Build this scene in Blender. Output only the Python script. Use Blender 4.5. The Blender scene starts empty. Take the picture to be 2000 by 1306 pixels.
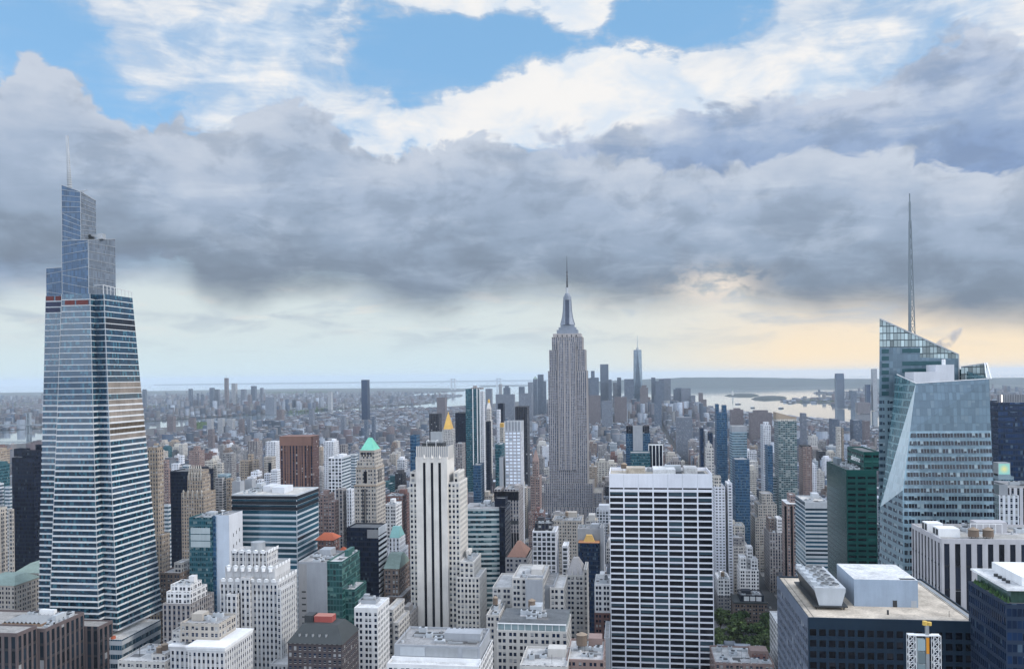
import bpy, math, random
import numpy as np
from mathutils import Vector, Matrix
R = math.radians
C = bpy.context.scene.collection
scene = bpy.context.scene
# ------------------------------------------------------------------ camera
# metres; +Y runs down the avenues (towards the harbour), +X is west, the camera stands 260 m up
EYE = Vector((0, 0, 260.0))
YAW, ROLL, FPX = R(7.76), R(0.7), 1665.0
_f = Vector((-math.sin(YAW), math.cos(YAW), 0)); _r = Vector((math.cos(YAW), math.sin(YAW), 0)); _u = Vector((0, 0, 1))
_r2 = _r * math.cos(ROLL) - _u * math.sin(ROLL); _u2 = _u * math.cos(ROLL) + _r * math.sin(ROLL)
cam = bpy.data.objects.new("camera", bpy.data.cameras.new("camera")); C.objects.link(cam)
M = Matrix.Identity(4)
for i in range(3):
    M[i][0] = _r2[i]; M[i][1] = _u2[i]; M[i][2] = -_f[i]; M[i][3] = EYE[i]
cam.matrix_world = M
cam.data.sensor_width = 36; cam.data.lens = FPX / 2000 * 36; cam.data.shift_y = 0.041
cam.data.clip_start = 1; cam.data.clip_end = 200000
scene.camera = cam

def ray(u, v):
    return _f + _r2 * ((u - 1000) / FPX) + _u2 * ((735 - v) / FPX)
def P(u, v, D):                                   # point at distance D down the avenues seen at (u, v)
    d = ray(u, v); return EYE + d * (D / d.y)
def G(u, v, z=0.0):                               # point of the level z seen at (u, v)
    d = ray(u, v); return EYE + d * ((z - EYE.z) / d.z)
def proj(p):
    q = Vector(p) - EYE; d = q.dot(_f)
    return 1000 + FPX * q.dot(_r2) / d, 735 - FPX * q.dot(_u2) / d

# ------------------------------------------------------------------ nodes
class NT:
    def __init__(s, t): s.t = t
    def n(s, ty, **kw):
        x = s.t.nodes.new(ty)
        for k, v in kw.items(): setattr(x, k, v)
        return x
    def put(s, sock, v):
        if isinstance(v, bpy.types.NodeSocket): s.t.links.new(v, sock)
        elif v is not None:
            if isinstance(v, (tuple, list)) and sock.type == 'RGBA' and len(v) == 3: v = (*v, 1)
            sock.default_value = v
    def m(s, op, a, b=None, c=None, clamp=False):
        x = s.n('ShaderNodeMath', operation=op, use_clamp=clamp)
        for i, v in enumerate((a, b, c)):
            if v is not None: s.put(x.inputs[i], v)
        return x.outputs[0]
    def smooth(s, x, a, b, y0=0.0, y1=1.0):
        k = s.n('ShaderNodeMapRange', interpolation_type='SMOOTHSTEP')
        for i, v in enumerate((x, a, b, y0, y1)): s.put(k.inputs[i], v)
        return k.outputs[0]
    def lin(s, x, a, b, y0=0.0, y1=1.0):
        k = s.n('ShaderNodeMapRange')
        for i, v in enumerate((x, a, b, y0, y1)): s.put(k.inputs[i], v)
        return k.outputs[0]
    def mix(s, f, a, b, blend='MIX'):
        x = s.n('ShaderNodeMix', data_type='RGBA', blend_type=blend)
        s.put(x.inputs[0], f); s.put(x.inputs[6], a); s.put(x.inputs[7], b)
        return x.outputs[2]
    def noise(s, vec, scale, detail=5, rough=.55, dist=0.0, color=False):
        x = s.n('ShaderNodeTexNoise')
        s.put(x.inputs['Vector'], vec)
        x.inputs['Scale'].default_value = scale; x.inputs['Detail'].default_value = detail
        x.inputs['Roughness'].default_value = rough; x.inputs['Distortion'].default_value = dist
        return x.outputs[1 if color else 0]
    def comb(s, x, y, z=0.0):
        k = s.n('ShaderNodeCombineXYZ')
        for i, v in enumerate((x, y, z)): s.put(k.inputs[i], v)
        return k.outputs[0]
    def curve(s, x, pts):
        k = s.n('ShaderNodeFloatCurve'); s.put(k.inputs[1], x); k.inputs[0].default_value = 1
        cv = k.mapping.curves[0]
        pts = sorted(pts)
        cv.points[0].location = pts[0]; cv.points[1].location = pts[-1]
        for p in pts[1:-1]: cv.points.new(*p)
        k.mapping.extend = 'HORIZONTAL'; k.mapping.update()
        return k.outputs[0]
    def ramp(s, x, stops, interp='LINEAR'):
        k = s.n('ShaderNodeValToRGB'); s.put(k.inputs[0], x)
        cr = k.color_ramp; cr.interpolation = interp
        cr.elements[0].position, cr.elements[0].color = stops[0][0], (*stops[0][1], 1)
        cr.elements[1].position, cr.elements[1].color = stops[-1][0], (*stops[-1][1], 1)
        for p, c in stops[1:-1]:
            e = cr.elements.new(p); e.color = (*c, 1)
        return k.outputs[0]

# ------------------------------------------------------------------ sky, sun, exposure
SUN_EL, SUN_AZ = R(32), R(100)                    # azimuth measured from +Y towards +X (the west)
w = bpy.data.worlds.new("World"); scene.world = w; w.use_nodes = True
T = NT(w.node_tree); w.node_tree.nodes.clear()
def azd(u): return math.degrees(math.atan((u - 1000) / FPX)) - 7.76
def eld(u, v): return math.degrees(math.atan((735 - .0122 * (u - 1000) - v) / FPX * math.cos(math.atan((u - 1000) / FPX))))
tc = T.n('ShaderNodeTexCoord'); sp = T.n('ShaderNodeSeparateXYZ'); T.put(sp.inputs[0], tc.outputs['Generated'])
az = T.m('MULTIPLY', T.m('ARCTAN2', sp.outputs[0], sp.outputs[1]), 180 / math.pi)
el = T.m('MULTIPLY', T.m('ARCSINE', sp.outputs[2]), 180 / math.pi)
an = T.lin(az, -45, 45)                            # 0..1 over the front of the sky
def crv(pts):                                      # an outline (u, v) in the photo's sky -> elevation as a function of azimuth
    return T.m('MULTIPLY', T.curve(an, [((azd(u) + 45) / 90, eld(u, v) / 40) for u, v in pts]), 40.0)
def blob(u, v, ru, rv, p=1.0):
    a = T.m('DIVIDE', T.m('SUBTRACT', az, azd(u)), ru / 29.0); b = T.m('DIVIDE', T.m('SUBTRACT', el, eld(u, v)), rv / 29.0)
    return T.m('EXPONENT', T.m('MULTIPLY', T.m('ADD', T.m('MULTIPLY', a, a), T.m('MULTIPLY', b, b)), -p))
cv = T.comb(T.m('MULTIPLY', az, .1), T.m('MULTIPLY', el, .16), 0.0)
cvw = T.comb(T.m('MULTIPLY', az, .1), T.m('MULTIPLY', el, .42), 3.0)
n_big = T.noise(cv, .9, 3, .5); n_mid = T.noise(cv, 2.3, 7, .58, .25); n_fine = T.noise(cv, 6, 7, .6, .3)
n_str = T.noise(cvw, 1.6, 7, .62, .5)
wv = T.n('ShaderNodeVectorMath', operation='ADD'); T.put(wv.inputs[0], cv)
ws = T.n('ShaderNodeVectorMath', operation='SCALE'); T.put(ws.inputs[0], T.noise(cv, 1.5, 3, .5, 0, True)); ws.inputs['Scale'].default_value = .55
T.put(wv.inputs[1], ws.outputs[0]); cvx = wv.outputs[0]
n_w = T.noise(cvx, 2.0, 10, .56)
def billow(sc, det): return T.m('ABSOLUTE', T.m('SUBTRACT', T.m('MULTIPLY', T.noise(cvx, sc, det, .5), 2.0), 1.0))
bil = T.m('ADD', T.m('MULTIPLY', billow(2.2, 2), 2.4), T.m('ADD', T.m('MULTIPLY', billow(5.5, 2), 1.1), T.m('MULTIPLY', billow(13, 3), .5)))
nish = T.n('ShaderNodeTexSky', sky_type='NISHITA', sun_disc=False, sun_elevation=SUN_EL, sun_rotation=SUN_AZ)
nish.altitude = 200; nish.dust_density = .6; nish.ozone_density = 1.6
front = T.smooth(T.m('ABSOLUTE', T.m('ADD', az, 7.76)), 75, 45)
# high white cloud with blue gaps
gap = T.m('ADD', T.m('ADD', T.m('MULTIPLY', blob(110, 95, 160, 75), .52), T.m('MULTIPLY', blob(850, 130, 210, 60), .72)),
          T.m('ADD', T.m('MULTIPLY', blob(1330, 60, 130, 60), .55), T.m('MULTIPLY', blob(990, 60, 190, 55), .35)))
gap = T.m('ADD', gap, T.m('MULTIPLY', blob(300, 215, 120, 45), .3))
wn = T.m('ADD', T.m('MULTIPLY', n_w, .95), T.m('MULTIPLY', n_str, .35))
bias = T.m('ADD', T.m('MULTIPLY', blob(1080, 190, 420, 90), .26), T.m('MULTIPLY', blob(480, 120, 220, 120), .3))
bias = T.m('ADD', bias, T.m('ADD', T.m('MULTIPLY', blob(1650, 120, 330, 130), .15), T.m('MULTIPLY', blob(1200, 130, 150, 70), .16)))
bias = T.m('ADD', bias, T.m('ADD', T.m('MULTIPLY', blob(950, 8, 120, 26), .34), T.m('MULTIPLY', blob(1130, 20, 60, 40), .3)))
wv_ = T.m('ADD', T.m('SUBTRACT', wn, T.m('MULTIPLY', gap, .72)), bias)
soft = T.m('MULTIPLY', T.m('MAXIMUM', blob(430, 120, 330, 150), blob(1750, 70, 260, 110)), .9)
wa = T.m('ADD', T.m('MULTIPLY', T.smooth(wv_, .53, .72), T.m('SUBTRACT', 1.0, soft)), T.m('MULTIPLY', T.smooth(T.m('ADD', T.m('MULTIPLY', n_str, .5), T.m('SUBTRACT', T.m('MULTIPLY', wv_, .6), .08)), .35, .85), soft))
wcol = T.mix(T.smooth(n_w, .35, .62), (.66, .75, .86), (.88, .87, .86))
# low clear strip over the horizon, warm towards the west
lowa = T.smooth(el, 11, 6)
warm = T.m('ADD', T.smooth(az, azd(900), azd(1800), 0, .8), T.m('MULTIPLY', blob(1700, 690, 260, 90), .45), clamp=True)
hz = T.mix(warm, (.62, .75, .79), (1.0, .80, .53))
mid = T.mix(warm, (.65, .73, .74), (.86, .75, .61))
low = T.mix(T.smooth(el, .3, 4.0), hz, mid)
streak = T.smooth(n_str, .45, .68)
low = T.mix(T.m('MULTIPLY', streak, T.smooth(el, .8, 4, 0, .65)), low, (.40, .48, .57))
low = T.mix(T.m('MULTIPLY', T.smooth(T.noise(cvw, 2.6, 6, .6), .52, .7), T.smooth(el, 1.5, 5, 0, .5)), low, (.78, .76, .72))
# two decks of grey cloud
def deck(top, bot, stops, ds, db, soft_t, soft_b):
    t_ = T.m('ADD', top, T.m('MULTIPLY', T.m('SUBTRACT', bil, .62), ds))
    b_ = T.m('ADD', bot, T.m('MULTIPLY', T.m('SUBTRACT', T.m('ADD', T.m('MULTIPLY', n_mid, .45), T.m('MULTIPLY', n_str, .55)), .5), db))
    a = T.m('MULTIPLY', T.smooth(el, T.m('ADD', t_, soft_t), T.m('SUBTRACT', t_, soft_t)), T.smooth(el, T.m('SUBTRACT', b_, soft_b), T.m('ADD', b_, soft_b)))
    x = T.m('DIVIDE', T.m('SUBTRACT', el, b_), T.m('MAXIMUM', T.m('SUBTRACT', t_, b_), .5))
    x = T.m('ADD', x, T.m('ADD', T.m('MULTIPLY', T.m('SUBTRACT', n_big, .5), .55), T.m('ADD', T.m('MULTIPLY', T.m('SUBTRACT', n_str, .5), .6), T.m('ADD', T.m('MULTIPLY', T.m('SUBTRACT', n_mid, .5), .6), T.m('MULTIPLY', T.m('SUBTRACT', n_w, .5), .3)))))
    c = T.ramp(T.lin(x, 0, 1), stops)
    c = T.mix(T.m('MULTIPLY', T.smooth(T.m('ADD', T.m('MULTIPLY', n_str, .55), T.m('MULTIPLY', n_w, .45)), .50, .66), T.smooth(x, .1, .9, .10, .36)), c, (.60, .67, .77))
    c = T.mix(T.m('MULTIPLY', T.smooth(n_mid, .52, .38), .28), c, (.20, .25, .33))
    return a, c
topA = crv([(0, 330), (900, 330), (1000, 290), (1150, 262), (1300, 232), (1450, 198), (1600, 180), (1750, 145), (1850, 78), (1950, 72), (2000, 90)])
botA = crv([(0, 560), (1000, 470), (1500, 470), (2000, 470)])
aA, cA = deck(topA, botA, [(0, (.26, .35, .52)), (.35, (.235, .335, .54)), (.7, (.33, .43, .61)), (1, (.55, .61, .72))], 1.0, 3.0, .45, 1.5)
topB = crv([(-300, 200), (0, 172), (80, 118), (150, 150), (240, 232), (330, 245), (440, 240), (510, 205), (590, 188), (640, 215), (720, 290), (800, 300), (900, 275), (1000, 280), (1150, 300), (1280, 318), (1400, 330), (1490, 312), (1560, 298), (1620, 285), (1690, 300), (1760, 298), (1830, 325), (1900, 335), (2000, 325), (2300, 300)])
botB = crv([(-300, 540), (0, 532), (110, 528), (250, 508), (340, 520), (430, 585), (600, 560), (720, 575), (850, 605), (960, 575), (1100, 570), (1230, 590), (1330, 575), (1420, 560), (1500, 592), (1700, 596), (2000, 625), (2300, 630)])
aB, cB = deck(topB, botB, [(0, (.20, .25, .32)), (.16, (.225, .285, .37)), (.40, (.30, .38, .50)), (.66, (.38, .465, .60)), (1, (.54, .60, .70))], 1.0, 3.6, .3, 1.5)
brk = T.m('MULTIPLY', blob(1400, 560, 75, 32), T.smooth(n_fine, .38, .6))
wcol = T.mix(wa, (.25, .54, .88), wcol)
front_cl = T.mix(lowa, wcol, low)
front_a = T.m('MAXIMUM', T.m('MAXIMUM', wa, .6), lowa)
front_cl = T.mix(aA, front_cl, cA); front_a = T.m('MAXIMUM', front_a, aA)
front_cl = T.mix(aB, front_cl, cB); front_a = T.m('MAXIMUM', front_a, aB)
front_cl = T.mix(brk, front_cl, (.80, .72, .64))
# behind the camera and overhead: unseen broken cloud, brightened to light the north walls
back_cl = T.mix(T.smooth(n_mid, .35, .65), (1.22, 1.46, 1.92), (2.36, 2.48, 2.62))
back_cl = T.mix(T.smooth(el, 34, 75, 0, .62), back_cl, (.24, .40, .68))
back_cl = T.mix(T.smooth(el, 25, 0, 0, .35), back_cl, (.8, .9, 1.05))
upf = T.m('MULTIPLY', front, T.smooth(el, 42, 26))
alpha = T.m('ADD', T.m('MULTIPLY', front_a, upf), T.m('MULTIPLY', T.m('SUBTRACT', 1.0, upf), .85))
ccol = T.mix(upf, back_cl, front_cl)
ccol = T.mix(T.smooth(el, -.5, -3), ccol, (.30, .34, .38))
bg1 = T.n('ShaderNodeBackground'); T.put(bg1.inputs[0], nish.outputs[0]); bg1.inputs[1].default_value = .14
bg2 = T.n('ShaderNodeBackground'); T.put(bg2.inputs[0], ccol); bg2.inputs[1].default_value = 1.0
ms = T.n('ShaderNodeMixShader'); T.put(ms.inputs[0], alpha)
w.node_tree.links.new(bg1.outputs[0], ms.inputs[1]); w.node_tree.links.new(bg2.outputs[0], ms.inputs[2])
wo = T.n('ShaderNodeOutputWorld'); w.node_tree.links.new(ms.outputs[0], wo.inputs[0])
w.cycles.sampling_method = 'MANUAL'; w.cycles.sample_map_resolution = 512
sun = bpy.data.objects.new("sun", bpy.data.lights.new("sun", 'SUN')); C.objects.link(sun)
sun.data.energy = 2.0; sun.data.angle = R(12); sun.data.color = (1, .93, .84)
_sd = Vector((math.sin(SUN_AZ) * math.cos(SUN_EL), math.cos(SUN_AZ) * math.cos(SUN_EL), math.sin(SUN_EL)))
sun.rotation_euler = _sd.to_track_quat('Z', 'Y').to_euler(); sun.location = (400, -100, 900)
scene.view_settings.view_transform = 'Standard'; scene.view_settings.look = 'None'
scene.view_settings.exposure = 0.08; scene.view_settings.gamma = 1
scene.cycles.max_bounces = 5; scene.cycles.diffuse_bounces = 1; scene.cycles.glossy_bounces = 3; scene.cycles.transmission_bounces = 3
scene.cycles.volume_bounces = 0; scene.cycles.use_denoising = True
scene.cycles.volume_max_steps = 64
# ------------------------------------------------------------------ mesh and object helpers
class MB:
    def __init__(s): s.v = []; s.f = []; s.mi = []; s.uv = []; s.mats = []
    def mat(s, m):
        if m not in s.mats: s.mats.append(m)
        return s.mats.index(m)
    def face(s, pts, m, uv=None):
        b = len(s.v); s.v += [tuple(p) for p in pts]; s.f.append(tuple(range(b, b + len(pts)))); s.mi.append(s.mat(m))
        s.uv += list(uv) if uv else [(0.5, 0.5)] * len(pts)
    def box(s, x0, x1, y0, y1, z0, z1, m, top=True, bottom=False, mtop=None):
        a, b, c, d = (x0, y0), (x1, y0), (x1, y1), (x0, y1)
        for (p, q) in ((a, b), (b, c), (c, d), (d, a)):
            L = math.hypot(q[0] - p[0], q[1] - p[1])
            s.face([(*p, z0), (*q, z0), (*q, z1), (*p, z1)], m, [(0, z0), (L, z0), (L, z1), (0, z1)])
        if top: s.face([(*a, z1), (*b, z1), (*c, z1), (*d, z1)], mtop or m, [a, b, c, d])
        if bottom: s.face([(*d, z0), (*c, z0), (*b, z0), (*a, z0)], m, [a, b, c, d])
    def prism(s, poly, z0, z1, m, mtop=None, uvf=None):             # poly counter-clockwise
        n = len(poly)
        for i in range(n):
            p, q = poly[i], poly[(i + 1) % n]
            L = math.hypot(q[0] - p[0], q[1] - p[1])
            s.face([(*p, z0), (*q, z0), (*q, z1), (*p, z1)], m, [(0, z0), (L, z0), (L, z1), (0, z1)])
        s.face([(*p, z1) for p in poly], mtop or m, [(p[0], p[1]) for p in poly])
    def cyl(s, x, y, z0, z1, r0, r1, m, n=12, cap=True):
        ring = [(math.cos(2 * math.pi * i / n), math.sin(2 * math.pi * i / n)) for i in range(n)]
        for i in range(n):
            a, b = ring[i], ring[(i + 1) % n]
            if r1 > 1e-6:
                s.face([(x + a[0] * r0, y + a[1] * r0, z0), (x + b[0] * r0, y + b[1] * r0, z0), (x + b[0] * r1, y + b[1] * r1, z1), (x + a[0] * r1, y + a[1] * r1, z1)], m)
            else:
                s.face([(x + a[0] * r0, y + a[1] * r0, z0), (x + b[0] * r0, y + b[1] * r0, z0), (x, y, z1)], m)
        if cap and r1 > 1e-6: s.face([(x + a[0] * r1, y + a[1] * r1, z1) for a in ring], m)
    def bar(s, p, q, r, m):                                          # square bar between two points
        p, q = Vector(p), Vector(q); d = (q - p).normalized()
        a = d.cross(Vector((0, 0, 1)) if abs(d.z) < .9 else Vector((1, 0, 0))).normalized() * r; b = d.cross(a).normalized() * r
        k = [a + b, -a + b, -a - b, a - b]
        for i in range(4):
            j = (i + 1) % 4
            s.face([p + k[i], p + k[j], q + k[j], q + k[i]], m)
        s.face([q + x for x in k], m); s.face([p + x for x in reversed(k)], m)
    def pyramid(s, x0, x1, y0, y1, z0, z1, m, tx=0, ty=0):           # hipped roof; tx, ty: half size of the flat top
        cx, cy = (x0 + x1) / 2, (y0 + y1) / 2
        b = [(x0, y0, z0), (x1, y0, z0), (x1, y1, z0), (x0, y1, z0)]
        t = [(cx - tx, cy - ty, z1), (cx + tx, cy - ty, z1), (cx + tx, cy + ty, z1), (cx - tx, cy + ty, z1)]
        for i in range(4):
            j = (i + 1) % 4
            s.face([b[i], b[j], t[j], t[i]], m)
        if tx and ty: s.face(t, m)
    def build(s, name, parent=None, smooth=False):
        me = bpy.data.meshes.new(name)
        off = parent_world(parent) if parent else Vector((0, 0, 0))
        me.from_pydata([(x - off.x, y - off.y, z - off.z) for x, y, z in s.v], [], s.f)
        for m in s.mats: me.materials.append(m)
        me.polygons.foreach_set('material_index', s.mi)
        u = me.uv_layers.new(name='UVMap'); u.data.foreach_set('uv', np.array(s.uv, dtype=np.float32).ravel())
        if smooth: me.polygons.foreach_set('use_smooth', [True] * len(s.f))
        o = bpy.data.objects.new(name, me); C.objects.link(o)
        if parent: o.parent = parent
        return o
def parent_world(o):
    p = Vector(o.location)
    while o.parent: o = o.parent; p += Vector(o.location)
    return p
def thing(name, label, cat, loc, group=None):
    o = bpy.data.objects.new(name, None); C.objects.link(o); o.location = loc
    o.empty_display_size = 5
    o['label'] = label; o['category'] = cat
    if group: o['group'] = group
    return o
def tag(o, label, cat, group=None):
    o['label'] = label; o['category'] = cat
    if group: o['group'] = group
    return o
def setting(o, kind='structure'): o['kind'] = kind; return o

# ------------------------------------------------------------------ materials
_mc = {}
def newmat(name):
    m = bpy.data.materials.new(name); m.use_nodes = True; m.node_tree.nodes.clear()
    t = NT(m.node_tree); o = t.n('ShaderNodeOutputMaterial'); b = t.n('ShaderNodeBsdfPrincipled')
    m.node_tree.links.new(b.outputs[0], o.inputs[0]); return m, t, b
def grime(t, col, amt=.12, scale=.06):
    """weathering: blotches and vertical run-off streaks of the surface itself"""
    tc = t.n('ShaderNodeTexCoord').outputs['Object']
    mp = t.n('ShaderNodeMapping'); t.put(mp.inputs[0], tc); mp.inputs[3].default_value = (1, 1, .12)
    a = t.noise(tc, scale, 4, .6); b = t.noise(mp.outputs[0], scale * 7, 4, .6)
    k = t.m('ADD', t.lin(a, .3, .7, 1 - amt, 1 + amt * .6), t.lin(b, .3, .7, -amt * .6, amt * .5))
    return t.mix(1.0, col, t.comb(k, k, k), 'MULTIPLY')
def plain(name, col, rough=.85, metal=0.0, amt=.12, scale=.08, spec=.3):
    k = ('p', name)
    if k in _mc: return _mc[k]
    m, t, b = newmat(name)
    t.put(b.inputs['Base Color'], grime(t, (*col, 1) if not isinstance(col, bpy.types.NodeSocket) else col, amt, scale) if amt else (*col, 1))
    b.inputs['Roughness'].default_value = rough; b.inputs['Metallic'].default_value = metal; b.inputs['Specular IOR Level'].default_value = spec
    _mc[k] = m; return m
def roofmat(name, col):
    k = ('r', name)
    if k in _mc: return _mc[k]
    m, t, b = newmat(name)
    tc = t.n('ShaderNodeTexCoord').outputs['Object']
    a = t.noise(tc, .12, 6, .65); c = t.noise(tc, 1.2, 3, .6); d_ = t.noise(tc, .3, 5, .7, 1.5)
    kk = t.m('MULTIPLY', t.m('ADD', t.lin(a, .3, .7, .6, 1.2), t.lin(c, .3, .7, -.16, .16)), t.smooth(d_, .52, .64, 1.0, .78))
    t.put(b.inputs['Base Color'], t.mix(1.0, (*col, 1), t.comb(kk, kk, kk), 'MULTIPLY'))
    b.inputs['Roughness'].default_value = .9
    _mc[k] = m; return m
def panes(t, fy, r1, r2, glass, blind, pb, var=.55):
    """colour of one pane: dark room, or a blind drawn part way down"""
    drop = t.m('MULTIPLY', r2, 1.1)
    isb = t.m('MULTIPLY', t.m('LESS_THAN', r1, pb), t.m('GREATER_THAN', fy, t.m('SUBTRACT', 1.0, drop)))
    tone = t.m('ADD', 1 - var, t.m('MULTIPLY', r2, 2 * var))
    g = t.mix(1.0, (*glass, 1), t.comb(tone, tone, tone), 'MULTIPLY')
    return t.mix(isb, g, (*blind, 1))
def facade(name, wall, spandrel=None, glass=(.018, .028, .045), wf=.5, hf=.5, pb=.35, blind=(.33, .34, .34), metal=0.0, groups=0, amt=.12, wrough=.8, var=.55, ior=1.5, pair=0.0):
    """curtain of windows drawn in bays (u) and storeys (v)"""
    k = ('f', name)
    if k in _mc: return _mc[k]
    m, t, b = newmat(name)
    uv = t.n('ShaderNodeUVMap', uv_map='UVMap').outputs[0]
    s = t.n('ShaderNodeSeparateXYZ'); t.put(s.inputs[0], uv)
    fu, fv = t.m('FRACT', s.outputs[0]), t.m('FRACT', s.outputs[1])
    iu, iv = t.m('FLOOR', s.outputs[0]), t.m('FLOOR', s.outputs[1])
    cx = t.m('ADD', .5 + pair, t.m('MULTIPLY', t.m('GREATER_THAN', t.m('FRACT', t.m('MULTIPLY', iu, .5)), .25), -2 * pair)) if pair else .5
    inx = t.m('LESS_THAN', t.m('ABSOLUTE', t.m('SUBTRACT', fu, cx)), wf / 2)
    iny = t.m('LESS_THAN', t.m('ABSOLUTE', t.m('SUBTRACT', fv, .5)), hf / 2)
    rnd = t.n('ShaderNodeObjectInfo').outputs['Random']
    if groups:                                      # panes inside a band: fine mullions
        fg = t.m('FRACT', t.m('MULTIPLY', s.outputs[0], groups)); iu = t.m('FLOOR', t.m('MULTIPLY', s.outputs[0], groups))
        mull = t.m('GREATER_THAN', t.m('ABSOLUTE', t.m('SUBTRACT', fg, .5)), .42)
    wn = t.n('ShaderNodeTexWhiteNoise', noise_dimensions='3D'); t.put(wn.inputs[0], t.comb(iu, iv, t.m('MULTIPLY', rnd, 97.0)))
    sc = t.n('ShaderNodeSeparateColor'); t.put(sc.inputs[0], wn.outputs[1])
    fyn = t.lin(fv, .5 - hf / 2, .5 + hf / 2)
    g = panes(t, fyn, sc.outputs[0], sc.outputs[1], glass, blind, pb, var)
    wcol = grime(t, (*wall, 1), amt)
    if groups: g = t.mix(t.m('MULTIPLY', mull, .7), g, wcol)
    if spandrel: wcol = t.mix(inx, wcol, grime(t, (*spandrel, 1), amt))
    win = t.m('MULTIPLY', inx, iny)
    if hf and hf < .62 and wf < .62 and not metal and not groups:       # sash rails, sills and window air conditioners
        rail = t.m('LESS_THAN', t.m('ABSOLUTE', t.m('SUBTRACT', fyn, .48)), .06)
        g = t.mix(t.m('MULTIPLY', rail, .6), g, (.36, .36, .35, 1))
        acb = t.m('MULTIPLY', t.m('LESS_THAN', t.m('ABSOLUTE', t.m('SUBTRACT', fu, cx)), wf * .32), t.m('MULTIPLY', t.m('LESS_THAN', fyn, .3), t.m('GREATER_THAN', sc.outputs[2], .82)))
        g = t.mix(acb, g, (.38, .38, .37, 1))
        sill = t.m('MULTIPLY', inx, t.m('MULTIPLY', t.m('LESS_THAN', fv, .5 - hf / 2), t.m('GREATER_THAN', fv, .5 - hf / 2 - .07)))
        wcol = t.mix(t.m('MULTIPLY', sill, .55), wcol, (.58, .57, .54, 1))
    t.put(b.inputs['Base Color'], t.mix(win, wcol, g))
    t.put(b.inputs['Roughness'], t.m('SUBTRACT', wrough, t.m('MULTIPLY', win, wrough - .14)))
    if metal: t.put(b.inputs['Metallic'], t.m('MULTIPLY', win, metal))
    b.inputs['IOR'].default_value = ior; t.put(b.inputs['Specular IOR Level'], t.m('ADD', .22, t.m('MULTIPLY', win, .28)))
    b.inputs['Specular Tint'].default_value = (.75, .92, 1.15, 1) if ior > 1.6 else (1, 1, 1, 1)
    _mc[k] = m; return m
def panemat(name, glass=(.018, .028, .045), pb=.35, blind=(.4, .41, .41), metal=0.0, rough=.12, ior=1.45, groups=0, var=.55):
    """glass of a single modelled window"""
    k = ('g', name)
    if k in _mc: return _mc[k]
    m, t, b = newmat(name)
    s = t.n('ShaderNodeSeparateXYZ'); t.put(s.inputs[0], t.n('ShaderNodeUVMap', uv_map='UVMap').outputs[0])
    r = t.m('FRACT', t.m('ADD', t.n('ShaderNodeObjectInfo').outputs['Random'], t.m('MULTIPLY', t.n('ShaderNodeNewGeometry').outputs['Random Per Island'], 7.31)))
    r2 = t.m('FRACT', t.m('MULTIPLY', r, 17.7))
    r2b = r2
    if groups:
        iu = t.m('FLOOR', t.m('MULTIPLY', s.outputs[0], groups)); r = t.m('FRACT', t.m('ADD', r, t.m('MULTIPLY', iu, .377))); r2b = t.m('FRACT', t.m('MULTIPLY', r, 17.7))
    c = panes(t, s.outputs[1], r, r2b, glass, blind, pb, var)
    if groups: c = t.mix(t.m('GREATER_THAN', t.m('ABSOLUTE', t.m('SUBTRACT', t.m('FRACT', t.m('MULTIPLY', s.outputs[0], groups)), .5)), .45), c, (.25, .32, .36, 1))
    t.put(b.inputs['Base Color'], c)
    b.inputs['IOR'].default_value = ior; b.inputs['Specular Tint'].default_value = (.75, .92, 1.15, 1) if ior > 1.6 else (1, 1, 1, 1)
    b.inputs['Roughness'].default_value = rough; b.inputs['Metallic'].default_value = metal
    _mc[k] = m; return m
# ------------------------------------------------------------------ ground, water, hills
def water_mat():
    m, t, b = newmat('harbour_water')
    tc = t.n('ShaderNodeTexCoord').outputs['Object']
    n = t.noise(tc, .0025, 5, .6); n2 = t.noise(tc, .05, 3, .6)
    t.put(b.inputs['Base Color'], t.mix(t.smooth(n, .35, .65), (.10, .14, .17, 1), (.14, .18, .20, 1)))
    b.inputs['Roughness'].default_value = .05; b.inputs['Specular IOR Level'].default_value = .9
    bp = t.n('ShaderNodeBump'); bp.inputs['Strength'].default_value = .04; bp.inputs['Distance'].default_value = 1.0
    t.put(bp.inputs['Height'], n2); m.node_tree.links.new(bp.outputs[0], b.inputs['Normal'])
    return m
def land_mat(name, c1, c2, c3, scale):
    m, t, b = newmat(name)
    tc = t.n('ShaderNodeTexCoord').outputs['Object']
    n = t.noise(tc, scale, 8, .7); n2 = t.noise(tc, scale * 6, 4, .7)
    c = t.mix(t.smooth(n, .4, .6), (*c1, 1), (*c2, 1)); c = t.mix(t.smooth(n2, .55, .65), c, (*c3, 1))
    t.put(b.inputs['Base Color'], c); b.inputs['Roughness'].default_value = .95
    return m
M_asphalt = land_mat('asphalt', (.045, .047, .05), (.06, .06, .062), (.075, .074, .072), .05)
M_pave = plain('pavement_concrete', (.26, .255, .25), .9)
M_far = land_mat('borough_land', (.045, .052, .06), (.028, .045, .032), (.13, .13, .135), .004)
M_green = land_mat('park_grass', (.016, .026, .012), (.022, .034, .015), (.05, .048, .04), .05)
M_hill = land_mat('wooded_hill', (.010, .020, .018), (.014, .026, .022), (.035, .042, .046), .0012)
def sheet(name, pts, z, m, kind='structure'):
    b = MB(); b.face([(x, y, z) for x, y in pts], m, [(x, y) for x, y in pts]); return setting(b.build(name), kind)
def gp(*uv): return [tuple(G(u, v).xy) for u, v in uv]
n_ = 72
sheet('water', [(69000 * math.cos(2 * math.pi * i / n_), 69000 * math.sin(2 * math.pi * i / n_)) for i in range(n_)], -2.0, water_mat())
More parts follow.
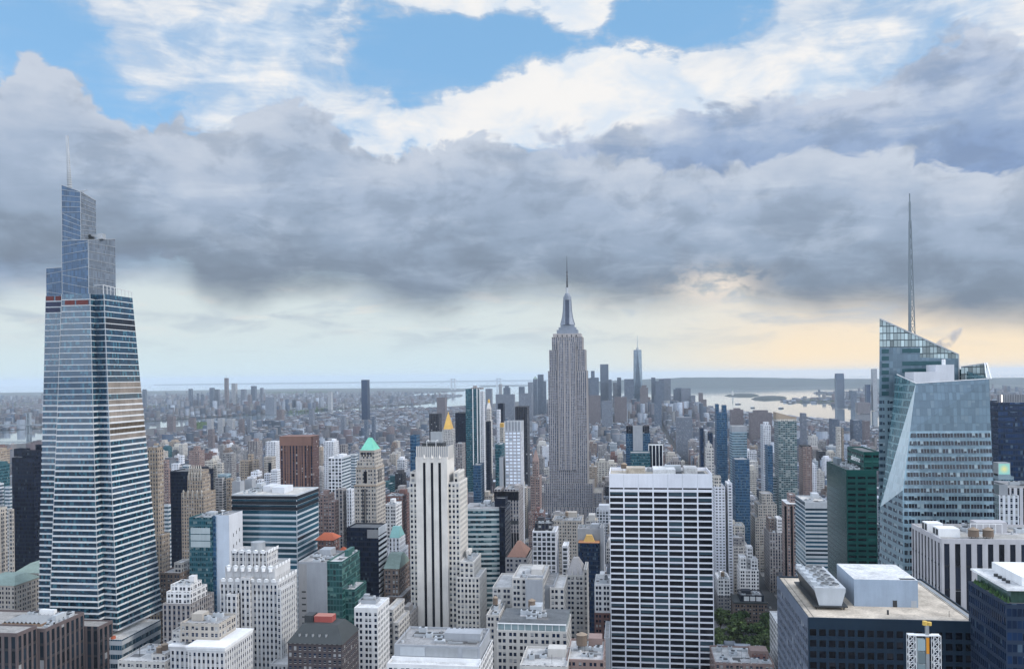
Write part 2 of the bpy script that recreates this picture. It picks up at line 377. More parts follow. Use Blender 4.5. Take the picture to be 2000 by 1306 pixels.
# Manhattan, as one asphalt sheet; its shores follow the photo
east_shore = gp((-60, 868), (40, 866), (86, 861))
harbour_shore = gp((300, 836), (640, 812), (830, 797), (900, 792), (950, 789), (1010, 784), (1060, 780), (1240, 778), (1330, 783), (1375, 794), (1400, 800), (1480, 806), (1600, 817), (1710, 834), (1830, 856), (2060, 905), (2400, 1010))
sheet('ground', [(2600, -9000), (-2600, -9000), (-1500, 900)] + east_shore + harbour_shore + [(1500, 400)], 0.0, M_asphalt)
# Brooklyn and Queens beyond the river
sheet('terrain', gp((-700, 850), (-60, 843), (84, 836), (300, 822), (640, 800), (800, 790), (838, 786), (868, 778), (905, 772), (870, 770), (800, 773), (812, 768), (905, 764), (915, 759), (860, 757.5), (700, 758), (560, 759), (300, 763), (-700, 775)), 0.0, M_far)
sheet('terrain', gp((935, 752), (1062, 750), (1062, 753), (940, 755.5)), 0.0, M_far)
# New Jersey shore and the islands of the harbour
sheet('terrain', gp((1530, 781), (1640, 776), (1640, 770), (1600, 769), (1585, 767.5), (1700, 764), (1705, 760), (1690, 758), (1440, 759.5), (1424, 758.5), (1500, 756), (1715, 751), (2300, 742), (2600, 790), (1960, 783), (1700, 797), (1660, 795), (1616, 789.5), (1640, 786), (1560, 786), (1522, 784)), 0.0, M_far)
def island(name, a, z, m):
    b = MB(); c = Vector((sum(p[0] for p in a) / len(a), sum(p[1] for p in a) / len(a)))
    n = len(a)
    for i in range(n):
        p, q = Vector(a[i]), Vector(a[(i + 1) % n])
        p1, q1 = c + (p - c) * .75, c + (q - c) * .75
        b.face([(*p, -1), (*q, -1), (*q1, z), (*p1, z)], m)
    b.face([(*(c + (Vector(p) - c) * .75), z) for p in a], m)
    return setting(b.build(name))
island('island', gp((1414, 772.5), (1440, 774), (1470, 774), (1484, 772), (1470, 770), (1440, 770)), 14, M_hill)
island('island', gp((1466, 779), (1490, 781), (1530, 779), (1538, 776), (1510, 774.5), (1480, 775.5)), 16, M_hill)
# hills along the horizon: a ridge with real height behind the harbour
def ridge(name, us, D, depth, m, seed):
    rnd = random.Random(seed); b = MB(); rows = []
    N = 60
    for i in range(N + 1):
        t = i / N; u = us[0][0] + (us[-1][0] - us[0][0]) * t
        for (a, va), (c, vc) in zip(us, us[1:]):
            if a <= u <= c: v = va + (vc - va) * (u - a) / (c - a)
        x, _, z = P(u, v, D); z += rnd.uniform(-6, 6) * min(1, 19000 / D)
        x0 = P(u, 750, D - depth).x; x2 = P(u, 750, D + depth).x
        rows.append([(x0, D - depth, -2), (P(u, 750, D - depth * .4).x, D - depth * .4, max(z * .45, 1)), (x, D, max(z, 3)), (x2, D + depth, -2)])
    for r0, r1 in zip(rows, rows[1:]):
        for k in range(3): b.face([r0[k], r1[k], r1[k + 1], r0[k + 1]], m)
    return setting(b.build(name, smooth=True))
ridge('hills', [(1150, 746), (1210, 742), (1290, 739), (1340, 737), (1420, 736.5), (1500, 737.5), (1600, 739), (1720, 740), (1900, 738), (2250, 735)], 19000, 2500, M_hill, 3)
ridge('hills', [(300, 750.5), (420, 748.5), (520, 747.5), (640, 746), (780, 744.8), (900, 743.2), (1000, 742), (1160, 741)], 50000, 1800, M_hill, 4)
# the air: one even volume round the whole scene
def haze(density):
    b = MB(); s_ = 70000; b.box(-s_, s_, -s_, s_, -3.2, 432, None, bottom=True); b.mats = []
    o = b.build('haze'); setting(o, 'stuff')
    m = bpy.data.materials.new('haze'); m.use_nodes = True; t = NT(m.node_tree); m.node_tree.nodes.clear()
    out = t.n('ShaderNodeOutputMaterial'); v = t.n('ShaderNodeVolumePrincipled')
    v.inputs['Color'].default_value = (.74, .87, 1, 1); v.inputs['Density'].default_value = density; v.inputs['Anisotropy'].default_value = 0.0
    m.node_tree.links.new(v.outputs[0], out.inputs['Volume']); o.data.materials.append(m); return o
haze(2.4e-5)
# ------------------------------------------------------------------ building kit
ST = {}
def style(name, wall, sp=None, glass=(.007, .016, .040), bay=3.2, fl=3.8, wf=.55, hf=.56, roof=(.27, .275, .285), pb=.24, blind=(.30, .31, .32), metal=0.0, groups=0, wrough=.8, amt=.12, var=.55, ior=1.5, pair=0.0):
    k_ = 1.0 if max(wall) > .6 or max(wall) < .12 else .88; wall = (wall[0] * .96 * k_, wall[1] * .98 * k_, wall[2] * 1.04 * k_)
    ST[name] = dict(fac=facade('facade_' + name, wall, sp, glass, wf, hf, pb, blind, metal, groups, amt, wrough, var, ior, pair), wall=plain('wall_' + name, wall, wrough, 0, amt),
                    sp=plain('spandrel_' + name, sp or wall, wrough, 0, amt), glass=panemat('glass_' + name, glass, pb, blind, metal, .12, ior), roof=roofmat('roof_%.2f_%.2f_%.2f' % roof, roof), bay=bay, fl=fl, wf=wf, hf=hf, pair=pair)
WHITE, PALE, GREY, DARK, TARR, TANR = (.62, .63, .64), (.45, .45, .45), (.27, .27, .275), (.12, .125, .13), (.07, .072, .075), (.50, .44, .36)
style('cream', pair=.1, wall=(.56, .52, .44), bay=2.9, fl=3.7, wf=0.58, hf=0.60)
style('pale_stone', pair=.1, wall=(.55, .525, .475), bay=3.0, fl=3.7, wf=0.56, hf=0.56, roof=PALE)
style('white_stone', pair=.1, wall=(.66, .65, .62), bay=3.0, fl=3.7, wf=0.56, hf=0.60, roof=WHITE)
style('white_deco', (.60, .59, .565), (.36, .355, .345), bay=2.6, fl=3.7, wf=.5, hf=.55, roof=PALE)
style('tan', pair=.1, wall=(.36, .29, .215), bay=3.0, fl=3.6, wf=0.48, hf=0.56, roof=GREY)
style('tan_pier', (.37, .30, .225), (.21, .17, .13), bay=2.8, fl=3.6, wf=.5, hf=.5, roof=GREY)
style('beige', pair=.1, wall=(.45, .405, .34), bay=2.8, fl=3.6, wf=0.52, hf=0.56)
style('brown', pair=.1, wall=(.20, .15, .12), bay=2.9, fl=3.6, wf=0.52, hf=0.58, roof=GREY)
style('red_brick', pair=.1, wall=(.19, .105, .09), bay=2.9, fl=3.4, wf=0.48, hf=0.56, roof=PALE)
style('pink_brick', pair=.1, wall=(.29, .205, .175), bay=2.9, fl=3.3, wf=0.51, hf=0.56, roof=PALE)
style('rust', (.225, .125, .095), (.05, .035, .04), (.012, .018, .04), bay=4.2, fl=3.8, wf=.55, hf=.72, pb=.1, roof=(.2, .11, .08))
style('grey_brick', pair=.1, wall=(.27, .26, .25), bay=3.0, fl=3.5, wf=0.51, hf=0.56)
style('grey_stone', (.34, .315, .295), (.15, .14, .14), bay=3.2, fl=3.8, wf=.5, hf=.62)
style('white_grid', (.70, .70, .70), bay=4.3, fl=4.2, wf=.72, hf=.72, pb=.45, glass=(.03, .04, .055), roof=WHITE)
style('waffle', (.40, .40, .41), glass=(.72, .78, .88), var=.18, bay=4.6, fl=4.1, wf=.74, hf=.58, pb=.08, blind=(.3, .36, .45), roof=GREY)
style('white_rib', (.66, .67, .68), (.40, .42, .45), bay=3.0, fl=3.6, wf=.45, hf=.6, roof=WHITE)
style('white_slab', (.63, .64, .655), bay=3.4, fl=3.2, wf=.55, hf=.45, roof=WHITE)
style('balcony', (.40, .385, .37), glass=(.04, .05, .06), bay=4.0, fl=3.0, wf=.82, hf=.5, pb=.5)
style('dark_glass', ior=1.35, wall=(.012, .016, .026), glass=(.010, .016, .034), bay=1.6, fl=3.9, wf=.86, hf=.7, pb=.06, blind=(.05, .07, .09), metal=.25, roof=DARK)
style('navy_glass', ior=1.6, wall=(.016, .03, .055), glass=(.009, .030, .085), bay=1.6, fl=3.9, wf=.86, hf=.66, pb=.12, blind=(.09, .14, .2), metal=.35, roof=DARK)
style('blue_glass', ior=1.9, wall=(.05, .105, .16), glass=(.022, .085, .185), bay=1.7, fl=3.6, wf=.84, hf=.62, pb=.22, blind=(.16, .24, .31), metal=.45, roof=GREY)
style('teal_glass', ior=1.9, wall=(.035, .105, .12), glass=(.010, .080, .108), bay=1.7, fl=3.9, wf=.84, hf=.6, pb=.25, blind=(.2, .27, .28), metal=.4, roof=GREY)
style('green_glass', (.010, .072, .062), glass=(.008, .014, .018), bay=7.0, fl=4.1, wf=.80, hf=.42, pb=.2, blind=(.04, .15, .13), metal=.15, roof=DARK, wrough=.3)
style('pale_glass', ior=1.9, wall=(.30, .39, .42), glass=(.06, .15, .21), bay=1.7, fl=3.9, wf=.86, hf=.5, pb=.3, blind=(.28, .34, .36), metal=.4, roof=PALE, wrough=.4)
style('lattice', (.13, .155, .195), glass=(.008, .014, .03), bay=3.2, fl=4.1, wf=.66, hf=.56, pb=.3, blind=(.3, .33, .37))
style('band', ior=1.7, wall=(.52, .54, .54), glass=(.018, .072, .115), bay=9.0, fl=3.9, wf=.97, hf=.52, pb=.25, blind=(.2, .27, .3), metal=.25, groups=5, roof=(.55, .53, .5))
style('band_teal', ior=1.8, wall=(.50, .55, .54), glass=(.012, .065, .09), bay=9.0, fl=4.0, wf=.97, hf=.58, pb=.3, blind=(.22, .33, .35), metal=.25, groups=5, roof=PALE)
style('glass_balcony', ior=1.7, wall=(.24, .28, .27), glass=(.02, .065, .075), bay=3.1, fl=3.2, wf=.86, hf=.62, pb=.4, blind=(.34, .37, .35), metal=.2, roof=TANR)
style('sea_glass', (.045, .13, .115), glass=(.010, .05, .05), bay=2.4, fl=4.1, wf=.86, hf=.76, pb=.25, blind=(.10, .20, .18), ior=1.7, roof=PALE, wrough=.4)
style('dark_brown', (.075, .062, .062), bay=2.9, fl=3.8, wf=.5, hf=.55, roof=DARK)
style('panel', (.36, .375, .385), bay=40, fl=4.2, wf=.0, hf=.0, roof=GREY)
style('stripe', (.58, .575, .58), (.05, .05, .055), (.012, .018, .03), bay=3.2, fl=3.9, wf=.42, hf=.8, pb=.05, roof=GREY)
style('dark_pier', (.06, .06, .065), (.02, .022, .03), (.010, .014, .026), bay=3.4, fl=3.9, wf=.7, hf=.7, pb=.08, roof=DARK)
style('granite', (.135, .105, .10), (.03, .03, .035), (.012, .02, .03), bay=4.6, fl=9.0, wf=.60, hf=.82, pb=.06, roof=(.3, .29, .28))
style('black_grid', (.009, .024, .042), glass=(.003, .004, .008), bay=3.4, fl=4.1, wf=.70, hf=.62, pb=.05, blind=(.02, .02, .025), roof=(.52, .455, .375), wrough=.45)
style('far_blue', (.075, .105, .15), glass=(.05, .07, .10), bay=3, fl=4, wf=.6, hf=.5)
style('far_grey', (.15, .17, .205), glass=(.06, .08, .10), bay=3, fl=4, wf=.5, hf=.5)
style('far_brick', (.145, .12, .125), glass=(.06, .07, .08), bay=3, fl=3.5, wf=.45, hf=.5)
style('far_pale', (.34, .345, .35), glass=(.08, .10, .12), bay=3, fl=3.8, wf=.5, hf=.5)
M_white = plain('white_paint', (.72, .73, .74), .6); M_metal = plain('galvanised_steel', (.40, .42, .44), .45, .6); M_dkmetal = plain('dark_steel', (.05, .055, .06), .5, .4)
M_copper = plain('green_copper', (.16, .47, .36), .75, 0, .15); M_copper2 = plain('weathered_copper', (.20, .265, .24), .75, 0, .2); M_gold = plain('gold_leaf', (.62, .38, .09), .4, .25, .1)
M_terra = plain('red_tile', (.42, .115, .06), .8); M_wood = plain('tank_timber', (.15, .115, .09), .9); M_tankroof = plain('tank_roof', (.27, .215, .165), .9); M_slate = plain('slate', (.045, .052, .055), .7)
M_ac = plain('painted_sheet_metal', (.40, .43, .46), .6); M_blackstrip = panemat('black_strip', (.006, .007, .012), 0); M_orange = plain('orange_paint', (.65, .27, .03), .5)

ALL = []                                            # (root, [footprints], category, phrase) of every catalogued building
def wallbox(b, x0, x1, y0, y1, z0, z1, m, bay, fl, head=1.1):
    pts = [(x0, y0), (x1, y0), (x1, y1), (x0, y1)]
    for i in range(4):
        p, q = pts[i], pts[(i + 1) % 4]; L = math.hypot(q[0] - p[0], q[1] - p[1]); nb = max(1, round(L / bay)); k = 37 * i
        va, vb = 400 + (z0 - z1 + head) / fl, 400 + head / fl
        b.face([(*p, z0), (*q, z0), (*q, z1), (*p, z1)], m, [(k, va), (k + nb, va), (k + nb, vb), (k, vb)])
def roof_part(root, x0, x1, y0, y1, z, wallm, roofm, par=1.0, th=.45):
    b = MB(); zi = z - par
    b.face([(x0 + th, y0 + th, zi), (x1 - th, y0 + th, zi), (x1 - th, y1 - th, zi), (x0 + th, y1 - th, zi)], roofm)
    o = [(x0, y0), (x1, y0), (x1, y1), (x0, y1)]; n = [(x0 + th, y0 + th), (x1 - th, y0 + th), (x1 - th, y1 - th), (x0 + th, y1 - th)]
    for i in range(4):
        j = (i + 1) % 4
        b.face([(*o[i], z), (*o[j], z), (*n[j], z), (*n[i], z)], wallm)
        b.face([(*n[i], z), (*n[j], z), (*n[j], zi), (*n[i], zi)], wallm)
    return b.build('roof', root)
class Wins:                                         # the panes of one building: the 100 that show largest as parts, the rest as one
    def __init__(s, root): s.root = root; s.q = {}
    def add(s, name, quad, m): s.q.setdefault((name, m.name), []).append((quad, m))
    def flush(s, most=100):
        tot = sum(len(x) for x in s.q.values())
        for (name, _), l in s.q.items():
            k = max(1, int(most * len(l) / tot)) if tot > most else len(l)
            def size(e):
                p = [proj(c) for c in e[0]]
                ins = 1 if 0 < p[0][0] < 2000 and p[2][1] < 1306 else .01
                return -abs((p[2][0] - p[0][0]) * (p[2][1] - p[0][1])) * ins
            l.sort(key=size)
            for quad, m in l[:k]:
                b = MB(); b.face(quad, m, [(0, 0), (1, 0), (1, 1), (0, 1)]); b.build(name, s.root)
            if len(l) > k:
                b = MB()
                for quad, m in l[k:]: b.face(quad, m, [(0, 0), (1, 0), (1, 1), (0, 1)])
                b.build(name, s.root)['kind'] = 'stuff'
def relief(wins, b, x0, x1, y0, y1, z0, z1, face, st, head=1.4, d=.22, name='window'):
    """piers and spandrels stand proud of the wall; the panes lie back between them"""
    if face == 'N': o, e, n, W = (x0, y0), (1, 0), (0, -1), x1 - x0
    if face == 'W': o, e, n, W = (x1, y0), (0, 1), (1, 0), y1 - y0
    if face == 'E': o, e, n, W = (x0, y1), (0, -1), (-1, 0), y1 - y0
    bay, fl, wf, hf = st['bay'], st['fl'], st['wf'], st['hf']
    nb = max(1, round(W / bay)); bw = W / nb; band = wf > .93; nf = int((z1 - head - z0) / fl)
    def pt(a, z, k): return (o[0] + e[0] * a + n[0] * k, o[1] + e[1] * a + n[1] * k, z)
    def slab(a0, a1, za, zb, k, m):
        b.face([pt(a0, za, k), pt(a1, za, k), pt(a1, zb, k), pt(a0, zb, k)], m)
        b.face([pt(a0, zb, k), pt(a1, zb, k), pt(a1, zb, 0), pt(a0, zb, 0)], m); b.face([pt(a0, za, 0), pt(a1, za, 0), pt(a1, za, k), pt(a0, za, k)], m)
        b.face([pt(a0, za, 0), pt(a0, za, k), pt(a0, zb, k), pt(a0, zb, 0)], m); b.face([pt(a1, za, k), pt(a1, za, 0), pt(a1, zb, 0), pt(a1, zb, k)], m)
    top = z1 - head
    slab(-.0, W, top, z1, d + .03, st['wall'])
    pr_ = st.get('pair', 0)
    def edges(i): c = i + .5 + (pr_ if i % 2 == 0 else -pr_); return (c - wf / 2) * bw, (c + wf / 2) * bw
    for i in range(nb + 1):
        if band and 0 < i < nb: continue
        a0, a1 = (0 if i == 0 else edges(i - 1)[1]), (W if i == nb else edges(i)[0])
        if a1 - a0 > .02: slab(a0, a1, z0, top, d, st['wall'])
    fh = fl * hf
    for j in range(nf):
        zt = top - j * fl
        slab(.02, W - .02, zt - fl, zt - fh, d * .8, st['sp'])
        if band: wins.add('window_band', [pt(.1, zt - fh, .06), pt(W - .1, zt - fh, .06), pt(W - .1, zt, .06), pt(.1, zt, .06)], st['glass'])
        else:
            for i in range(nb):
                a0, a1 = edges(i)
                wins.add(name, [pt(a0, zt - fh, .06), pt(a1, zt - fh, .06), pt(a1, zt, .06), pt(a0, zt, .06)], st['glass'])
def ac_unit(root, x, y, z, w_, d_, h, rng, m=None):
    b = MB(); b.box(x, x + w_, y, y + d_, z, z + h, m or M_ac)
    n = max(1, int(max(w_, d_) / 2.6))
    for i in range(n):
        fx, fy = (x + w_ * (i + .5) / n, y + d_ / 2) if w_ >= d_ else (x + w_ / 2, y + d_ * (i + .5) / n)
        r = min(w_, d_, max(w_, d_) / n) * .38
        b.cyl(fx, fy, z + h, z + h + .35, r, r, M_dkmetal, 10)
    b.build('air_handler', root)
def water_tank(root, x, y, z, r=2.0, h=4.0):
    t = MB()
    for sx in (-1, 1):
        for sy in (-1, 1): t.bar((x + sx * r * .6, y + sy * r * .6, z), (x + sx * r * .6, y + sy * r * .6, z + 3), .12, M_dkmetal)
    t.cyl(x, y, z + 3, z + 3 + h, r, r * .96, M_wood, 14); o = t.build('water_tank', root)
    c = MB(); c.cyl(x, y, z + 3 + h, z + 4.4 + h, r * 1.1, 0, M_tankroof, 14); c.build('tank_roof', o)
def clutter(root, x0, x1, y0, y1, z, n, rng, wallm):
    W, D = x1 - x0, y1 - y0
    if W < 5 or D < 5: return
    if n > 1 and y0 < 1000:
        n = int(n * 1.5) + 2
        for q in range(3):
            b = MB(); pw, pd = W * rng.uniform(.12, .4), D * rng.uniform(.12, .4); px_, py_ = rng.uniform(x0, x1 - pw), rng.uniform(y0, y1 - pd); zz = z + .03 + .02 * q; k = rng.choice((.08, .14, .3, .42)); b.face([(px_, py_, zz), (px_ + pw, py_, zz), (px_ + pw, py_ + pd, zz), (px_, py_ + pd, zz)], roofmat('patch_%.2f' % k, (k, k, k * 1.02))); b.build('roof_patch', root)
    for i in range(n):
        k = rng.random(); cx, cy = rng.uniform(x0 + 1, x1 - 4), rng.uniform(y0 + 1.5, y1 - 4)
        if i == 0 and n > 1:
            bw, bd = W * rng.uniform(.25, .45), D * rng.uniform(.25, .45); cx = min(cx, x1 - bw - 1); cy = min(max(cy, y0 + D * .35), y1 - bd - 1)
            b = MB(); h = rng.uniform(3, 5.5); b.box(cx, cx + bw, cy, cy + bd, z, z + h, wallm); b.build('bulkhead', root)
        elif k < .62: ac_unit(root, cx, cy, z, min(rng.uniform(2, 6), x1 - cx - .6), min(rng.uniform(1.8, 4), y1 - cy - .6), rng.uniform(1.2, 2.6), rng)
        elif k < .655: water_tank(root, cx, cy, z, rng.uniform(1.5, 2.3), rng.uniform(3, 4.5))
        elif k > .93:
            b = MB(); b.bar((cx, cy, z), (cx, cy, z + rng.uniform(3, 8)), .07, M_dkmetal); b.build('aerial', root)
        elif k > .86:
            b = MB(); q = rng.uniform(1.2, 2.4); b.cyl(cx, cy, z, z + rng.uniform(.8, 1.6), q * .5, q * .35, M_metal, 10); b.build('roof_ventilator', root)
        else:
            b = MB(); b.bar((cx, cy, z + .6), (min(cx + rng.uniform(3, 9), x1 - 1), cy, z + .6), .45, M_metal); b.build('duct', root)
def bld(name, label, cat, tiers, st='tan', short=None, group=None, cl=0, rf='', crown=None, par=1.0, most=100):
    """tiers: (u0, u1, v, D, depth[, {options}]) measured at the top front edge of each block of the building"""
    rng = random.Random(label); geo = []
    for t in tiers:
        u0, u1, v, D, dep = t[:5]; op = t[5] if len(t) > 5 else {}
        if D >= 680 and not op.get('fr'):           # u0..u1 spans the front and the side wall that shows beside it
            w_ = u1 - u0
            if u1 < 1150: dep = min(dep, .36 * w_ * D / (1227 - u1)); u1 = 1227 - (1227 - u1) * (D + dep) / D
            elif u0 > 1310: dep = min(dep, .36 * w_ * D / (u0 - 1227)); u0 = 1227 + (u0 - 1227) * (D + dep) / D
        geo.append((P(u0, v, D).x, P(u1, v, D).x, D, D + dep, P((u0 + u1) / 2, v, D).z, op))
    root = thing(name, label, cat, ((geo[0][0] + geo[0][1]) / 2, (geo[0][2] + geo[0][3]) / 2, 0), group)
    wins = Wins(root); clad = MB(); zprev = 0; zs = []
    for i, (x0, x1, y0, y1, z, op) in enumerate(geo):
        s = ST[op.get('st', st)]
        z0 = 0 if (i == 0 or op.get('g')) else geo[op.get('on', i - 1)][4] - 1.3
        f = op.get('rf', rf)
        b = MB(); wallbox(b, x0, x1, y0, y1, z0, z, s['fac'] if not f else s['wall'], s['bay'], s['fl'], op.get('head', 1.1))
        if f:                                       # hidden sides keep the drawn windows
            for k, c in enumerate('NWSE'):
                if c not in f: b.mi[k] = b.mat(s['fac'])
        b.build('wall', root)
        for c in f: relief(wins, clad, x0, x1, y0, y1, z0, z, c, s, op.get('head', 1.4), op.get('d', .3))
        if not op.get('noroof'): roof_part(root, x0, x1, y0, y1, z, s['wall'], s['roof'], op.get('par', par))
        nc = op.get('cl', cl if i == len(geo) - 1 else 0)
        if nc: clutter(root, x0 + .6, x1 - .6, y0 + .6, y1 - .6, z - par, nc, rng, s['wall'])
        zs.append(z)
    if clad.f: clad.build('wall_cladding', root)
    wins.flush(most)
    ALL.append((root, [(g[0], g[1], g[2], g[3], g[4]) for g in geo], cat, short or label))
    return root, geo
def part_box(root, name, u0, u1, v, D, dep, z0, m):
    x0, x1, z = P(u0, v, D).x, P(u1, v, D).x, P((u0 + u1) / 2, v, D).z
    b = MB(); b.box(x0, x1, D, D + dep, z0, z, m); b.build(name, root); return x0, x1, z
def lettering(root, name, text, size, ext, m, loc, align=None):
    cu = bpy.data.curves.new(name, 'FONT'); cu.body = text; cu.size = size; cu.extrude = ext
    if align: cu.align_x = cu.align_y = 'CENTER'
    tmp = bpy.data.objects.new('tmp', cu); C.objects.link(tmp)
    dg = bpy.context.evaluated_depsgraph_get(); me = bpy.data.meshes.new_from_object(tmp.evaluated_get(dg)); bpy.data.objects.remove(tmp)
    me.materials.clear(); me.materials.append(m); me.transform(Matrix.Rotation(R(90), 4, 'X'))
    o = bpy.data.objects.new(name, me); C.objects.link(o); o.parent = root; o.location = Vector(loc) - parent_world(root); return o
# ------------------------------------------------------------------ the near blocks, front to back
# dark office with the cooling tower, bottom right
root, g = bld('office_building', 'dark navy gridded office block with a tan roof carrying a white cooling tower', 'office building',
    [(1578, 1921, 1209, 330, 66, dict(head=4.2, par=.7))], 'black_grid', 'the tan-roofed dark office', rf='N')
x0, x1, y0, y1, z, _ = g[0]; wn_ = Wins(root); b = MB(); relief(wn_, b, x0 - .05, x1, y0 + .1, y1, 0, z - .05, 'E', ST['lattice'], 4.2, .14); b.build('east_cladding', root); wn_.flush(100)
b = MB(); b.face([(x0 - .04, y1, 0), (x0 - .04, y0, 0), (x0 - .04, y0, z - .1), (x0 - .04, y1, z - .1)], ST['lattice']['wall']); b.build('east_wall', root)
z -= .7
b = MB(); hx0, hx1, hy0, hy1, hh = x0 + 21.6, x0 + 45.4, y0 + 20, y0 + 48, 10.6
M_box = plain('shaded_panel', (.30, .37, .46), .6, 0, .12)  # shade on the box's sides is put into this blue-grey
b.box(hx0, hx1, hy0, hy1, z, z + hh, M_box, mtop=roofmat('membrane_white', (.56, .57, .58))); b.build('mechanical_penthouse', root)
b = MB(); b.box(hx0 + 14.4, hx0 + 16.0, hy0 - .06, hy0, z, z + 2.6, M_dkmetal); b.build('door', root)
b = MB(); b.box(hx0 + 21.2, hx0 + 23.2, hy0 - .05, hy0, z, z + 2.6, M_ac); b.build('door', root)
b = MB(); b.box(hx0 + 17.5, hx1 - .6, hy0 + .6, hy0 + 3, z + hh + .02, z + hh + .06, M_dkmetal); b.build('roof_hatch', root)
ct = thing('cooling_tower', 'x', 'x', (x0 + 9, y0 + 20, z)); ct.parent = root; ct.location = Vector(ct.location) - Vector(root.location); del ct['label']; del ct['category']
b = MB(); cx0, cx1, cy0, cy1 = x0 + 5.4, x0 + 17.0, y0 + 14, y0 + 52
pr = [(cx0 + 1.6, z + 1.6), (cx1 - 1.6, z + 1.6), (cx1, z + 7.2), (cx1, z + 8.4), (cx0, z + 8.4), (cx0, z + 7.2)]
b.face([(x, cy0, zz) for x, zz in pr], M_ac); b.face([(x, cy1, zz) for x, zz in reversed(pr)], M_ac)
for i in range(6):
    p, q = pr[i], pr[(i + 1) % 6]
    b.face([(p[0], cy0, p[1]), (p[0], cy1, p[1]), (q[0], cy1, q[1]), (q[0], cy0, q[1])], M_dkmetal if i in (5, 1) else M_ac)
b.build('casing', ct)
for i in range(5):
    fy = cy0 + 4 + i * 7.3; fx = (cx0 + cx1) / 2 + .8
    b = MB(); b.cyl(fx, fy, z + 8.4, z + 9.2, 3.6, 3.4, M_metal, 20, cap=False); b.cyl(fx, fy, z + 8.45, z + 8.55, 3.3, 3.3, M_dkmetal, 20)
    for k in range(6):
        a = math.pi * k / 3; b.bar((fx, fy, z + 8.9), (fx + 3.1 * math.cos(a), fy + 3.1 * math.sin(a), z + 8.9), .14, M_metal)
    b.cyl(fx, fy, z + 9.0, z + 9.6, .6, .5, M_metal, 10); b.build('fan', ct)
    b = MB(); b.box(cx0 - .6, cx0 + 1.6, fy - 1.4, fy + 1.4, z + 8.4, z + 10.0, M_ac); b.build('motor_housing', ct)
b = MB()
for k in range(7):
    for xx in (cx0 + .6, cx1 - .6): b.bar((xx, cy0 + .5 + k * 6, z), (xx, cy0 + .5 + k * 6, z + 1.5), .2, M_dkmetal)
b.box(cx0 - .6, cx1 + .6, cy0 - .8, cy1 + .5, z + 1.1, z + 1.58, M_dkmetal); b.build('support_frame', ct)
b = MB(); b.bar((x0 + 31, y0 + 9, z), (x0 + 31, y0 + 9, z + 1.7), .3, M_dkmetal); b.build('vent_pipe', root)
b = MB(); b.bar((x1 - 9, y0 + 8, z), (x1 - 9, y0 + 8, z + 2.2), .06, M_dkmetal); b.build('vent_pipe', root)
for xx, ww in ((x0 + 2.6, .12), (x1 - 3.4, .12), (x1 - 2.6, 1.5)):
    b = MB(); b.box(xx, xx + ww, y0 + 1, y1 - 1, z, z + (.25 if ww > 1 else .12), M_metal if ww > 1 else M_dkmetal); b.build('roof_rail', root)
# hoist in front of it
hx, hz, hD = P(1804, 1238, 290).x, P(1804, 1238, 290).z, 290
t = thing('construction_hoist', 'white lattice construction hoist with a yellow mast head before the dark office', 'hoist tower', (hx, hD, 0))
for sx in (-1, 1):
    b = MB(); xa, xb = hx + sx * 4.9, hx + sx * 2.7
    for yy in (hD - 1, hD + 1):
        for xx in (xa, xb): b.bar((xx, yy, 0), (xx, yy, hz), .09, M_white)
        zz = hz
        while zz > hz - 60:
            b.bar((xa, yy, zz), (xb, yy, zz), .06, M_white); b.bar((xa, yy, zz), (xb, yy, zz - 2.3), .055, M_white); b.bar((xb, yy, zz), (xa, yy, zz - 2.3), .055, M_white); zz -= 2.3
    b.build('lattice_frame', t)
b = MB(); b.box(hx - 4.9, hx + 4.9, hD - 1, hD + 1, hz - .3, hz - .05, M_white); b.build('top_frame', t)
for k in range(5):
    b = MB(); b.box(hx - 2.1, hx + .2, hD - .9, hD + .9, hz - 5 - k * 4, hz - 1.4 - k * 4, panemat('hoist_glass', (.2, .26, .28), .5, (.45, .5, .5))); b.build('landing', t)
b = MB(); b.box(hx + .5, hx + 1.5, hD - .6, hD + .4, 0, hz + 3, M_metal); b.build('mast', t)
b = MB(); b.box(hx + .55, hx + 1.45, hD - .75, hD - .62, hz - 6, hz - .8, M_orange); b.build('cable_guide', t)
b = MB(); b.cyl(hx + .4, hD, hz + 3, hz + 4.3, .75, .75, plain('yellow_paint', (.62, .42, .10), .5), 12); b.cyl(hx + 1.7, hD, hz + 3, hz + 4.0, .75, .75, plain('yellow_paint', (.62, .42, .10), .5), 12); b.build('head_sheave', t)
# dark green glass block with white roof, bottom right corner
root, g = bld('office_building', 'dark green glass office at the corner with a glazed penthouse under an overhanging white roof', 'office building',
    [(1966, 2150, 1180, 300, 31, dict(head=1.0, par=.3, cl=0))], 'navy_glass', 'the green penthouse office', rf='E')
x0, x1, y0, y1, z, _ = g[0]
M_pglass = plain('penthouse_glass', (.05, .10, .08), .15, .2, .3, .2, .6)
b = MB(); b.box(x0 + 2.4, x1, y0 + 2.6, y1 - 1, z - .3, z + 4, M_pglass); b.build('penthouse', root)
b = MB(); b.box(x0 + .5, x1, y0 + .7, y1, z + 4.02, z + 4.7, M_white, mtop=roofmat('membrane_white', (.56, .57, .58))); b.build('roof_overhang', root)
b = MB(); b.box(x0 + 7, x1, y0 + 5, y1 - 2, z + 4.7, z + 7.6, M_white); b.build('roof_screen', root)
for k in range(4):
    b = MB(); b.cyl(x0 + 4.2, y0 + 9 + k * 3.2, z + 4.7, z + 5.6, .7, .7, M_dkmetal, 10); b.build('exhaust_vent', root)
M_leaf0 = plain('planter_foliage', (.05, .11, .04), .9, 0, .5, .8)
rng = random.Random(5); b = MB()
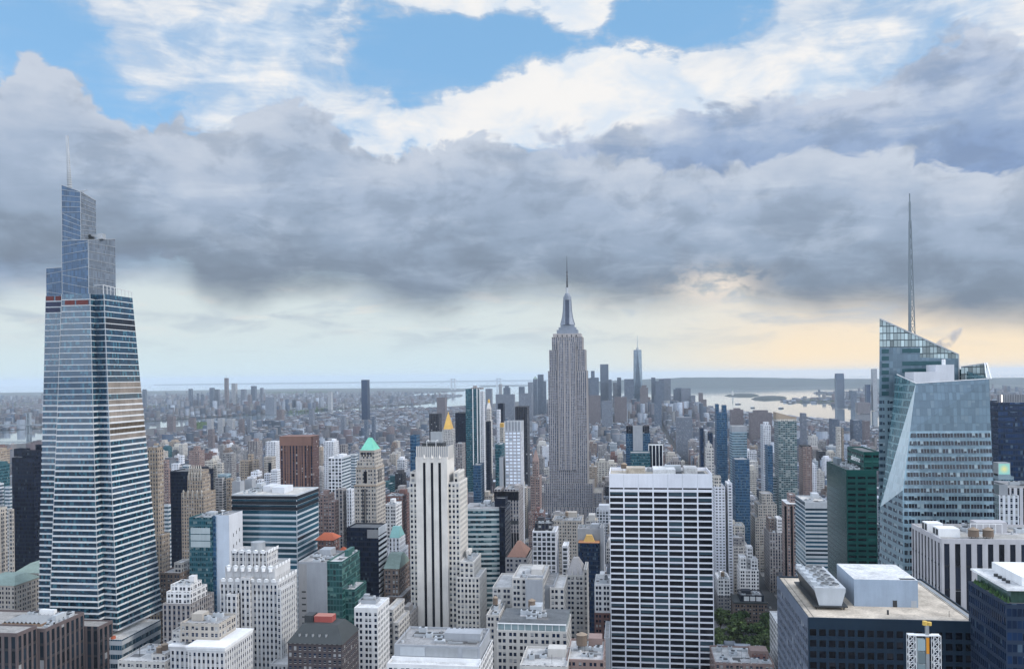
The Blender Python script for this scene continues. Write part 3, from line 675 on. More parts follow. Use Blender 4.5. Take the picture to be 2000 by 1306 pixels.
for k in range(60):
    px_, py_ = x0 + 1.4 + rng.uniform(-.5, .5), y0 + 2 + rng.random() * (y1 - y0 - 4); b.cyl(px_, py_, z - .3, z + rng.uniform(.6, 1.8), .5, 0, M_leaf0, 5)
b.build('hedge_foliage', root)
# white-pier office
style('pier', (.50, .485, .48), (.012, .014, .02), (.012, .016, .028), bay=5.0, fl=11.4, wf=.5, hf=.92, pb=.04, roof=(.36, .35, .33))
root, g = bld('office_building', 'pale concrete office with tall dark window strips and two timber water tanks on its roof', 'office building',
    [(1838, 2120, 1053, 440, 43, dict(head=2.4))], 'pier', 'the pier-fronted office', rf='NE')
x0, x1, y0, y1, z, _ = g[0]; z -= 1
for xx in (x0 + 17.5, x0 + 24.3): water_tank(root, xx, y0 + 7, z - 2, 2.5, 3.4)
for (a, c, d_, e, h) in ((2, 12, 9, 18, 4.2), (1, 8.5, 22, 30, 4.6)): 
    b = MB(); b.box(x0 + a, x0 + c, y0 + d_, y0 + e, z, z + h, M_white); b.build('cooling_unit', root)
    for q in (0, 1):
        b = MB(); b.box(x0 + a - .06, x0 + a, y0 + d_ + 1 + q * 4, y0 + d_ + 4 + q * 4, z + .8, z + h - .6, M_dkmetal); b.build('louvre', root)
rng = random.Random(8); clutter(root, x0 + 14, x1 - 3, y0 + 14, y1 - 3, z, 9, rng, ST['pier']['wall'])
b = MB()
for k in range(6): b.bar((x0 + 21 + k * 3, y0 + 20, z), (x0 + 21 + k * 3, y0 + 20, z + 5), .12, M_white)
b.bar((x0 + 21, y0 + 20, z + 5), (x0 + 36, y0 + 20, z + 5), .15, M_white); b.build('dunnage_frame', root)
# brown granite block, bottom left
root, g = bld('office_building', 'dark brown granite office with tall dark windows and a skylight on its roof', 'office building',
    [(-90, 88, 1224, 500, 39, dict(head=2.2, rf='NW', par=1.2)), (-90, 33, 1234, 482, 17.7, dict(g=1, head=2.2, rf='NW')), (120, 192, 1222, 540, 16, dict(g=1, head=2.2, rf='W'))], 'granite', 'the brown granite office')
x0, x1, y0, y1, z, _ = g[0]; z -= 1.2
b = MB()
for k in range(9):
    xx = x1 - 36 + k * 3; b.face([(xx, y0 + 8, z + 1.4), (xx + 1.5, y0 + 8, z + 2.8), (xx + 1.5, y0 + 26, z + 2.8), (xx, y0 + 26, z + 1.4)], M_ac); b.face([(xx + 1.5, y0 + 8, z + 2.8), (xx + 3, y0 + 8, z + 1.4), (xx + 3, y0 + 26, z + 1.4), (xx + 1.5, y0 + 26, z + 2.8)], M_metal)
b.box(x1 - 36.5, x1 - 8.5, y0 + 7.5, y0 + 26.5, z, z + 1.4, plain('brown_metal', (.25, .17, .12), .7)); b.build('skylight', root)
rng = random.Random(2); clutter(root, x1 - 45, x1 - 2, y0 + 27, y1 - 1, z, 6, rng, M_white); clutter(root, x1 - 8, x1 - 1, y0 + 4, y1 - 3, z, 5, rng, M_ac)
b = MB()
for k in range(5): b.cyl(x1 - 26 + k * 1.9, y0 - 6 + (k % 2) * 1.5, z - .2, z + 2.2, 1.1, .7, M_white, 10)
b.build('ventilator', root)
# white stone block with a white cornice
root, g = bld('office_building', 'white stone block with a broad white cornice and a tan penthouse storey', 'office building',
    [(333, 370, 1259, 441, 26, dict(rf='N', head=3.2)), (367, 438, 1262, 430, 34, dict(g=1, rf='NW', head=3.2)), (352, 428, 1216, 441, 20, dict(st='beige', on=1, cl=4)), (336, 352, 1231, 445, 14, dict(st='pale_stone', on=0))], 'white_deco', 'the white-corniced block')
x0, x1, y0, y1, z, _ = g[1]
b = MB(); b.box(x0 - .9, x1 + .9, y0 - .9, y1, z - .9, z + .1, M_white); b.box(x0 - .5, x1 + .5, y0 - .5, y1, z - 2.0, z - .93, M_white); b.build('cornice', root)
x0, x1, y0, y1, z, _ = g[0]
b = MB(); b.box(x0 - .9, x1 - .8, y0 - .9, y1, z - .9, z + .1, M_white); b.build('cornice', root)
# white setback tower with the scalloped crown
root, g = bld('deco_tower', 'white setback tower with scalloped parapets and a drum on its crown', 'tower',
    [(430, 542, 1133, 500, 30, dict(rf='NW', head=2.6)), (443, 462, 1160, 494, 8, dict(g=1, rf='N')), (541, 548, 1150, 497, 22, dict(g=1, rf='W')), (441, 536, 1107, 503, 24, dict(on=0, rf='NW', head=6)), (452, 521, 1077, 506, 17, dict(on=3, head=3)), (528, 583, 1296, 485, 18, dict(g=1, rf='NW')), (470, 488, 1128, 497.5, 5, dict(g=1, rf='N'))], 'white_deco', 'the scalloped white tower')
x0, x1, y0, y1, z, _ = g[4]
b = MB(); b.cyl((x0 + x1) / 2 + 2, y0 + 9, z - 1, z + 4.6, 4.4, 4.4, M_metal, 24); b.build('rooftop_drum', root)
for i in (0, 3, 4):
    x0, x1, y0, y1, z, _ = g[i]; n = max(3, round((x1 - x0) / 4.8))
    for k in range(n):
        xx = x0 + (x1 - x0) * (k + .5) / n; b = MB(); b.box(xx - 1.5, xx + 1.5, y0 - .75, y0 - .45, z - .8, z + 1.0, M_white); b.cyl(xx, y0 - .5, z + 1.0, z + 1.35, 1.0, .6, M_white, 8)
        if i == 3: b.cyl(xx, y0 - .8, z - 2.4, z - .6, 1.2, 1.2, M_white, 8)
        b.build('scallop', root)
        b = MB(); b.box(xx - 2.3, xx - 1.9, y0 - .9, y0 - .4, z - (16 if i == 4 else 6), z + .6, ST['white_deco']['wall']); b.build('buttress', root)
    m_ = max(2, round((y1 - y0) / 4.8))
    for k in range(m_):
        yy = y0 + (y1 - y0) * (k + .5) / m_; b = MB(); b.box(x1 + .45, x1 + .75, yy - 1.5, yy + 1.5, z - .8, z + 1, M_white); b.build('scallop', root)
# mansard with the red roof-house
root, g = bld('old_building', 'dark stone building under a black mansard roof with a red shed on top', 'building',
    [(562, 668, 1256, 470, 30, dict(head=1, noroof=1))], 'dark_brown', 'the black mansard building')
x0, x1, y0, y1, z, _ = g[0]
b = MB(); b.pyramid(x0 - .6, x1 + .6, y0 - .6, y1 + .6, z, z + 8.5, M_slate, (x1 - x0) * .33, (y1 - y0) * .22); b.build('mansard_roof', root)
for k in range(5):
    b = MB(); xx = x0 + 6 + k * 4; b.cyl(xx, y0 + 3.2, z + 2.4, z + 4.6, .7, .7, M_metal, 10); b.cyl(xx, y0 + 3.2, z + 4.6, z + 5.3, .7, .1, M_slate, 10); b.build('dormer', root)
b = MB(); M_redshed = plain('red_sheet', (.30, .07, .06), .7); b.box(x0 + 11, x0 + 22, y0 + 13, y0 + 20, z + 8.3, z + 12, M_redshed, mtop=plain('red_roof', (.36, .16, .13), .8)); b.build('roof_shed', root)
b = MB(); b.box(x0 + 5.5, x0 + 10.5, y0 + 12, y0 + 20, z + 8.3, z + 12.5, M_dkmetal); b.build('roof_shed', root)
# stone block at centre bottom (white parapets, low)
root, g = bld('white_building', 'broad white low block below the cream striped tower, grey louvres along its top', 'building',
    [(756, 936, 1297, 392, 40, dict(rf='N', head=2)), (770, 937, 1260, 400, 30, dict(on=0, st='panel', cl=18))], 'white_stone', 'the white louvred block')
x0, x1, y0, y1, z, _ = g[1]
for a, c in ((.07, .36), (.37, .74), (.8, .97)):
    b = MB(); b.box(x0 + (x1 - x0) * a, x0 + (x1 - x0) * c, y0 - .12, y0 - .02, z - 5.2, z - 1.0, M_ac if a < .3 else M_metal); b.build('louvre', root)
b = MB(); b.box(x0 - 1, x1 + .5, y0 - 1.2, y0 - .2, z - 10.5, z - 5.6, M_white); b.build('parapet_wall', root)
for k in range(5):
    b = MB(); b.box(x0 + 8 + k * 6.2, x0 + 9.4 + k * 6.2, y0 - 1.35, y0 - 1.22, z - 10.3, z - 7.6, M_dkmetal); b.build('door', root)
# white tower block with arcaded top
bld('office_tower', 'white stone office tower with an arcade of tall windows below its cornice', 'tower',
    [(692, 737, 1186, 520, 26, dict(rf='NW', head=3)), (700, 734, 1172, 532, 10, dict(on=0, st='panel', cl=4))], 'white_stone', 'the arcaded white tower')
# teal and white tower
root, g = bld('office_tower', 'slender tower with a teal glass front and blank pale side walls', 'tower',
    [(369, 413, 1010, 600, 22, dict(st='teal_glass', head=6, cl=0)), (413, 420.5, 1008, 601.5, 20, dict(g=1, st='blue_glass')), (420.5, 447, 1006, 603, 22, dict(g=1, st='panel'))], 'panel', 'the teal-fronted tower')
x0, x1, y0, y1, z, _ = g[0]; X1 = g[2][1]; Z = g[2][4]
M_pal = plain('pale_panel', (.54, .56, .60), .7, 0, .08); M_pal2 = plain('pale_blue_panel', (.48, .54, .62), .7, 0, .08)
b = MB(); b.box(X1, X1 + .3, g[2][2] - .2, g[2][3], 0, Z + .3, M_pal); b.build('side_wall', root)
b = MB(); b.box(g[2][0] + .1, X1 - .1, g[2][2] - .25, g[2][2] - .05, 0, Z + .2, M_pal2); b.build('blank_wall', root)
for k in range(3):
    b = MB(); b.box(x0 + 1.2, x1 - 1.2, y0 - .12, y0 - .02, z - 12.2 - k * 5.0, z - 7.8 - k * 5.0, plain('spandrel_glass', (.36, .42, .44), .35, 0, .1)); b.build('glass_panel', root)
for k in range(3):
    for j in range(5):
        b = MB(); b.box(X1 + .3, X1 + .36, g[2][2] + 6 + k * 5, g[2][2] + 7 + k * 5, Z - 17 - j * 8.4 + k * 1.2, Z - 14.4 - j * 8.4 + k * 1.2, M_dkmetal); b.build('window', root)
b = MB(); xx, yy = g[2][0] + 1, y0 + 12; b.cyl(xx, yy, Z - 1, Z + 2.5, .3, .3, M_white, 8); b.cyl(xx + .6, yy, Z + 1.2, Z + 2.4, .3, 1.7, M_white, 14); b.build('satellite_dish', root)
clutter(root, x0 + 1, x1 - 1, y0 + 2, y1 - 1, z - 1, 4, random.Random(4), M_ac)
# broad banded glass office
style('ribbon', (.50, .53, .54), ior=1.8, glass=(.014, .078, .118), bay=9.2, fl=4.3, wf=.97, hf=.66, pb=.3, blind=(.10, .20, .25), metal=.3, groups=6, roof=(.52, .5, .47))
root, g = bld('office_tower', 'broad flat-roofed office of green glass ribbons and white spandrels, two black bands under its roof', 'tower',
    [(453, 579, 965, 640, 47, dict(rf='NW', head=4.0, par=.8))], 'ribbon', 'the ribbon-glass office')
x0, x1, y0, y1, z, _ = g[0]
for zz in (z - 3.8, z - 8.0, z - 12.4):
    b = MB(); b.box(x0 - .4, x1 + .42, y0 - .42, y1, zz, zz + 2.6, plain('black_louvre', (.008, .01, .016), .4, 0, 0)); b.build('louvre_band', root)
for (a, c, d_, e, h) in ((.52, .72, 12, 30, 4.0), (.30, .42, 22, 40, 3.6)):
    b = MB(); b.box(x0 + (x1 - x0) * a, x0 + (x1 - x0) * c, y0 + d_, y0 + e, z - .8, z + h, M_pal); b.build('bulkhead', root)
clutter(root, x0 + 2, x0 + 16, y0 + 6, y1 - 2, z - .8, 7, random.Random(3), M_ac)
# grey panel and green glass building
root, g = bld('office_tower', 'grey panelled slab joined to a green glass wing with a roof terrace', 'tower',
    [(582, 638, 1097, 560, 40, dict(st='panel', cl=5, par=1.6)), (638, 668, 1096, 560.5, 39, dict(g=1, st='sea_glass', cl=3)), (656, 693, 1150, 566, 26, dict(g=1, st='sea_glass', cl=4))], 'panel', 'the grey panel slab')
x0, x1, y0, y1, z, _ = g[0]
for k in range(10):
    b = MB(); b.box(x0 + 2.5, x0 + 5.4, y0 - .07, y0 - .02, z - 21 - k * 4.3, z - 20 - k * 4.3, M_dkmetal); b.build('vent_slot', root)
b = MB(); b.box(x0 + .3, x0 + 6.2, y0 - .05, y0 - .01, 0, z - 1.5, plain('grey_panel_dark', (.30, .30, .305), .7)); b.build('wall_panel', root)
# dark glass box with the striped side
root, g = bld('office_tower', 'dark glass box with white bands across its narrow side wall', 'tower',
    [(677, 739, 1030, 640, 22, dict(st='dark_glass', head=3))], 'dark_glass', 'the black glass box')
x0, x1, y0, y1, z, _ = g[0]
for k in range(26):
    b = MB(); zz = z - 9 - k * 4.1; b.box(x1, x1 + .35, y0 + .1, y1, zz, zz + 1.9, M_white); b.build('spandrel_band', root)
b = MB(); b.box(x1, x1 + .35, y0 + .1, y1, z - 6, z, M_white); b.build('spandrel_band', root)
b = MB(); b.box(x1 - 9, x1 - .02, y0 - .12, y0 - .02, z - 8, z - 1.4, plain('grey_metal_panel', (.22, .225, .23), .5)); b.build('wall_panel', root)
# cream striped tower
style('cream_tower', (.64, .60, .53), (.54, .51, .45), bay=3.0, fl=3.85, wf=.56, hf=.56, pb=.4, roof=PALE)
root, g = bld('deco_tower', 'cream stone tower with three black stripes running up its front', 'tower',
    [(800, 897, 941, 622, 30, dict(rf='NW', head=1.4)), (813, 872, 893, 619.5, 26, dict(g=1, rf='', st='panel')), (886, 895, 921, 626, 22, dict(g=1, rf='NW')), (898, 925, 1096, 614, 30, dict(g=1, rf='NW', cl=3)), (892, 936, 1126, 612, 30.5, dict(g=1, rf='NW')), (801, 812, 921, 625, 20, dict(g=1, rf='N')), (814, 875, 872, 623, 18, dict(on=1, st='panel'))], 'cream_tower', 'the black-striped cream tower')
M_cream = ST['cream_tower']['wall']
x0, x1, y0, y1, z, _ = g[1]
b = MB(); b.box(x0 - .01, x1 + .01, y0 - .5, y0 - .01, 0, z + .3, M_cream); b.box(x1, x1 + .4, y0 - .5, y1, 0, z + .3, M_cream); b.box(x0 - .4, x0 - .02, y0 - .5, y1, 0, z + .3, M_cream); b.build('shaft_front', root)
for uc in (828.5, 843.5, 858.5):
    xx = P(uc, 900, 619).x; b = MB(); b.box(xx - .95, xx + .95, y0 - .58, y0 - .5, 2, z - 3.8, M_blackstrip); b.build('window_strip', root)
    b = MB(); b.box(xx - 1.0, xx + 1.0, y0 - .75, y0 - .5, z - 3.8, z - .6, M_cream); b.cyl(xx, y0 - .6, z - .6, z + 2.6, 1.2, 0, M_cream, 4); b.build('finial', root)
x0, x1, y0, y1, z, _ = g[6]; b = MB()
n = 15
for k in range(n + 1): xx = x0 + (x1 - x0) * k / n; b.box(xx - .35, xx + .35, y0 - .45, y0 - .01, z - 9.5, z + .4, M_cream)
for k in range(9): yy = y0 + (y1 - y0) * k / 8; b.box(x1 + .01, x1 + .45, yy - .35, yy + .35, z - 9.5, z + .4, M_cream)
b.build('fluted_trim', root)
b = MB(); zz = z - .8
for xx in (x0 + 7, x0 + 14): 
    for yy in (y0 + 3, y0 + 10): b.bar((xx, yy, zz), (xx, yy, zz + 5), .18, M_white)
for (p, q) in (((x0 + 7, y0 + 3), (x0 + 14, y0 + 3)), ((x0 + 14, y0 + 3), (x0 + 14, y0 + 10)), ((x0 + 7, y0 + 3), (x0 + 7, y0 + 10))): b.bar((*p, zz + 5), (*q, zz + 5), .2, M_white)
b.build('dunnage_frame', root)
b = MB(); b.box(x0 + 3, x0 + 19, y0 + 3.5, y0 + 16, zz, zz + 3.2, M_dkmetal); b.build('mechanical_house', root)
ac_unit(root, x0 + 8, y0 + 11, zz + 3.2, 9, 5, 8, random.Random(1), M_metal)
# white grid slab: the wide white office
style('grace', (.74, .74, .745), amt=.07, glass=(.007, .009, .015), bay=10.2, fl=4.0, wf=.905, hf=.73, pb=.35, blind=(.035, .065, .085), var=.85, roof=(.50, .45, .38))
root, g = bld('office_tower', 'wide white office slab with black window bands in seven bays', 'tower',
    [(1189.5, 1391, 925, 585, 42, dict(rf='N', head=12.3, par=2.5, d=.5))], 'grace', 'the wide white slab', most=100)
x0, x1, y0, y1, z, _ = g[0]
b = MB(); n = 7
for k in range(n): b.box(x0 + (k + .04) * (x1 - x0) / n, x0 + (k + .96) * (x1 - x0) / n, y0 - .62, y0 - .56, z - 10.4, z - 9.4, M_blackstrip)
b.build('slot_rib', root)
for k in range(1, n):
    b = MB(); xx = x0 + k * (x1 - x0) / n; b.box(xx - .07, xx + .07, y0 - .60, y0 - .54, z - 9, z - .1, M_ac); b.build('panel_joint', root)
for (a, c, d_, e, h, mm) in ((.17, .36, 18, 32, 4.4, TANR), (.44, .66, 14, 38, 3.8, WHITE), (.75, .88, 18, 36, 4.5, PALE)):
    b = MB(); b.box(x0 + (x1 - x0) * a, x0 + (x1 - x0) * c, y0 + d_, y0 + e, z - 2.5, z - 2.5 + h, roofmat('bulkhead_%.2f' % mm[0], mm)); b.build('bulkhead', root)
for (a, c) in ((.66, .73), (.89, .96)):
    b = MB(); b.box(x0 + (x1 - x0) * a, x0 + (x1 - x0) * c, y0 + 6, y0 + 36, z - 2.48, z - 2.2, M_dkmetal); b.build('roof_well', root)
water_tank(root, x0 + 10, y0 + 34, z - 3, 2.2, 3.0)
clutter(root, x0 + 24, x1 - 14, y0 + 26, y1 - 1, z - 2.5, 6, random.Random(6), M_ac)
# beige stepped blocks at the centre
bld('stone_building', 'stepped pale stone block with a blank slab wall rising at its middle', 'building',
    [(962, 1008, 1146, 552, 40, dict(rf='N')), (1000, 1062, 1128, 545, 40, dict(g=1, st='pale_stone', rf='N', cl=2)), (1026, 1059, 1132, 539, 12, dict(g=1, st='panel')), (1060, 1082, 1142, 550, 36, dict(g=1, st='panel')), (1074, 1101, 1147, 548, 36, dict(g=1, rf='N'))], 'pale_stone', 'the stepped pale block')
bld('stone_building', 'narrow old stone block between the cream tower and the pale stepped block', 'building',
    [(950, 975, 1200, 520, 30, dict(rf='N', cl=2))], 'pale_stone', 'the narrow old block')
root, g = bld('stone_building', 'pale stone block with a white glass-fronted storey along its roof', 'building',
    [(970, 1107, 1231, 470, 36, dict(rf='N', head=1.2, cl=0))], 'pale_stone', 'the glass-topped stone block')
x0, x1, y0, y1, z, _ = g[0]; b = MB(); b.box(x0 + .5, x1 - .5, y0 + 1.2, y1 - 2, z - 1, z + 3.1, plain('pale_glass_wall', (.24, .32, .34), .2, .2, .2), mtop=roofmat('deck_grey', (.10, .11, .12))); b.build('glazed_storey', root)
b = MB(); n = 10
for k in range(n + 1): xx = x0 + .5 + (x1 - x0 - 1) * k / n; b.box(xx - .15, xx + .15, y0 + 1.0, y0 + 1.18, z - 1, z + 3.3, M_white)
b.box(x0 + .3, x1 - .3, y0 + .8, y0 + 1.5, z + 3.12, z + 3.6, M_white); b.build('white_frame', root)
clutter(root, x0 + 10, x1 - 8, y0 + 8, y1 - 3, z + 3.1, 8, random.Random(14), M_ac)
root, g = bld('brick_building', 'low pinkish building with cluttered roof and pale tank before the stepped block', 'building',
    [(1106, 1179, 1287, 432, 34, dict(rf='N', cl=9))], 'pink_brick', 'the low pink building')
water_tank(root, g[0][0] + 7, g[0][2] + 17, g[0][4] - 1, 2.8, 5.5)
bld('stone_building', 'white wall end rising beside the black slit next to the white slab', 'building',
    [(1180, 1190, 1245, 520, 36, dict(st='panel'))], 'panel', 'the slit-side wall')
bld('low_building', 'low tan-roofed block under the frame, cut off by the photo edge below the stone block', 'building',
    [(1015, 1108, 1299, 420, 30, dict(cl=5))], 'pale_stone', 'the bottom-edge block')
# buildings round the park
bld('low_building', 'low block crowded with white roof plant and a brick bulkhead before the park trees', 'building',
    [(1396, 1512, 1294, 545, 34, dict(cl=14)), (1469, 1496, 1276, 556, 12, dict(st='red_brick'))], 'pink_brick', 'the park-side low block')
bld('white_building', 'narrow white building end beside the dark office and the park trees', 'building',
    [(1523, 1540, 1226, 560, 40, dict(head=2, rf='N'))], 'white_stone', 'the narrow white end')
bld('stone_building', 'dark brick building with a white top storey beside the white slab, above the trees', 'building',
    [(1396, 1426, 1160, 900, 30), (1396, 1426, 1130, 899.5, 30, dict(st='white_stone', cl=5))], 'grey_brick', 'the white-topped dark brick building')
root, g = bld('old_building', 'brown brick studio building with a dark roof and skylights above the trees', 'building',
    [(1427, 1498, 1176, 880, 32, dict(rf='N', head=2.6)), (1440, 1492, 1162, 884, 24, dict(st='dark_glass', cl=6))], 'brown', 'the brown studio building')
x0, x1, y0, y1, z, _ = g[0]
b = MB(); b.box(x0 - 1, x1 + 1, y0 - 1, y1, z - 1, z, M_slate); b.build('cornice', root)
for k in range(3):
    b = MB(); b.box(x0 + 10 + k * 6, x0 + 15 + k * 6, y0 + 3.7, y0 + 3.95, z + .6, z + 5, M_white); b.build('skylight', root)
root, g = bld('deco_tower', 'white stepped deco building with balconies above the brown studio', 'building',
    [(1439, 1482, 1112, 930, 26, dict(rf='N')), (1441, 1458, 1088, 934, 18, dict(on=0)), (1462, 1480, 1092, 934, 18, dict(on=0)), (1456, 1470, 1068, 940, 14, dict(on=0, cl=2))], 'white_stone', 'the white deco building')
bld('stone_building', 'pale grey stone block with dark tank house behind the white deco building', 'building',
    [(1416, 1462, 1066, 1000, 34), (1428, 1454, 1050, 1005, 20, dict(st='grey_brick', cl=2))], 'pale_stone', 'the pale grey block')
# ------------------------------------------------------------------ the tapering glass tower on the east side
M_ovglass = panemat('tower_glass', (.007, .032, .058), .25, (.035, .11, .145), 0, .06, 2.0)
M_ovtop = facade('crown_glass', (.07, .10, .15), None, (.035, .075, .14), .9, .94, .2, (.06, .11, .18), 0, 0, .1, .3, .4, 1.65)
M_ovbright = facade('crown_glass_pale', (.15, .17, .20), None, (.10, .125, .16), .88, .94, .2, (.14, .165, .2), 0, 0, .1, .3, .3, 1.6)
M_terra_band = plain('white_terracotta', (.57, .58, .59), .5, 0, .1)
root = thing('skyscraper', 'tapering glass skyscraper with white spandrel bands, a stepped crown and a ringed spire', 'skyscraper', (P(170, 800, 590).x, 590, 0))
OVF = 560
def plan(v):                                        # outline of the tower at the level seen at height v on its north face
    t = (v - 624) / (1180 - 624)
    L = lambda a, b: a + (b - a) * t
    z = P(150, v, OVF).z
    x = lambda u, D: P(u, v, D).x
    uW, uB = L(205, 228), L(263, 312)
    DW = OVF + 5; DB = DW * (uW - 1227) / (uB - 1227)
    pts = [(x(L(88, 76), 568), 568), (x(L(119, 98), 568), 568), (x(L(119, 98), OVF), OVF), (x(L(177, 192), OVF), OVF), (x(L(186, 203), DW + 1.5), DW + 1.5), (x(uW, DW), DW), (x(uB, DB), DB), (x(L(88, 76), 568) + 2, DB)]
    return pts, z
pA, zA = plan(1250); pB, zB = plan(574)
def planz(z):
    t = (z - zA) / (zB - zA); return [(a[0] + (b[0] - a[0]) * t, a[1] + (b[1] - a[1]) * t) for a, b in zip(pA, pB)]
ZT = zB
def grow(pts, k):
    out = []; n = len(pts)
    for i in range(n):
        a, b, c = Vector(pts[i - 1]), Vector(pts[i]), Vector(pts[(i + 1) % n])
        n1 = Vector(((b - a).y, -(b - a).x)).normalized(); n2 = Vector(((c - b).y, -(c - b).x)).normalized()
        m_ = (n1 + n2); m_ = m_ / max(m_.dot(n1), .4); out.append((b.x + m_.x * k, b.y + m_.y * k))
    return out
fl = 4.22; nfl = int((ZT - 12) / fl)
for i in range(nfl):
    z1 = ZT - i * fl; z0 = z1 - fl; lo, hi = planz(z0), planz(z1); n = len(lo)
    if z1 < 84: break
    b = MB()
    for k in range(7):
        p, q, P1, Q1 = lo[k], lo[(k + 1) % n], hi[k], hi[(k + 1) % n]
        L = math.hypot(q[0] - p[0], q[1] - p[1]); m_ = max(1, round(L / 1.55))
        for j in range(m_):
            lerp = lambda a, c, s: (a[0] + (c[0] - a[0]) * s, a[1] + (c[1] - a[1]) * s)
            s0, s1 = j / m_, (j + 1) / m_
            b.face([(*lerp(p, q, s0), z0), (*lerp(p, q, s1), z0), (*lerp(P1, Q1, s1), z1), (*lerp(P1, Q1, s0), z1)], M_ovglass, [(0, 0), (1, 0), (1, 1), (0, 1)])
    if i < 3: b.face([(*p, z1) for p in hi], M_dkmetal)
    b.build('glass_storey', root)
    b = MB(); hh = .5 if i < 12 else 1.2 if i > 17 else .55
    g0, g1 = grow(planz(z0), .3), grow(planz(z0 + hh), .3); i1 = planz(z0 + hh); i0 = planz(z0)
    for k in range(7):
        j = (k + 1) % n
        b.face([(*g0[k], z0), (*g0[j], z0), (*g1[j], z0 + hh), (*g1[k], z0 + hh)], M_terra_band)
        b.face([(*g1[k], z0 + hh), (*g1[j], z0 + hh), (*i1[j], z0 + hh), (*i1[k], z0 + hh)], M_terra_band); b.face([(*i0[k], z0), (*i0[j], z0), (*g0[j], z0), (*g0[k], z0)], M_terra_band)
    b.build('spandrel_band', root)
for k in (2, 3, 5):                                 # corner fins
    b = MB(); a, c = planz(100)[k], planz(ZT)[k]; b.bar((*a, 100), (*c, ZT), .2, M_metal); b.build('corner_mullion', root)
# sunset reflection painted warm high on the west face, brown louvred storeys and dark mechanical ones below the crown
def westslab(i0, i1, m, nm, k=.12):
    z1, z0 = ZT - i0 * fl, ZT - i1 * fl; lo, hi = planz(z0 + .6), planz(z1)
    b = MB(); m_ = 26
    for j in range(m_):
        f0, f1 = ((j + .12) / m_, (j + .88) / m_) if 'louvre' in nm else ((j + .02) / m_, (j + .98) / m_)
        q = [(lo[5][0] + (lo[6][0] - lo[5][0]) * f + k, lo[5][1] + (lo[6][1] - lo[5][1]) * f) for f in (f0, f1)]; r = [(hi[5][0] + (hi[6][0] - hi[5][0]) * f + k, hi[5][1] + (hi[6][1] - hi[5][1]) * f) for f in (f0, f1)]
        b.face([(*q[0], z0 + .6), (*q[1], z0 + .6), (*r[1], z1 - .1), (*r[0], z1 - .1)], m, [(0, 0), (1, 0), (1, 1), (0, 1)])
    b.build(nm, root)
M_louv = plain('dark_louvre', (.015, .018, .028), .5, 0, 0)
for i in (4, 5): westslab(i, i + 1, M_louv, 'louvre_grille')
M_gold = M_gold; M_warm = plain('sunset_reflection_glass', (.25, .215, .185), .3, .1, .3)
for i in (15, 16, 18, 19, 20, 21, 24): westslab(i, i + 1, M_warm, 'reflection_grille')
for i in (22, 23): westslab(i, i + 1, plain('brown_louvre', (.10, .075, .05), .6), 'louvre_grille')
# crown: three leaning blocks
def block(name, u0, u1, u2, D, vb, tops, m, mw, parent, diag=0):
    """u0-u1 north face, u1-u2 west face; tops: v at u0, u1, u2"""
    D2 = D * (u1 - 1227) / (u2 - 1227)
    A, B, E = P(u0, tops[0], D), P(u1, tops[1], D), P(u2, tops[2], D2); F = Vector((A.x, D2, E.z + (A.z - B.z)))
    zb = P(u0, vb, D).z; b = MB()
    W, Dd = (B.x - A.x) / 1.5, (D2 - D) / 1.5
    def wall(p, q, m, n): b.face([(p.x, p.y, zb), (q.x, q.y, zb), tuple(q), tuple(p)], m, [(0, zb / 4.2), (n, zb / 4.2), (n, q.z / 4.2), (0, p.z / 4.2)])
    wall(A, B, m, round(W)); wall(B, E, mw, round(Dd)); wall(E, F, m, round(W)); wall(F, A, mw, round(Dd))
    b.face([tuple(A), tuple(B), tuple(E), tuple(F)], M_dkmetal)
    o = b.build(name, parent)
    r = MB()
    for p, q in ((A, B), (B, E)): r.bar(p, q, .2, M_metal); r.bar((p.x, p.y, zb), p, .14, M_metal)
    for k in range(diag):
        t0 = (k + .5) / diag; up = .035 if k < diag * .45 else -.05
        lv = lambda p, s: (p.x, p.y, zb + (p.z - zb) * min(max(s, 0), 1))
        nA, nB = Vector(lv(A, 1 - t0 - up)), Vector(lv(B, 1 - t0 + up)); wB, wE = Vector(lv(B, 1 - t0 + up * .4)), Vector(lv(E, 1 - t0 + (-.06 if u2 > 200 else .05)))
        r.bar(nA + Vector((0, -.15, 0)), nB + Vector((0, -.1, 0)), .11, M_metal); r.bar(wB + Vector((.15, 0, 0)), wE + Vector((.1, 0, 0)), .13, M_metal)
    r.build('diagonal_rib', o)
    return A, B, E
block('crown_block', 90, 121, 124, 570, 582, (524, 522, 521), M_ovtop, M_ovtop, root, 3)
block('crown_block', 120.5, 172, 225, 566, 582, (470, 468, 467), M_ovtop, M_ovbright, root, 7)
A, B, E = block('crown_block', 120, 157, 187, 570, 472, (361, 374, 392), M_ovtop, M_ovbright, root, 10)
b = MB(); p = P(137, 388, 574); q = P(131, 265, 574)
b.bar(p, q, .8, M_metal)
for k in range(26):
    s = k / 26; c = p.lerp(q, s); rr = 2.1 - 1.5 * s; b.cyl(c.x, c.y, c.z - .55, c.z + .55, rr, rr, M_ac, 10)
b.build('spire', root)
b = MB(); c = P(163, 377, 575); b.bar((c.x, c.y, c.z - 5), (c.x, c.y, c.z + 2), .4, M_metal); b.bar((c.x - 2.5, c.y, c.z + 1.5), (c.x + 3, c.y, c.z + 2), .3, M_metal); b.build('maintenance_davit', root)
b = MB(); c = P(178, 462, 578); b.box(c.x - 7, c.x, c.y, c.y + 4, c.z - 2, c.z + 1.5, M_dkmetal); b.bar((c.x - 4, c.y + 1, c.z + 2), (c.x + 8, c.y + 1, c.z - .5), .9, M_metal); b.box(c.x + 5, c.x + 9, c.y, c.y + 4, c.z - 2, c.z + 2, M_metal); b.build('window_washing_crane', root)
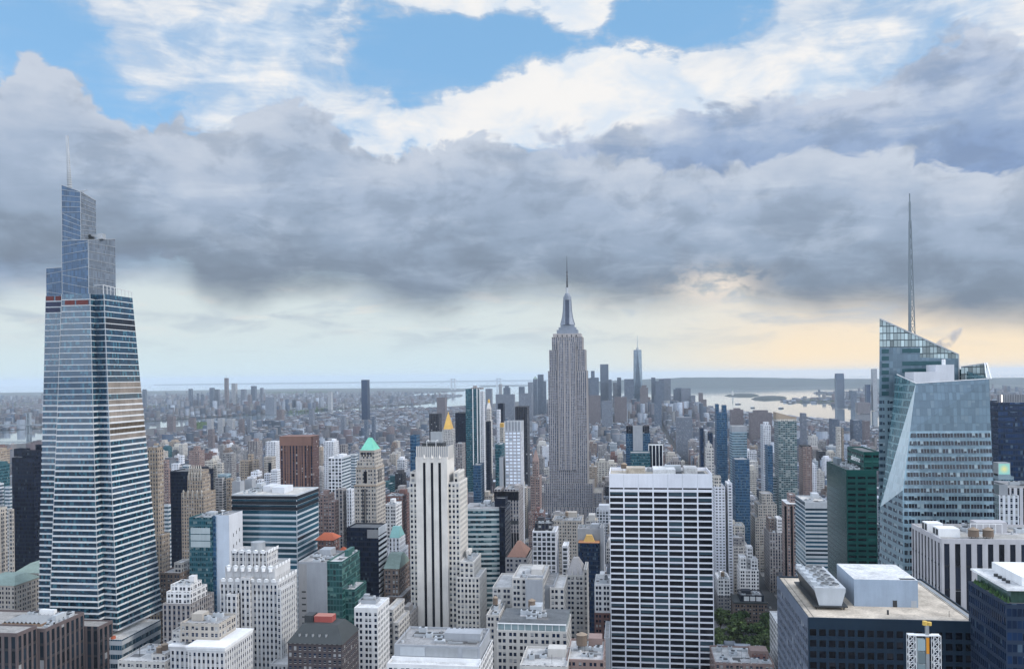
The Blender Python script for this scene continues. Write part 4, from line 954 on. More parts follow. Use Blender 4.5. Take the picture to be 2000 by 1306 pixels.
# open glass storeys under the crown
gz = ZT; top = planz(ZT)
b = MB()
for k in range(3):
    zz = gz + k * 2.2
    for i in (3, 4, 5): pass
a, c = top[5], top[6]; a0 = top[4]
for s in range(9):
    f = s / 8; x_, y_ = a[0] + (c[0] - a[0]) * f, a[1] + (c[1] - a[1]) * f
    b.bar((x_ - .4, y_, gz), (x_ - .4, y_, gz + 6.5 - 2.0 * f), .16, M_terra_band)
b.bar((a[0] - .4, a[1], gz + 6.5), (c[0] - .4, c[1], gz + 4.5), .2, M_terra_band); b.bar((a0[0], a0[1], gz + 6.5), (a[0], a[1], gz + 6.5), .2, M_terra_band)
b.build('terrace_frame', root)
M_redroom = plain('red_interior', (.13, .03, .028), .6); M_screen = plain('navy_glass_bay', (.012, .02, .06), .2)
for (k0, k1, i, m, f0, f1) in ((0, 1, 0, M_redroom, .04, .5), (0, 1, 0, M_redroom, .62, .96), (2, 3, 1, M_redroom, .52, .94), (0, 1, 1, M_screen, .03, .97), (0, 1, 2, M_screen, .03, .9), (2, 3, 1, M_redroom, .12, .46)):
    z1, z0 = ZT - i * fl - .3, ZT - (i + 1) * fl + .8; q = planz((z0 + z1) / 2); p0, p1 = q[k0], q[k1]
    b = MB(); xx0, xx1 = p0[0] + (p1[0] - p0[0]) * f0, p0[0] + (p1[0] - p0[0]) * f1; b.box(xx0, xx1, p0[1] - .22, p0[1] - .1, z0, z1, m); b.build('window', root)
# podium
x0, x1 = P(193, 1248, 552).x, P(238, 1248, 552).x; Z = P(215, 1248, 552).z; D2 = 552 * (238 - 1227) / (320 - 1227)
b = MB(); wallbox(b, x0, x1, 552, D2, 0, Z, ST['band']['fac'], 9, 6.4, 2.5); b.build('podium_wall', root); roof_part(root, x0, x1, 552, D2, Z, M_terra_band, ST['band']['roof'])
ac_unit(root, x0 + 4, 554, Z - 1, 5, 4, 2.0, random.Random(1), M_terra)
ALL.append((root, [(P(76, 1100, 560).x, P(228, 1100, 560).x, 552, 620, ZT)], 'skyscraper', 'the tapering glass skyscraper'))

# ------------------------------------------------------------------ the faceted crystal tower on the west side
root = thing('skyscraper', 'faceted pale glass skyscraper with two sloping crystal tops and a tall lattice spire', 'skyscraper', (P(1830, 1100, 530).x, 530, 0))
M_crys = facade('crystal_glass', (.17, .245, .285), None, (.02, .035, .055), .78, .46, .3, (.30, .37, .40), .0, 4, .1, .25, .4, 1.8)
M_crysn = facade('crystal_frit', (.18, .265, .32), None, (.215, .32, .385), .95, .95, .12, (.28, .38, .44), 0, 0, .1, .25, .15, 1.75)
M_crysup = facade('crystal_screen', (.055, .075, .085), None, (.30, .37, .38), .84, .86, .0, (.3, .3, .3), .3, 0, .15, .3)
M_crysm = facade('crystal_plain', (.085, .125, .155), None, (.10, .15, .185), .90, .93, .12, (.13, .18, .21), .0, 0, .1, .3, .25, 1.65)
M_facet = facade('crystal_facet', (.50, .57, .60), None, (.50, .61, .65), .95, .93, .12, (.56, .66, .69), 0, 0, .05, .25, .12, 1.8)  # sky reflection on the tilted facet is put into its pale colour
M_tealg = facade('crystal_teal', (.15, .26, .29), None, (.045, .12, .14), .9, .8, .2, (.16, .26, .28), .0, 0, .1, .25, .3, 2.0)
def poly(b, pts, m, bay=2.0, fl=4.35, sub=1):
    p = [Vector(q) for q in pts]; o = p[0]; n = (p[1] - p[0]).cross(p[-1] - p[0]); e = Vector((0, 0, 1)).cross(n); e = e.normalized() if e.length > 1e-6 else Vector((1, 0, 0))
    b.face(p, m, [((q - o).dot(e) / bay, q.z / fl + 50) for q in p])
def pz(u, D, z):                                    # point on the pixel column u at plane D and level z
    a = P(u, 735, D); c = P(u, 1100, D); t = (z - a.z) / (c.z - a.z); return a.lerp(c, t)
# front mass
T1, T2 = P(1789, 748, 512), P(1932, 739, 512); T4 = P(1752, 731, 548); T3 = Vector((T2.x + 1, 560, T2.z + 6))
F1, F2 = P(1763, 957, 503), P(1719, 990, 540)
P1, P4 = pz(1763, 500, 0), pz(1702, 545, 0); P1 = Vector((P(1763, 1100, 501).x, 501, 0)); P4 = Vector((P(1704, 1100, 543).x, 543, 0))
P2 = Vector((P(1957, 1100, 501).x, 501, 0)); P3 = Vector((P2.x, 560, 0)); P5 = Vector((P4.x, 560, 0)); T5 = Vector((T4.x, 560, T4.z))
zc = P(1860, 842, 505).z                            # sill of the blank top storeys
def onseg(a, c, z): t = (z - a.z) / (c.z - a.z); return a.lerp(c, t)
L1, R1 = onseg(T1, F1, zc), onseg(T2, P2, zc)
b = MB(); poly(b, [P1, P2, R1, L1, F1], M_crysn, 2.0); b.build('north_wall', root)
b = MB(); poly(b, [L1, R1, T2, T1], M_crysm, 2.0); b.build('screen_wall', root)
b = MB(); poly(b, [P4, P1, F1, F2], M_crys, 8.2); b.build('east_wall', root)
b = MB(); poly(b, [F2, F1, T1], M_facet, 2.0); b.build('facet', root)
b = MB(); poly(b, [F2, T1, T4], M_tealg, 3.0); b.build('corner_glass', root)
b = MB(); poly(b, [P5, P4, F2, T4, T5], M_tealg, 3.0); poly(b, [P2, P3, T3, T2], M_tealg, 3.0); poly(b, [P3, P5, T5, T3], M_tealg); b.build('rear_wall', root)
b = MB(); rz = P(1860, 752, 514).z - 3; poly(b, [(T1.x, 513, rz), (T2.x, 513, rz), (T3.x, 559, rz), (T5.x + 4, 559, rz)], ST['panel']['roof']); b.build('roof', root)
b = MB()
for p, q in ((T1, T2), (T4, T1)): b.bar(p, q, .22, M_white)
b.build('parapet_rim', root)
# modelled panes on the north wall
wins = Wins(root); fl_ = 4.35; M_cp = panemat('crystal_pane', (.006, .011, .022), .18, (.22, .29, .32), 0, .12, 1.5, 4)
Wd = (R1.x - L1.x); col = 8
for j in range(40):
    z1 = zc - 1.2 - j * fl_; z0 = z1 - 2.35
    if z0 < 60: break
    def xl(z): return (onseg(T1, F1, z) if z > F1.z else onseg(F1, P1, z))
    for k in range(0, 11):
        def pt(uu, z):
            r = onseg(T2, P2, z); l = xl(z); yy = onseg(T2, P2, z).y; return (r.x - 1.2 - uu, min(l.y, yy) - .06, z), l
        a1 = (k) * 6.55 + .4; a0 = a1 + 6.1
        q = []
        ok = a1 >= 0
        for (uu, z) in ((a0, z0), (a1, z0), (a1, z1), (a0, z1)):
            p_, l = pt(uu, z); q.append((max(p_[0], l.x + .7), p_[1], p_[2]))
        if ok and q[1][0] - q[0][0] > 1.2: wins.add('window', q, M_cp)
wins.flush(100)
# plant on the lower roof
b = MB(); c = P(1785, 752, 520); b.box(c.x, P(1836, 752, 520).x, 520, 536, rz, P(1800, 726, 520).z, M_pal); b.build('plant_enclosure', root)
b = MB(); b.box(P(1828, 752, 524).x, P(1864, 752, 524).x, 524, 540, rz, P(1840, 712, 524).z, M_pal); b.build('plant_enclosure', root)
b = MB(); c = P(1843, 712, 527); b.cyl(c.x, 527, c.z - 1, c.z + 3.2, 1.0, 1.0, M_white, 12); b.build('flue', root)
clutter(root, P(1795, 750, 516).x, P(1925, 750, 516).x, 515, 522, rz, 7, random.Random(9), M_ac)
# rear mass
D_ = 552
S1, S2 = P(1718, 622, D_), P(1872, 692, D_); S3 = Vector((P(1881, 760, D_).x, D_, 100)); S0 = Vector((P(1707, 1100, D_).x, D_, 0))
S3 = Vector((P(1880, 760, D_).x, D_, 0))
def cut(z): return onseg(Vector((S0.x, D_, 0)), S1, z), onseg(S3, S2, z)
zg = P(1760, 678, D_).z; a, c = cut(zg); zs_ = S2.z
b = MB(); poly(b, [a, Vector((P(1797, 678, D_).x, D_, zg)), Vector((P(1797, 700, D_).x, D_, P(1797, 698, D_).z)), onseg(S3, S2, P(1872, 700, D_).z), S2, S1], M_crysup, 2.1, 4.3); b.build('crown_screen', root)
z2 = P(1797, 698, D_).z; a2, c2 = cut(z2); zl = P(1740, 775, D_).z; a3, c3 = cut(zl)
b = MB(); poly(b, [a3, c3, onseg(S3, S2, P(1872, 700, D_).z), Vector((P(1797, 700, D_).x, D_, z2)), Vector((P(1797, 678, D_).x, D_, zg)), a], M_crysm, 2.1, 4.3); b.build('upper_wall', root)
for k in range(7):
    b = MB(); v0 = 682 + k * 13.7; b.box(P(1722, v0, D_).x, P(1736, v0, D_).x, D_ - .15, D_ - .03, P(1722, v0 + 8, D_).z, P(1722, v0, D_).z, M_tealglass if False else plain('teal_band_glass', (.03, .085, .10), .2, .3, .1)); b.build('window_band', root)
for (ua, ub, v0) in ((1762, 1797, 681), (1762, 1838, 706), (1762, 1824, 720)):
    b = MB(); b.box(P(ua, v0, D_).x, P(ub, v0, D_).x, D_ - .15, D_ - .03, P(ua, v0 + 8, D_).z, P(ua, v0, D_).z, plain('teal_band_glass', (.03, .085, .10), .2, .3, .1)); b.build('window_band', root)
b = MB(); poly(b, [S0, Vector((S3.x, D_, 0)), c3, a3], M_crys, 8.2); b.build('north_wall', root)
B1, B2 = Vector((P(1721, 640, 590).x, 590, S1.z - 4)), Vector((S2.x, 590, S2.z - 2)); B0 = Vector((P(1710, 1100, 590).x, 590, 0))
b = MB(); poly(b, [B0, S0, S1, B1], M_tealg, 3); poly(b, [S3, Vector((S3.x, 590, 0)), B2, S2], M_crysup, 2.1, 4.3); poly(b, [B1, S1, S2, B2], M_dkmetal); poly(b, [Vector((S3.x, 590, 0)), B0, B1, B2], M_tealg, 3); b.build('rear_wall', root)
b = MB(); b.bar(S1, S2, .35, M_metal); b.bar(S2, S3.lerp(S2, .6), .3, M_metal); b.build('parapet_rim', root)
b = MB(); V1, V2, V3, V4 = P(1877, 716, 548), P(1927, 709, 540), P(1936, 740, 528), P(1877, 742, 548)
poly(b, [(V4.x, V4.y, rz - 2), (P(1929, 740, 540).x, 540, rz - 2), V2, V1], M_crysup, 2.1, 4.3); b.build('glass_screen', root)
b = MB(); b.bar(V1, V2, .3, M_metal); b.bar(V2, V3, .35, M_white); b.bar((V2.x - 1, V2.y, V2.z), (V3.x - 2.4, V3.y, V3.z), .3, M_white); b.build('screen_frame', root)
M_spire = plain('spire_steel', (.17, .21, .24), .6)
# spire
b = MB(); u0 = 1780; base = P(1780, 660, 570); tip = P(1776.5, 378, 570); n = 12; z0, z1 = base.z - 4, P(1777, 432, 570).z
for k in range(n):
    za, zb = z0 + (z1 - z0) * k / n, z0 + (z1 - z0) * (k + 1) / n; ra, rb = 2.4 - 1.7 * k / n, 2.4 - 1.7 * (k + 1) / n; x, y = base.x, 570
    b.bar((x - ra * .4, y, za), (x - rb * .4, y, zb), .75 * (1 - .4 * k / n), M_spire)
    b.bar((x + ra, y, za), (x + rb, y, zb), .22, M_spire); b.bar((x + ra, y, za), (x - rb * .2, y, zb), .13, M_spire); b.bar((x - ra * .2, y, za), (x + rb, y, zb), .13, M_spire)
    b.bar((x - ra * .8, y, zb), (x + rb + .2, y, zb), .2, M_spire)
b.bar((base.x, 570, z1 - 1), (base.x, 570, z1 + (tip.z - z1) * .7), .5, M_spire); b.bar((base.x, 570, z1), (base.x, 570, tip.z), .28, M_spire)
b.build('spire', root)
ALL.append((root, [(P(1704, 1100, 545).x, P2.x, 501, 590, S1.z)], 'skyscraper', 'the faceted crystal skyscraper'))

# ------------------------------------------------------------------ the tall limestone tower in the middle
style('limestone', (.42, .385, .36), (.09, .125, .19), (.012, .02, .05), bay=2.85, fl=3.75, wf=.56, hf=.56, pb=.3, blind=(.16, .17, .2), roof=(.3, .29, .27))
root = thing('skyscraper', 'tall stepped limestone skyscraper with a metal mooring mast and antenna at the centre', 'skyscraper', (P(1108, 800, 1275).x, 1300, 0))
cx = P(1108, 760, 1275).x; mp = 1275 / FPX * 1.0
LS = ST['limestone']
def esb(nm, wpx, vtop, D, dep, z0, strips=None, dx=0):
    Wm = wpx * mp * 1.01; z = P(1108, vtop, D).z; x0, x1 = cx - Wm / 2 + dx, cx + Wm / 2 + dx; b = MB()
    wallbox(b, x0, x1, D, D + dep, z0, z, LS['fac'], LS['bay'], LS['fl'], 3.0); b.build(nm, root); roof_part(root, x0, x1, D, D + dep, z, LS['wall'], LS['roof'])
    n = max(2, round(Wm / 5.7)); b = MB()
    for k in range(n + 1):
        xx = x0 + Wm * k / n; b.box(max(x0, xx - .62), min(x1, xx + .62), D - .55, D - .01, z0, z + .4, LS['wall'])
    m_ = max(2, round(dep / 5.7))
    for k in range(m_ + 1):
        yy = D + dep * k / m_; b.box(x1 + .01, x1 + .5, max(D, yy - .6), min(D + dep, yy + .6), z0, z + .4, LS['wall'])
    b.build('pier_ribs' if False else 'pier_rib', root)
    return z
z1 = esb('base_wall', 138, 990, 1262, 80, 0); z2 = esb('wall', 94, 944, 1268, 62, 0); zA_ = esb('wall', 128, 962, 1272, 66, 0)
z3 = esb('wall', 74, 724, 1275, 50, z2 - 2); z4 = esb('wall', 69, 683, 1276.5, 46, z3 - 2)
z5 = esb('wall', 58.5, 658, 1278, 42, z4 - 2)
# recessed middle bay with its taller piers
b = MB(); z6 = P(1108, 918, 1274).z
wallbox(b, cx - 12.5, cx + 12.5, 1273.6, 1276, z6, P(1108, 668, 1274).z, LS['fac'], 2.5, 3.75, 2); b.build('centre_bay', root)
b = MB()
for k in range(4): xx = cx - 12.5 + k * 25 / 3; b.box(xx - .6, xx + .6, 1273.0, 1273.59, z6, P(1108, 664, 1274).z, LS['wall'])
b.build('pier_rib', root)
z7 = P(1108, 651, 1278).z; b = MB(); b.box(cx - 21, cx + 21, 1280, 1318, z5 - 1, z7, LS['wall']); b.build('crown_wall', root)
b = MB()
for k in range(5): xx = cx - 14 + k * 7; b.box(xx - .8, xx + .8, 1279.85, 1279.99, z7 - 5, z7 - 2, M_dkmetal)
b.build('vent_grille', root)
M_mast = plain('mast_metal', (.22, .25, .30), .55, .2, .15); M_mastd = plain('mast_glass', (.055, .07, .105), .3, .1)
for (w_, v0, v1) in ((41, 651, 644), (34, 644, 639), (27, 639, 634)):
    b = MB(); za, zb = P(1108, v0, 1290).z, P(1108, v1, 1290).z; W = w_ * mp; b.box(cx - W / 2, cx + W / 2, 1299 - W * .42, 1299 + W * .42, za - .5, zb, M_mast); b.build('crown_step', root)
zb_, zt_ = P(1108, 634, 1295).z, P(1108, 586, 1295).z
b = MB(); prof = [(0, 10.4), (.12, 9.2), (.3, 7.4), (.55, 6.1), (.8, 5.5), (1, 5.3)]
for (s0, r0), (s1, r1) in zip(prof, prof[1:]):
    za, zb = zb_ + (zt_ - zb_) * s0, zb_ + (zt_ - zb_) * s1
    for k in range(4):
        a = k * math.pi / 2; ca, sa = math.cos(a), math.sin(a); rot = lambda x, y: (cx + x * ca - y * sa, 1299 + x * sa + y * ca)
        b.face([(*rot(-3.6, -r0), za), (*rot(3.6, -r0), za), (*rot(3.4, -r1), zb), (*rot(-3.4, -r1), zb)], M_mastd)
        for sg in (-1, 1):
            q = [(*rot(sg * 3.5, -r0 - .5), za), (*rot(sg * max(3.6, r0), -3.6), za), (*rot(sg * max(3.6, r1), -3.5), zb), (*rot(sg * 3.4, -r1 - .5), zb)]
            b.face(q if sg > 0 else q[::-1], M_mast)
            b.bar((*rot(sg * 3.5, -r0 - .3), za), (*rot(sg * 3.4, -r1 - .3), zb), .55, M_mast)
b.build('mooring_mast', root)
b = MB(); h = zt_
for (v0, v1, r0, r1) in ((586, 580, 6.2, 6.2), (580, 577, 5.2, 5.0), (577, 573, 4.2, 3.4)):
    b.cyl(cx, 1299, P(1108, v0, 1299).z, P(1108, v1, 1299).z, r0, r1, M_mast, 16)
b.build('mast_dome', root)
b = MB(); zz = [P(1107, v, 1299).z for v in (574, 563, 548, 530, 500)]
b.cyl(cx, 1299, zz[0], zz[1], 2.3, 2.1, M_metal, 8); b.cyl(cx, 1299, zz[1], zz[1] + 1, 3.0, 3.0, M_metal, 8); b.cyl(cx, 1299, zz[1] + 1, zz[2], 1.5, 1.2, M_dkmetal, 8); b.cyl(cx, 1299, zz[2], zz[3], 1.1, .9, M_dkmetal, 8); b.cyl(cx, 1299, zz[3], zz[4], .55, .2, M_dkmetal, 6)
for k in range(10): b.box(cx - 1.7, cx + 1.7, 1298.2, 1299.8, zz[1] + 2 + k * 2.2, zz[1] + 2.5 + k * 2.2, M_metal)
b.build('antenna', root)
ALL.append((root, [(cx - 53, cx + 53, 1262, 1345, z1), (cx - 30, cx + 30, 1275, 1330, z4)], 'skyscraper', 'the limestone skyscraper'))

# ------------------------------------------------------------------ the green glass tower with the sign
root, g = bld('office_tower', 'emerald glass tower with a white sign on its raised top block', 'tower',
    [(1653, 1712, 917, 650, 62, dict(fr=1, rf='N', head=5, par=.8)), (1687, 1720, 882, 656, 48, dict(fr=1, on=0, head=30))], 'green_glass', 'the emerald tower')
x0, x1, y0, y1, z, _ = g[0]
b = MB(); wallbox(b, x0 - .12, x0 - .04, y0, y1, 0, z, facade('green_reflect', (.016, .075, .070), None, (.012, .05, .05), .9, .86, .25, (.04, .10, .095), .35, 0, .5, .2), 2.2, 4.1); b.build('east_glass_wall', root)
xs, ys, zs2 = g[1][0], g[1][2], g[1][4]
M_sign = plain('white_sign', (.85, .87, .87), .5, 0, 0)
o = lettering(root, 'lettering', 'salesforce', 6.4, .08, M_sign, (xs - .2, ys + 23, zs2 - 7), 1); o.rotation_euler = (0, 0, R(-90))
clutter(root, x0 + 2, xs - 2, y0 + 3, y1 - 4, z - .8, 8, random.Random(3), M_spire)
# ------------------------------------------------------------------ middle distance
bld('office_tower', 'dark navy glass tower behind the tapering glass skyscraper', 'tower', [(23, 90, 893, 760, 40, dict(par=.5)), (42, 90, 880, 764, 30, dict(on=0)), (27, 60, 876, 785, 12, dict(on=0)), (69, 90, 868, 800, 10, dict(on=0))], 'dark_glass', 'the dark navy tower')
bld('apartment_tower', 'beige apartment slab with rows of dark windows beside the dark navy tower', 'tower', [(-40, 16, 992, 700, 30, dict(rf='')), (16, 28, 994, 702, 28, dict(g=1, cl=2))], 'beige', 'the beige apartment slab')
bld('office_building', 'grey office block with stepped terraces behind the beige apartment slab', 'building', [(-30, 9, 944, 860, 30, dict(cl=3)), (9, 24, 950, 862, 28, dict(g=1))], 'band', 'the terraced grey office')
bld('office_building', 'teal glass office with a pale frame at the photo edge', 'building', [(-60, 22, 908, 980, 40, dict(cl=2))], 'teal_glass', 'the teal edge office')
bld('office_building', 'tan masonry block rising behind the teal glass office', 'building', [(-60, 22, 880, 1120, 40, dict(cl=2))], 'tan', 'the tan edge block')
root, g = bld('old_hotel', 'tan stone hotel with a dull green copper hip roof', 'hotel', [(30, 84, 1118, 640, 40, dict(rf='N', noroof=1)), (-40, 28, 1142, 605, 30, dict(g=1, rf='N', noroof=1))], 'beige', 'the copper-roofed hotel')
for q in g:
    b = MB(); b.pyramid(q[0] - .8, q[1] + .8, q[2] - .8, q[3], q[4], q[4] + 5.5, M_copper2, (q[1] - q[0]) * .3, (q[3] - q[2]) * .2); b.build('copper_roof', root)
root, g = bld('stone_tower', 'tall narrow tan masonry tower just behind the tapering glass skyscraper', 'tower', [(287, 320, 878, 690, 34, dict(rf='', head=7)), (287, 333, 1044, 684, 40, dict(g=1)), (289, 318, 873, 692, 28, dict(on=0, cl=2))], 'tan_pier', 'the narrow tan tower')
bld('apartment_tower', 'pink brick apartment tower half hidden by the narrow tan tower', 'tower', [(318, 331, 898, 1020, 30), (321, 334, 915, 990, 30, dict(g=1))], 'pink_brick', 'the pink half-hidden tower')
bld('office_building', 'pale banded office strip between the narrow tan tower and the dark glass slab', 'building', [(320, 334, 985, 760, 30)], 'band', 'the pale banded strip')
bld('office_tower', 'dark glass slab behind the pinnacled tan tower', 'tower', [(332, 419, 920, 900, 30, dict(cl=2))], 'dark_glass', 'the dark glass slab')
root, g = bld('deco_tower', 'tan gothic tower crowned with pale pinnacles', 'tower', [(354, 423, 962, 830, 36, dict(head=4)), (366, 412, 928, 834, 26, dict(on=0, head=10)), (368, 409, 918, 836, 22, dict(on=1, head=6))], 'tan_pier', 'the pinnacled tan tower')
for i in (2, 1, 0):
    x0, x1, y0, y1, z, _ = g[i]; n = 6 if i == 2 else 5
    for k in range(n):
        b = MB(); xx = x0 + (x1 - x0) * (k + .5) / n; b.box(xx - .7, xx + .7, y0 - .5, y0 + .8, z - 5, z + 2, ST['beige']['wall']); b.cyl(xx, y0 + .1, z + 2, z + (6 if i == 2 else 3), .8, .1, ST['cream']['wall'], 6); b.build('pinnacle', root)
bld('apartment_tower', 'grey balconied apartment block behind the pinnacled tan tower', 'tower', [(420, 442, 932, 960, 28), (442, 456, 934, 962, 26, dict(g=1, st='tan')), (425, 452, 926, 966, 16, dict(on=0, st='pale_glass'))], 'balcony', 'the balconied apartment block')
bld('apartment_tower', 'white stepped apartment block with ribbon windows right of the narrow tan tower', 'tower', [(335, 356, 905, 1150, 30), (356, 373, 908, 1152, 28, dict(g=1, st='band')), (349, 361, 889, 1156, 16, dict(on=0, cl=1))], 'white_slab', 'the white ribbon apartments')
bld('apartment_tower', 'salmon brick tower with a raised square top above the pinnacled tower', 'tower', [(369, 400, 880, 1400, 32), (378, 392, 871, 1406, 16, dict(on=0))], 'pink_brick', 'the salmon brick tower')
bld('apartment_tower', 'cream stepped apartment house beside the salmon brick tower', 'tower', [(400, 424, 900, 1260, 30, dict(cl=2)), (424, 438, 904, 1262, 28, dict(g=1, cl=1))], 'cream', 'the cream stepped house')
bld('apartment_tower', 'dark grey tower with a pale flat cap behind the cream stepped house', 'tower', [(434, 462, 885, 1350, 30, dict(cl=1))], 'grey_brick', 'the pale-capped grey tower')
bld('apartment_tower', 'tan brick slab with a pale parapet left of the rust brown tower', 'tower', [(469, 494, 899, 1180, 30), (494, 506, 897, 1184, 28, dict(g=1)), (484, 496, 887, 1190, 14, dict(on=0))], 'tan', 'the pale-parapet tan slab')
bld('apartment_tower', 'tan building with one tall dark opening near the rust brown tower', 'tower', [(515, 539, 892, 1260, 30, dict(cl=1)), (524, 531, 903, 1259.7, 2, dict(g=1, st='dark_glass'))], 'beige', 'the arched tan building')
bld('office_building', 'grey masonry slab behind the tan slabs', 'building', [(484, 513, 861, 1560, 36), (495, 506, 856, 1566, 16, dict(on=0, st='pink_brick'))], 'grey_stone', 'the grey masonry slab')
bld('office_building', 'white ribbed office with teal glass left of the rust brown tower', 'building', [(519, 548, 862, 1480, 36, dict(cl=1))], 'white_rib', 'the white ribbed office')
bld('apartment_tower', 'bright white stepped apartment block below the arched tan building', 'tower', [(483, 502, 931, 1040, 24), (502, 516, 936, 1044, 24, dict(g=1)), (490, 512, 921, 1050, 14, dict(on=0, cl=2))], 'white_slab', 'the bright white apartments')
bld('apartment_tower', 'white ribbed apartment tower touching the rust brown tower', 'tower', [(529, 548, 917, 1080, 24), (516, 530, 924, 1090, 22, dict(g=1))], 'white_slab', 'the white tower beside the rust one')
bld('low_building', 'long pale low roof behind the ribbon-glass office', 'building', [(453, 478, 940, 880, 24, dict(cl=2)), (478, 500, 936, 900, 20, dict(g=1))], 'panel', 'the long pale low roof')
root, g = bld('office_tower', 'rust brown ribbed tower with dark window columns', 'tower', [(547, 599, 852, 1150, 34, dict(fr=1, head=13, par=.5)), (599, 611, 853, 1156, 24, dict(fr=1, g=1, head=13))], 'rust', 'the rust brown tower')
x0, x1, y0, y1, z, _ = g[0]
for k in range(8):
    b = MB(); xx = x0 + (x1 - x0) * k / 7; b.box(xx - .5, xx + .5, y0 - .5, y0 - .02, 0, z - .4, ST['rust']['wall']); b.build('pier_rib', root)
b = MB(); b.box(x0 - .6, g[1][1] + .6, y0 - .7, y0 - .52, z - 13, z + .2, ST['rust']['wall']); b.box(x0 - .6, g[1][1] + .6, y0 - .5, g[1][3], z - .4, z + .2, ST['rust']['wall']); b.build('crown_band', root)
root, g = bld('office_tower', 'pale modern office block with a grid of square windows left of the green pyramid tower', 'tower', [(641, 667, 893, 1000, 34, dict(fr=1, rf='N', cl=3))], 'white_grid', 'the square-window office')
x0, x1, y0, y1, z, _ = g[0]; b = MB(); wallbox(b, x1 + .02, x1 + .3, y0 + .3, y1, 0, z, ST['band']['fac'], 6, 4); b.build('side_wall', root)
bld('office_building', 'white building with horizontal bands beside the green pyramid tower', 'building', [(681, 700, 887, 1150, 30)], 'band', 'the white banded building')
bld('apartment_tower', 'striped tan and white apartment block behind the square-window office', 'tower', [(632, 662, 862, 1420, 30, dict(cl=2))], 'white_rib', 'the striped apartment block')
bld('apartment_tower', 'grey ribbed apartment block behind the green pyramid tower', 'tower', [(663, 680, 868, 1380, 26, dict(cl=1))], 'grey_stone', 'the grey ribbed block')
root, g = bld('stone_tower', 'tan stone tower with a bright green copper pyramid roof', 'tower', [(692, 735, 948, 780, 30, dict(fr=1, head=3)), (695, 734, 912, 781, 28, dict(fr=1, on=0, head=9)), (697, 733, 900, 782, 26, dict(fr=1, on=1)), (702, 731, 879, 784, 22, dict(fr=1, on=2, head=5, noroof=1))], 'beige', 'the green pyramid tower')
x0, x1, y0, y1, z, _ = g[3]; zt = P(720, 855, 790).z; b = MB(); b.pyramid(x0 + .6, x1 - .6, y0 + .6, y1 - .6, z, zt, M_copper, 1.6, 1.2); b.box(x0 - .4, x1 + .4, y0 - .4, y1 + .4, z - .6, z - .02, ST['beige']['wall']); b.build('pyramid_roof', root)
x0, x1, y0, y1, z, _ = g[1]; b = MB(); b.box(x0 + 7.6, x0 + 10.8, y0 - .12, y0 - .02, z - 15, z - 4, M_blackstrip); b.cyl(x0 + 9.2, y0 - .07, z - 4, z - 3.9, .1, .1, M_blackstrip); b.build('arched_window', root)
for k in range(3):
    b = MB(); b.box(x1 + .02, x1 + .12, y0 + 7 + k * 4.5, y0 + 9.4 + k * 4.5, z - 15, z - 3.5, M_blackstrip); b.build('arched_window', root)
for k in range(4):
    b = MB(); q = g[3]; xx = q[0] + 2 + k * 2.9; b.box(xx, xx + 1.3, q[2] - .1, q[2] - .02, q[4] - 6, q[4] - 2, M_blackstrip); b.build('arched_window', root)
q = g[0]; b = MB(); b.box(q[0] - .5, q[1] + .5, q[2] - .5, q[3], g[1][4] - 18, g[1][4] - 17, ST['tan']['wall']); b.box(g[2][0] - .9, g[2][1] + .9, g[2][2] - 1.2, g[2][3], g[1][4] - 1.5, g[1][4] - .3, ST['tan']['wall']); b.build('cornice', root)
for k in range(3):
    b = MB(); xx = q[0] + 7.8 + k * 1.5; b.box(xx, xx + .8, q[2] - .1, q[2] - .02, 0, q[4] - 3, M_blackstrip); b.build('window_strip', root)
bld('brick_building', 'stepped brick apartment house with a cluttered roof right of the ribbon-glass office', 'building', [(620, 654, 965, 800, 30, dict(cl=3)), (640, 662, 978, 790, 26, dict(g=1))], 'pink_brick', 'the stepped brick house')
bld('apartment_tower', 'pale blue-white slab next to the green pyramid tower', 'tower', [(655, 677, 955, 860, 26, dict(st='grey_stone')), (677, 692, 955, 862, 26, dict(g=1))], 'white_rib', 'the pale slab by the pyramid')
root, g = bld('temple_roofed_building', 'dark red house under a tiered vermilion tile roof', 'building', [(620, 648, 1054, 660, 18, dict(noroof=1))], 'red_brick', 'the vermilion roofed house')
q = g[0]; b = MB(); b.pyramid(q[0] - 2, q[1] + 2, q[2] - 1.5, q[3], q[4], q[4] + 4.5, M_terra, 3.5, 1); b.build('tile_roof', root)
root, g = bld('temple_roofed_building', 'small dark building with a vermilion tile hip roof beside the black glass box', 'building', [(656, 676, 1086, 668, 14, dict(noroof=1))], 'dark_pier', 'the small vermilion hip roof')
q = g[0]; b = MB(); b.pyramid(q[0] - 1.5, q[1] + 1.5, q[2] - 1.5, q[3], q[4], q[4] + 6.5, M_terra, .8, .5); b.build('tile_roof', root)
root, g = bld('office_building', 'white and grey building with a teal copper pyramid roof beside the cream tower', 'building', [(759, 792, 1050, 720, 26, dict(rf='', noroof=1, head=4)), (752, 798, 1075, 716, 30, dict(g=1))], 'white_rib', 'the teal pyramid building')
q = g[0]; b = MB(); b.pyramid(q[0] + .5, q[1] - .5, q[2] + .5, q[3] - .5, q[4], q[4] + 8.5, plain('teal_copper', (.17, .34, .34), .7), 3.2, 2.6); b.build('pyramid_roof', root)
root, g = bld('old_building', 'brown stone building with a grey-green hip roof beside the black glass box', 'building', [(750, 779, 1110, 640, 32, dict(noroof=1)), (750, 786, 1165, 632, 40, dict(g=1))], 'brown', 'the grey-green hipped building')
q = g[0]; b = MB(); b.pyramid(q[0] - .4, q[1] + .4, q[2] - .4, q[3], q[4], q[4] + 9, M_copper2, 5, 4); b.build('hip_roof', root)
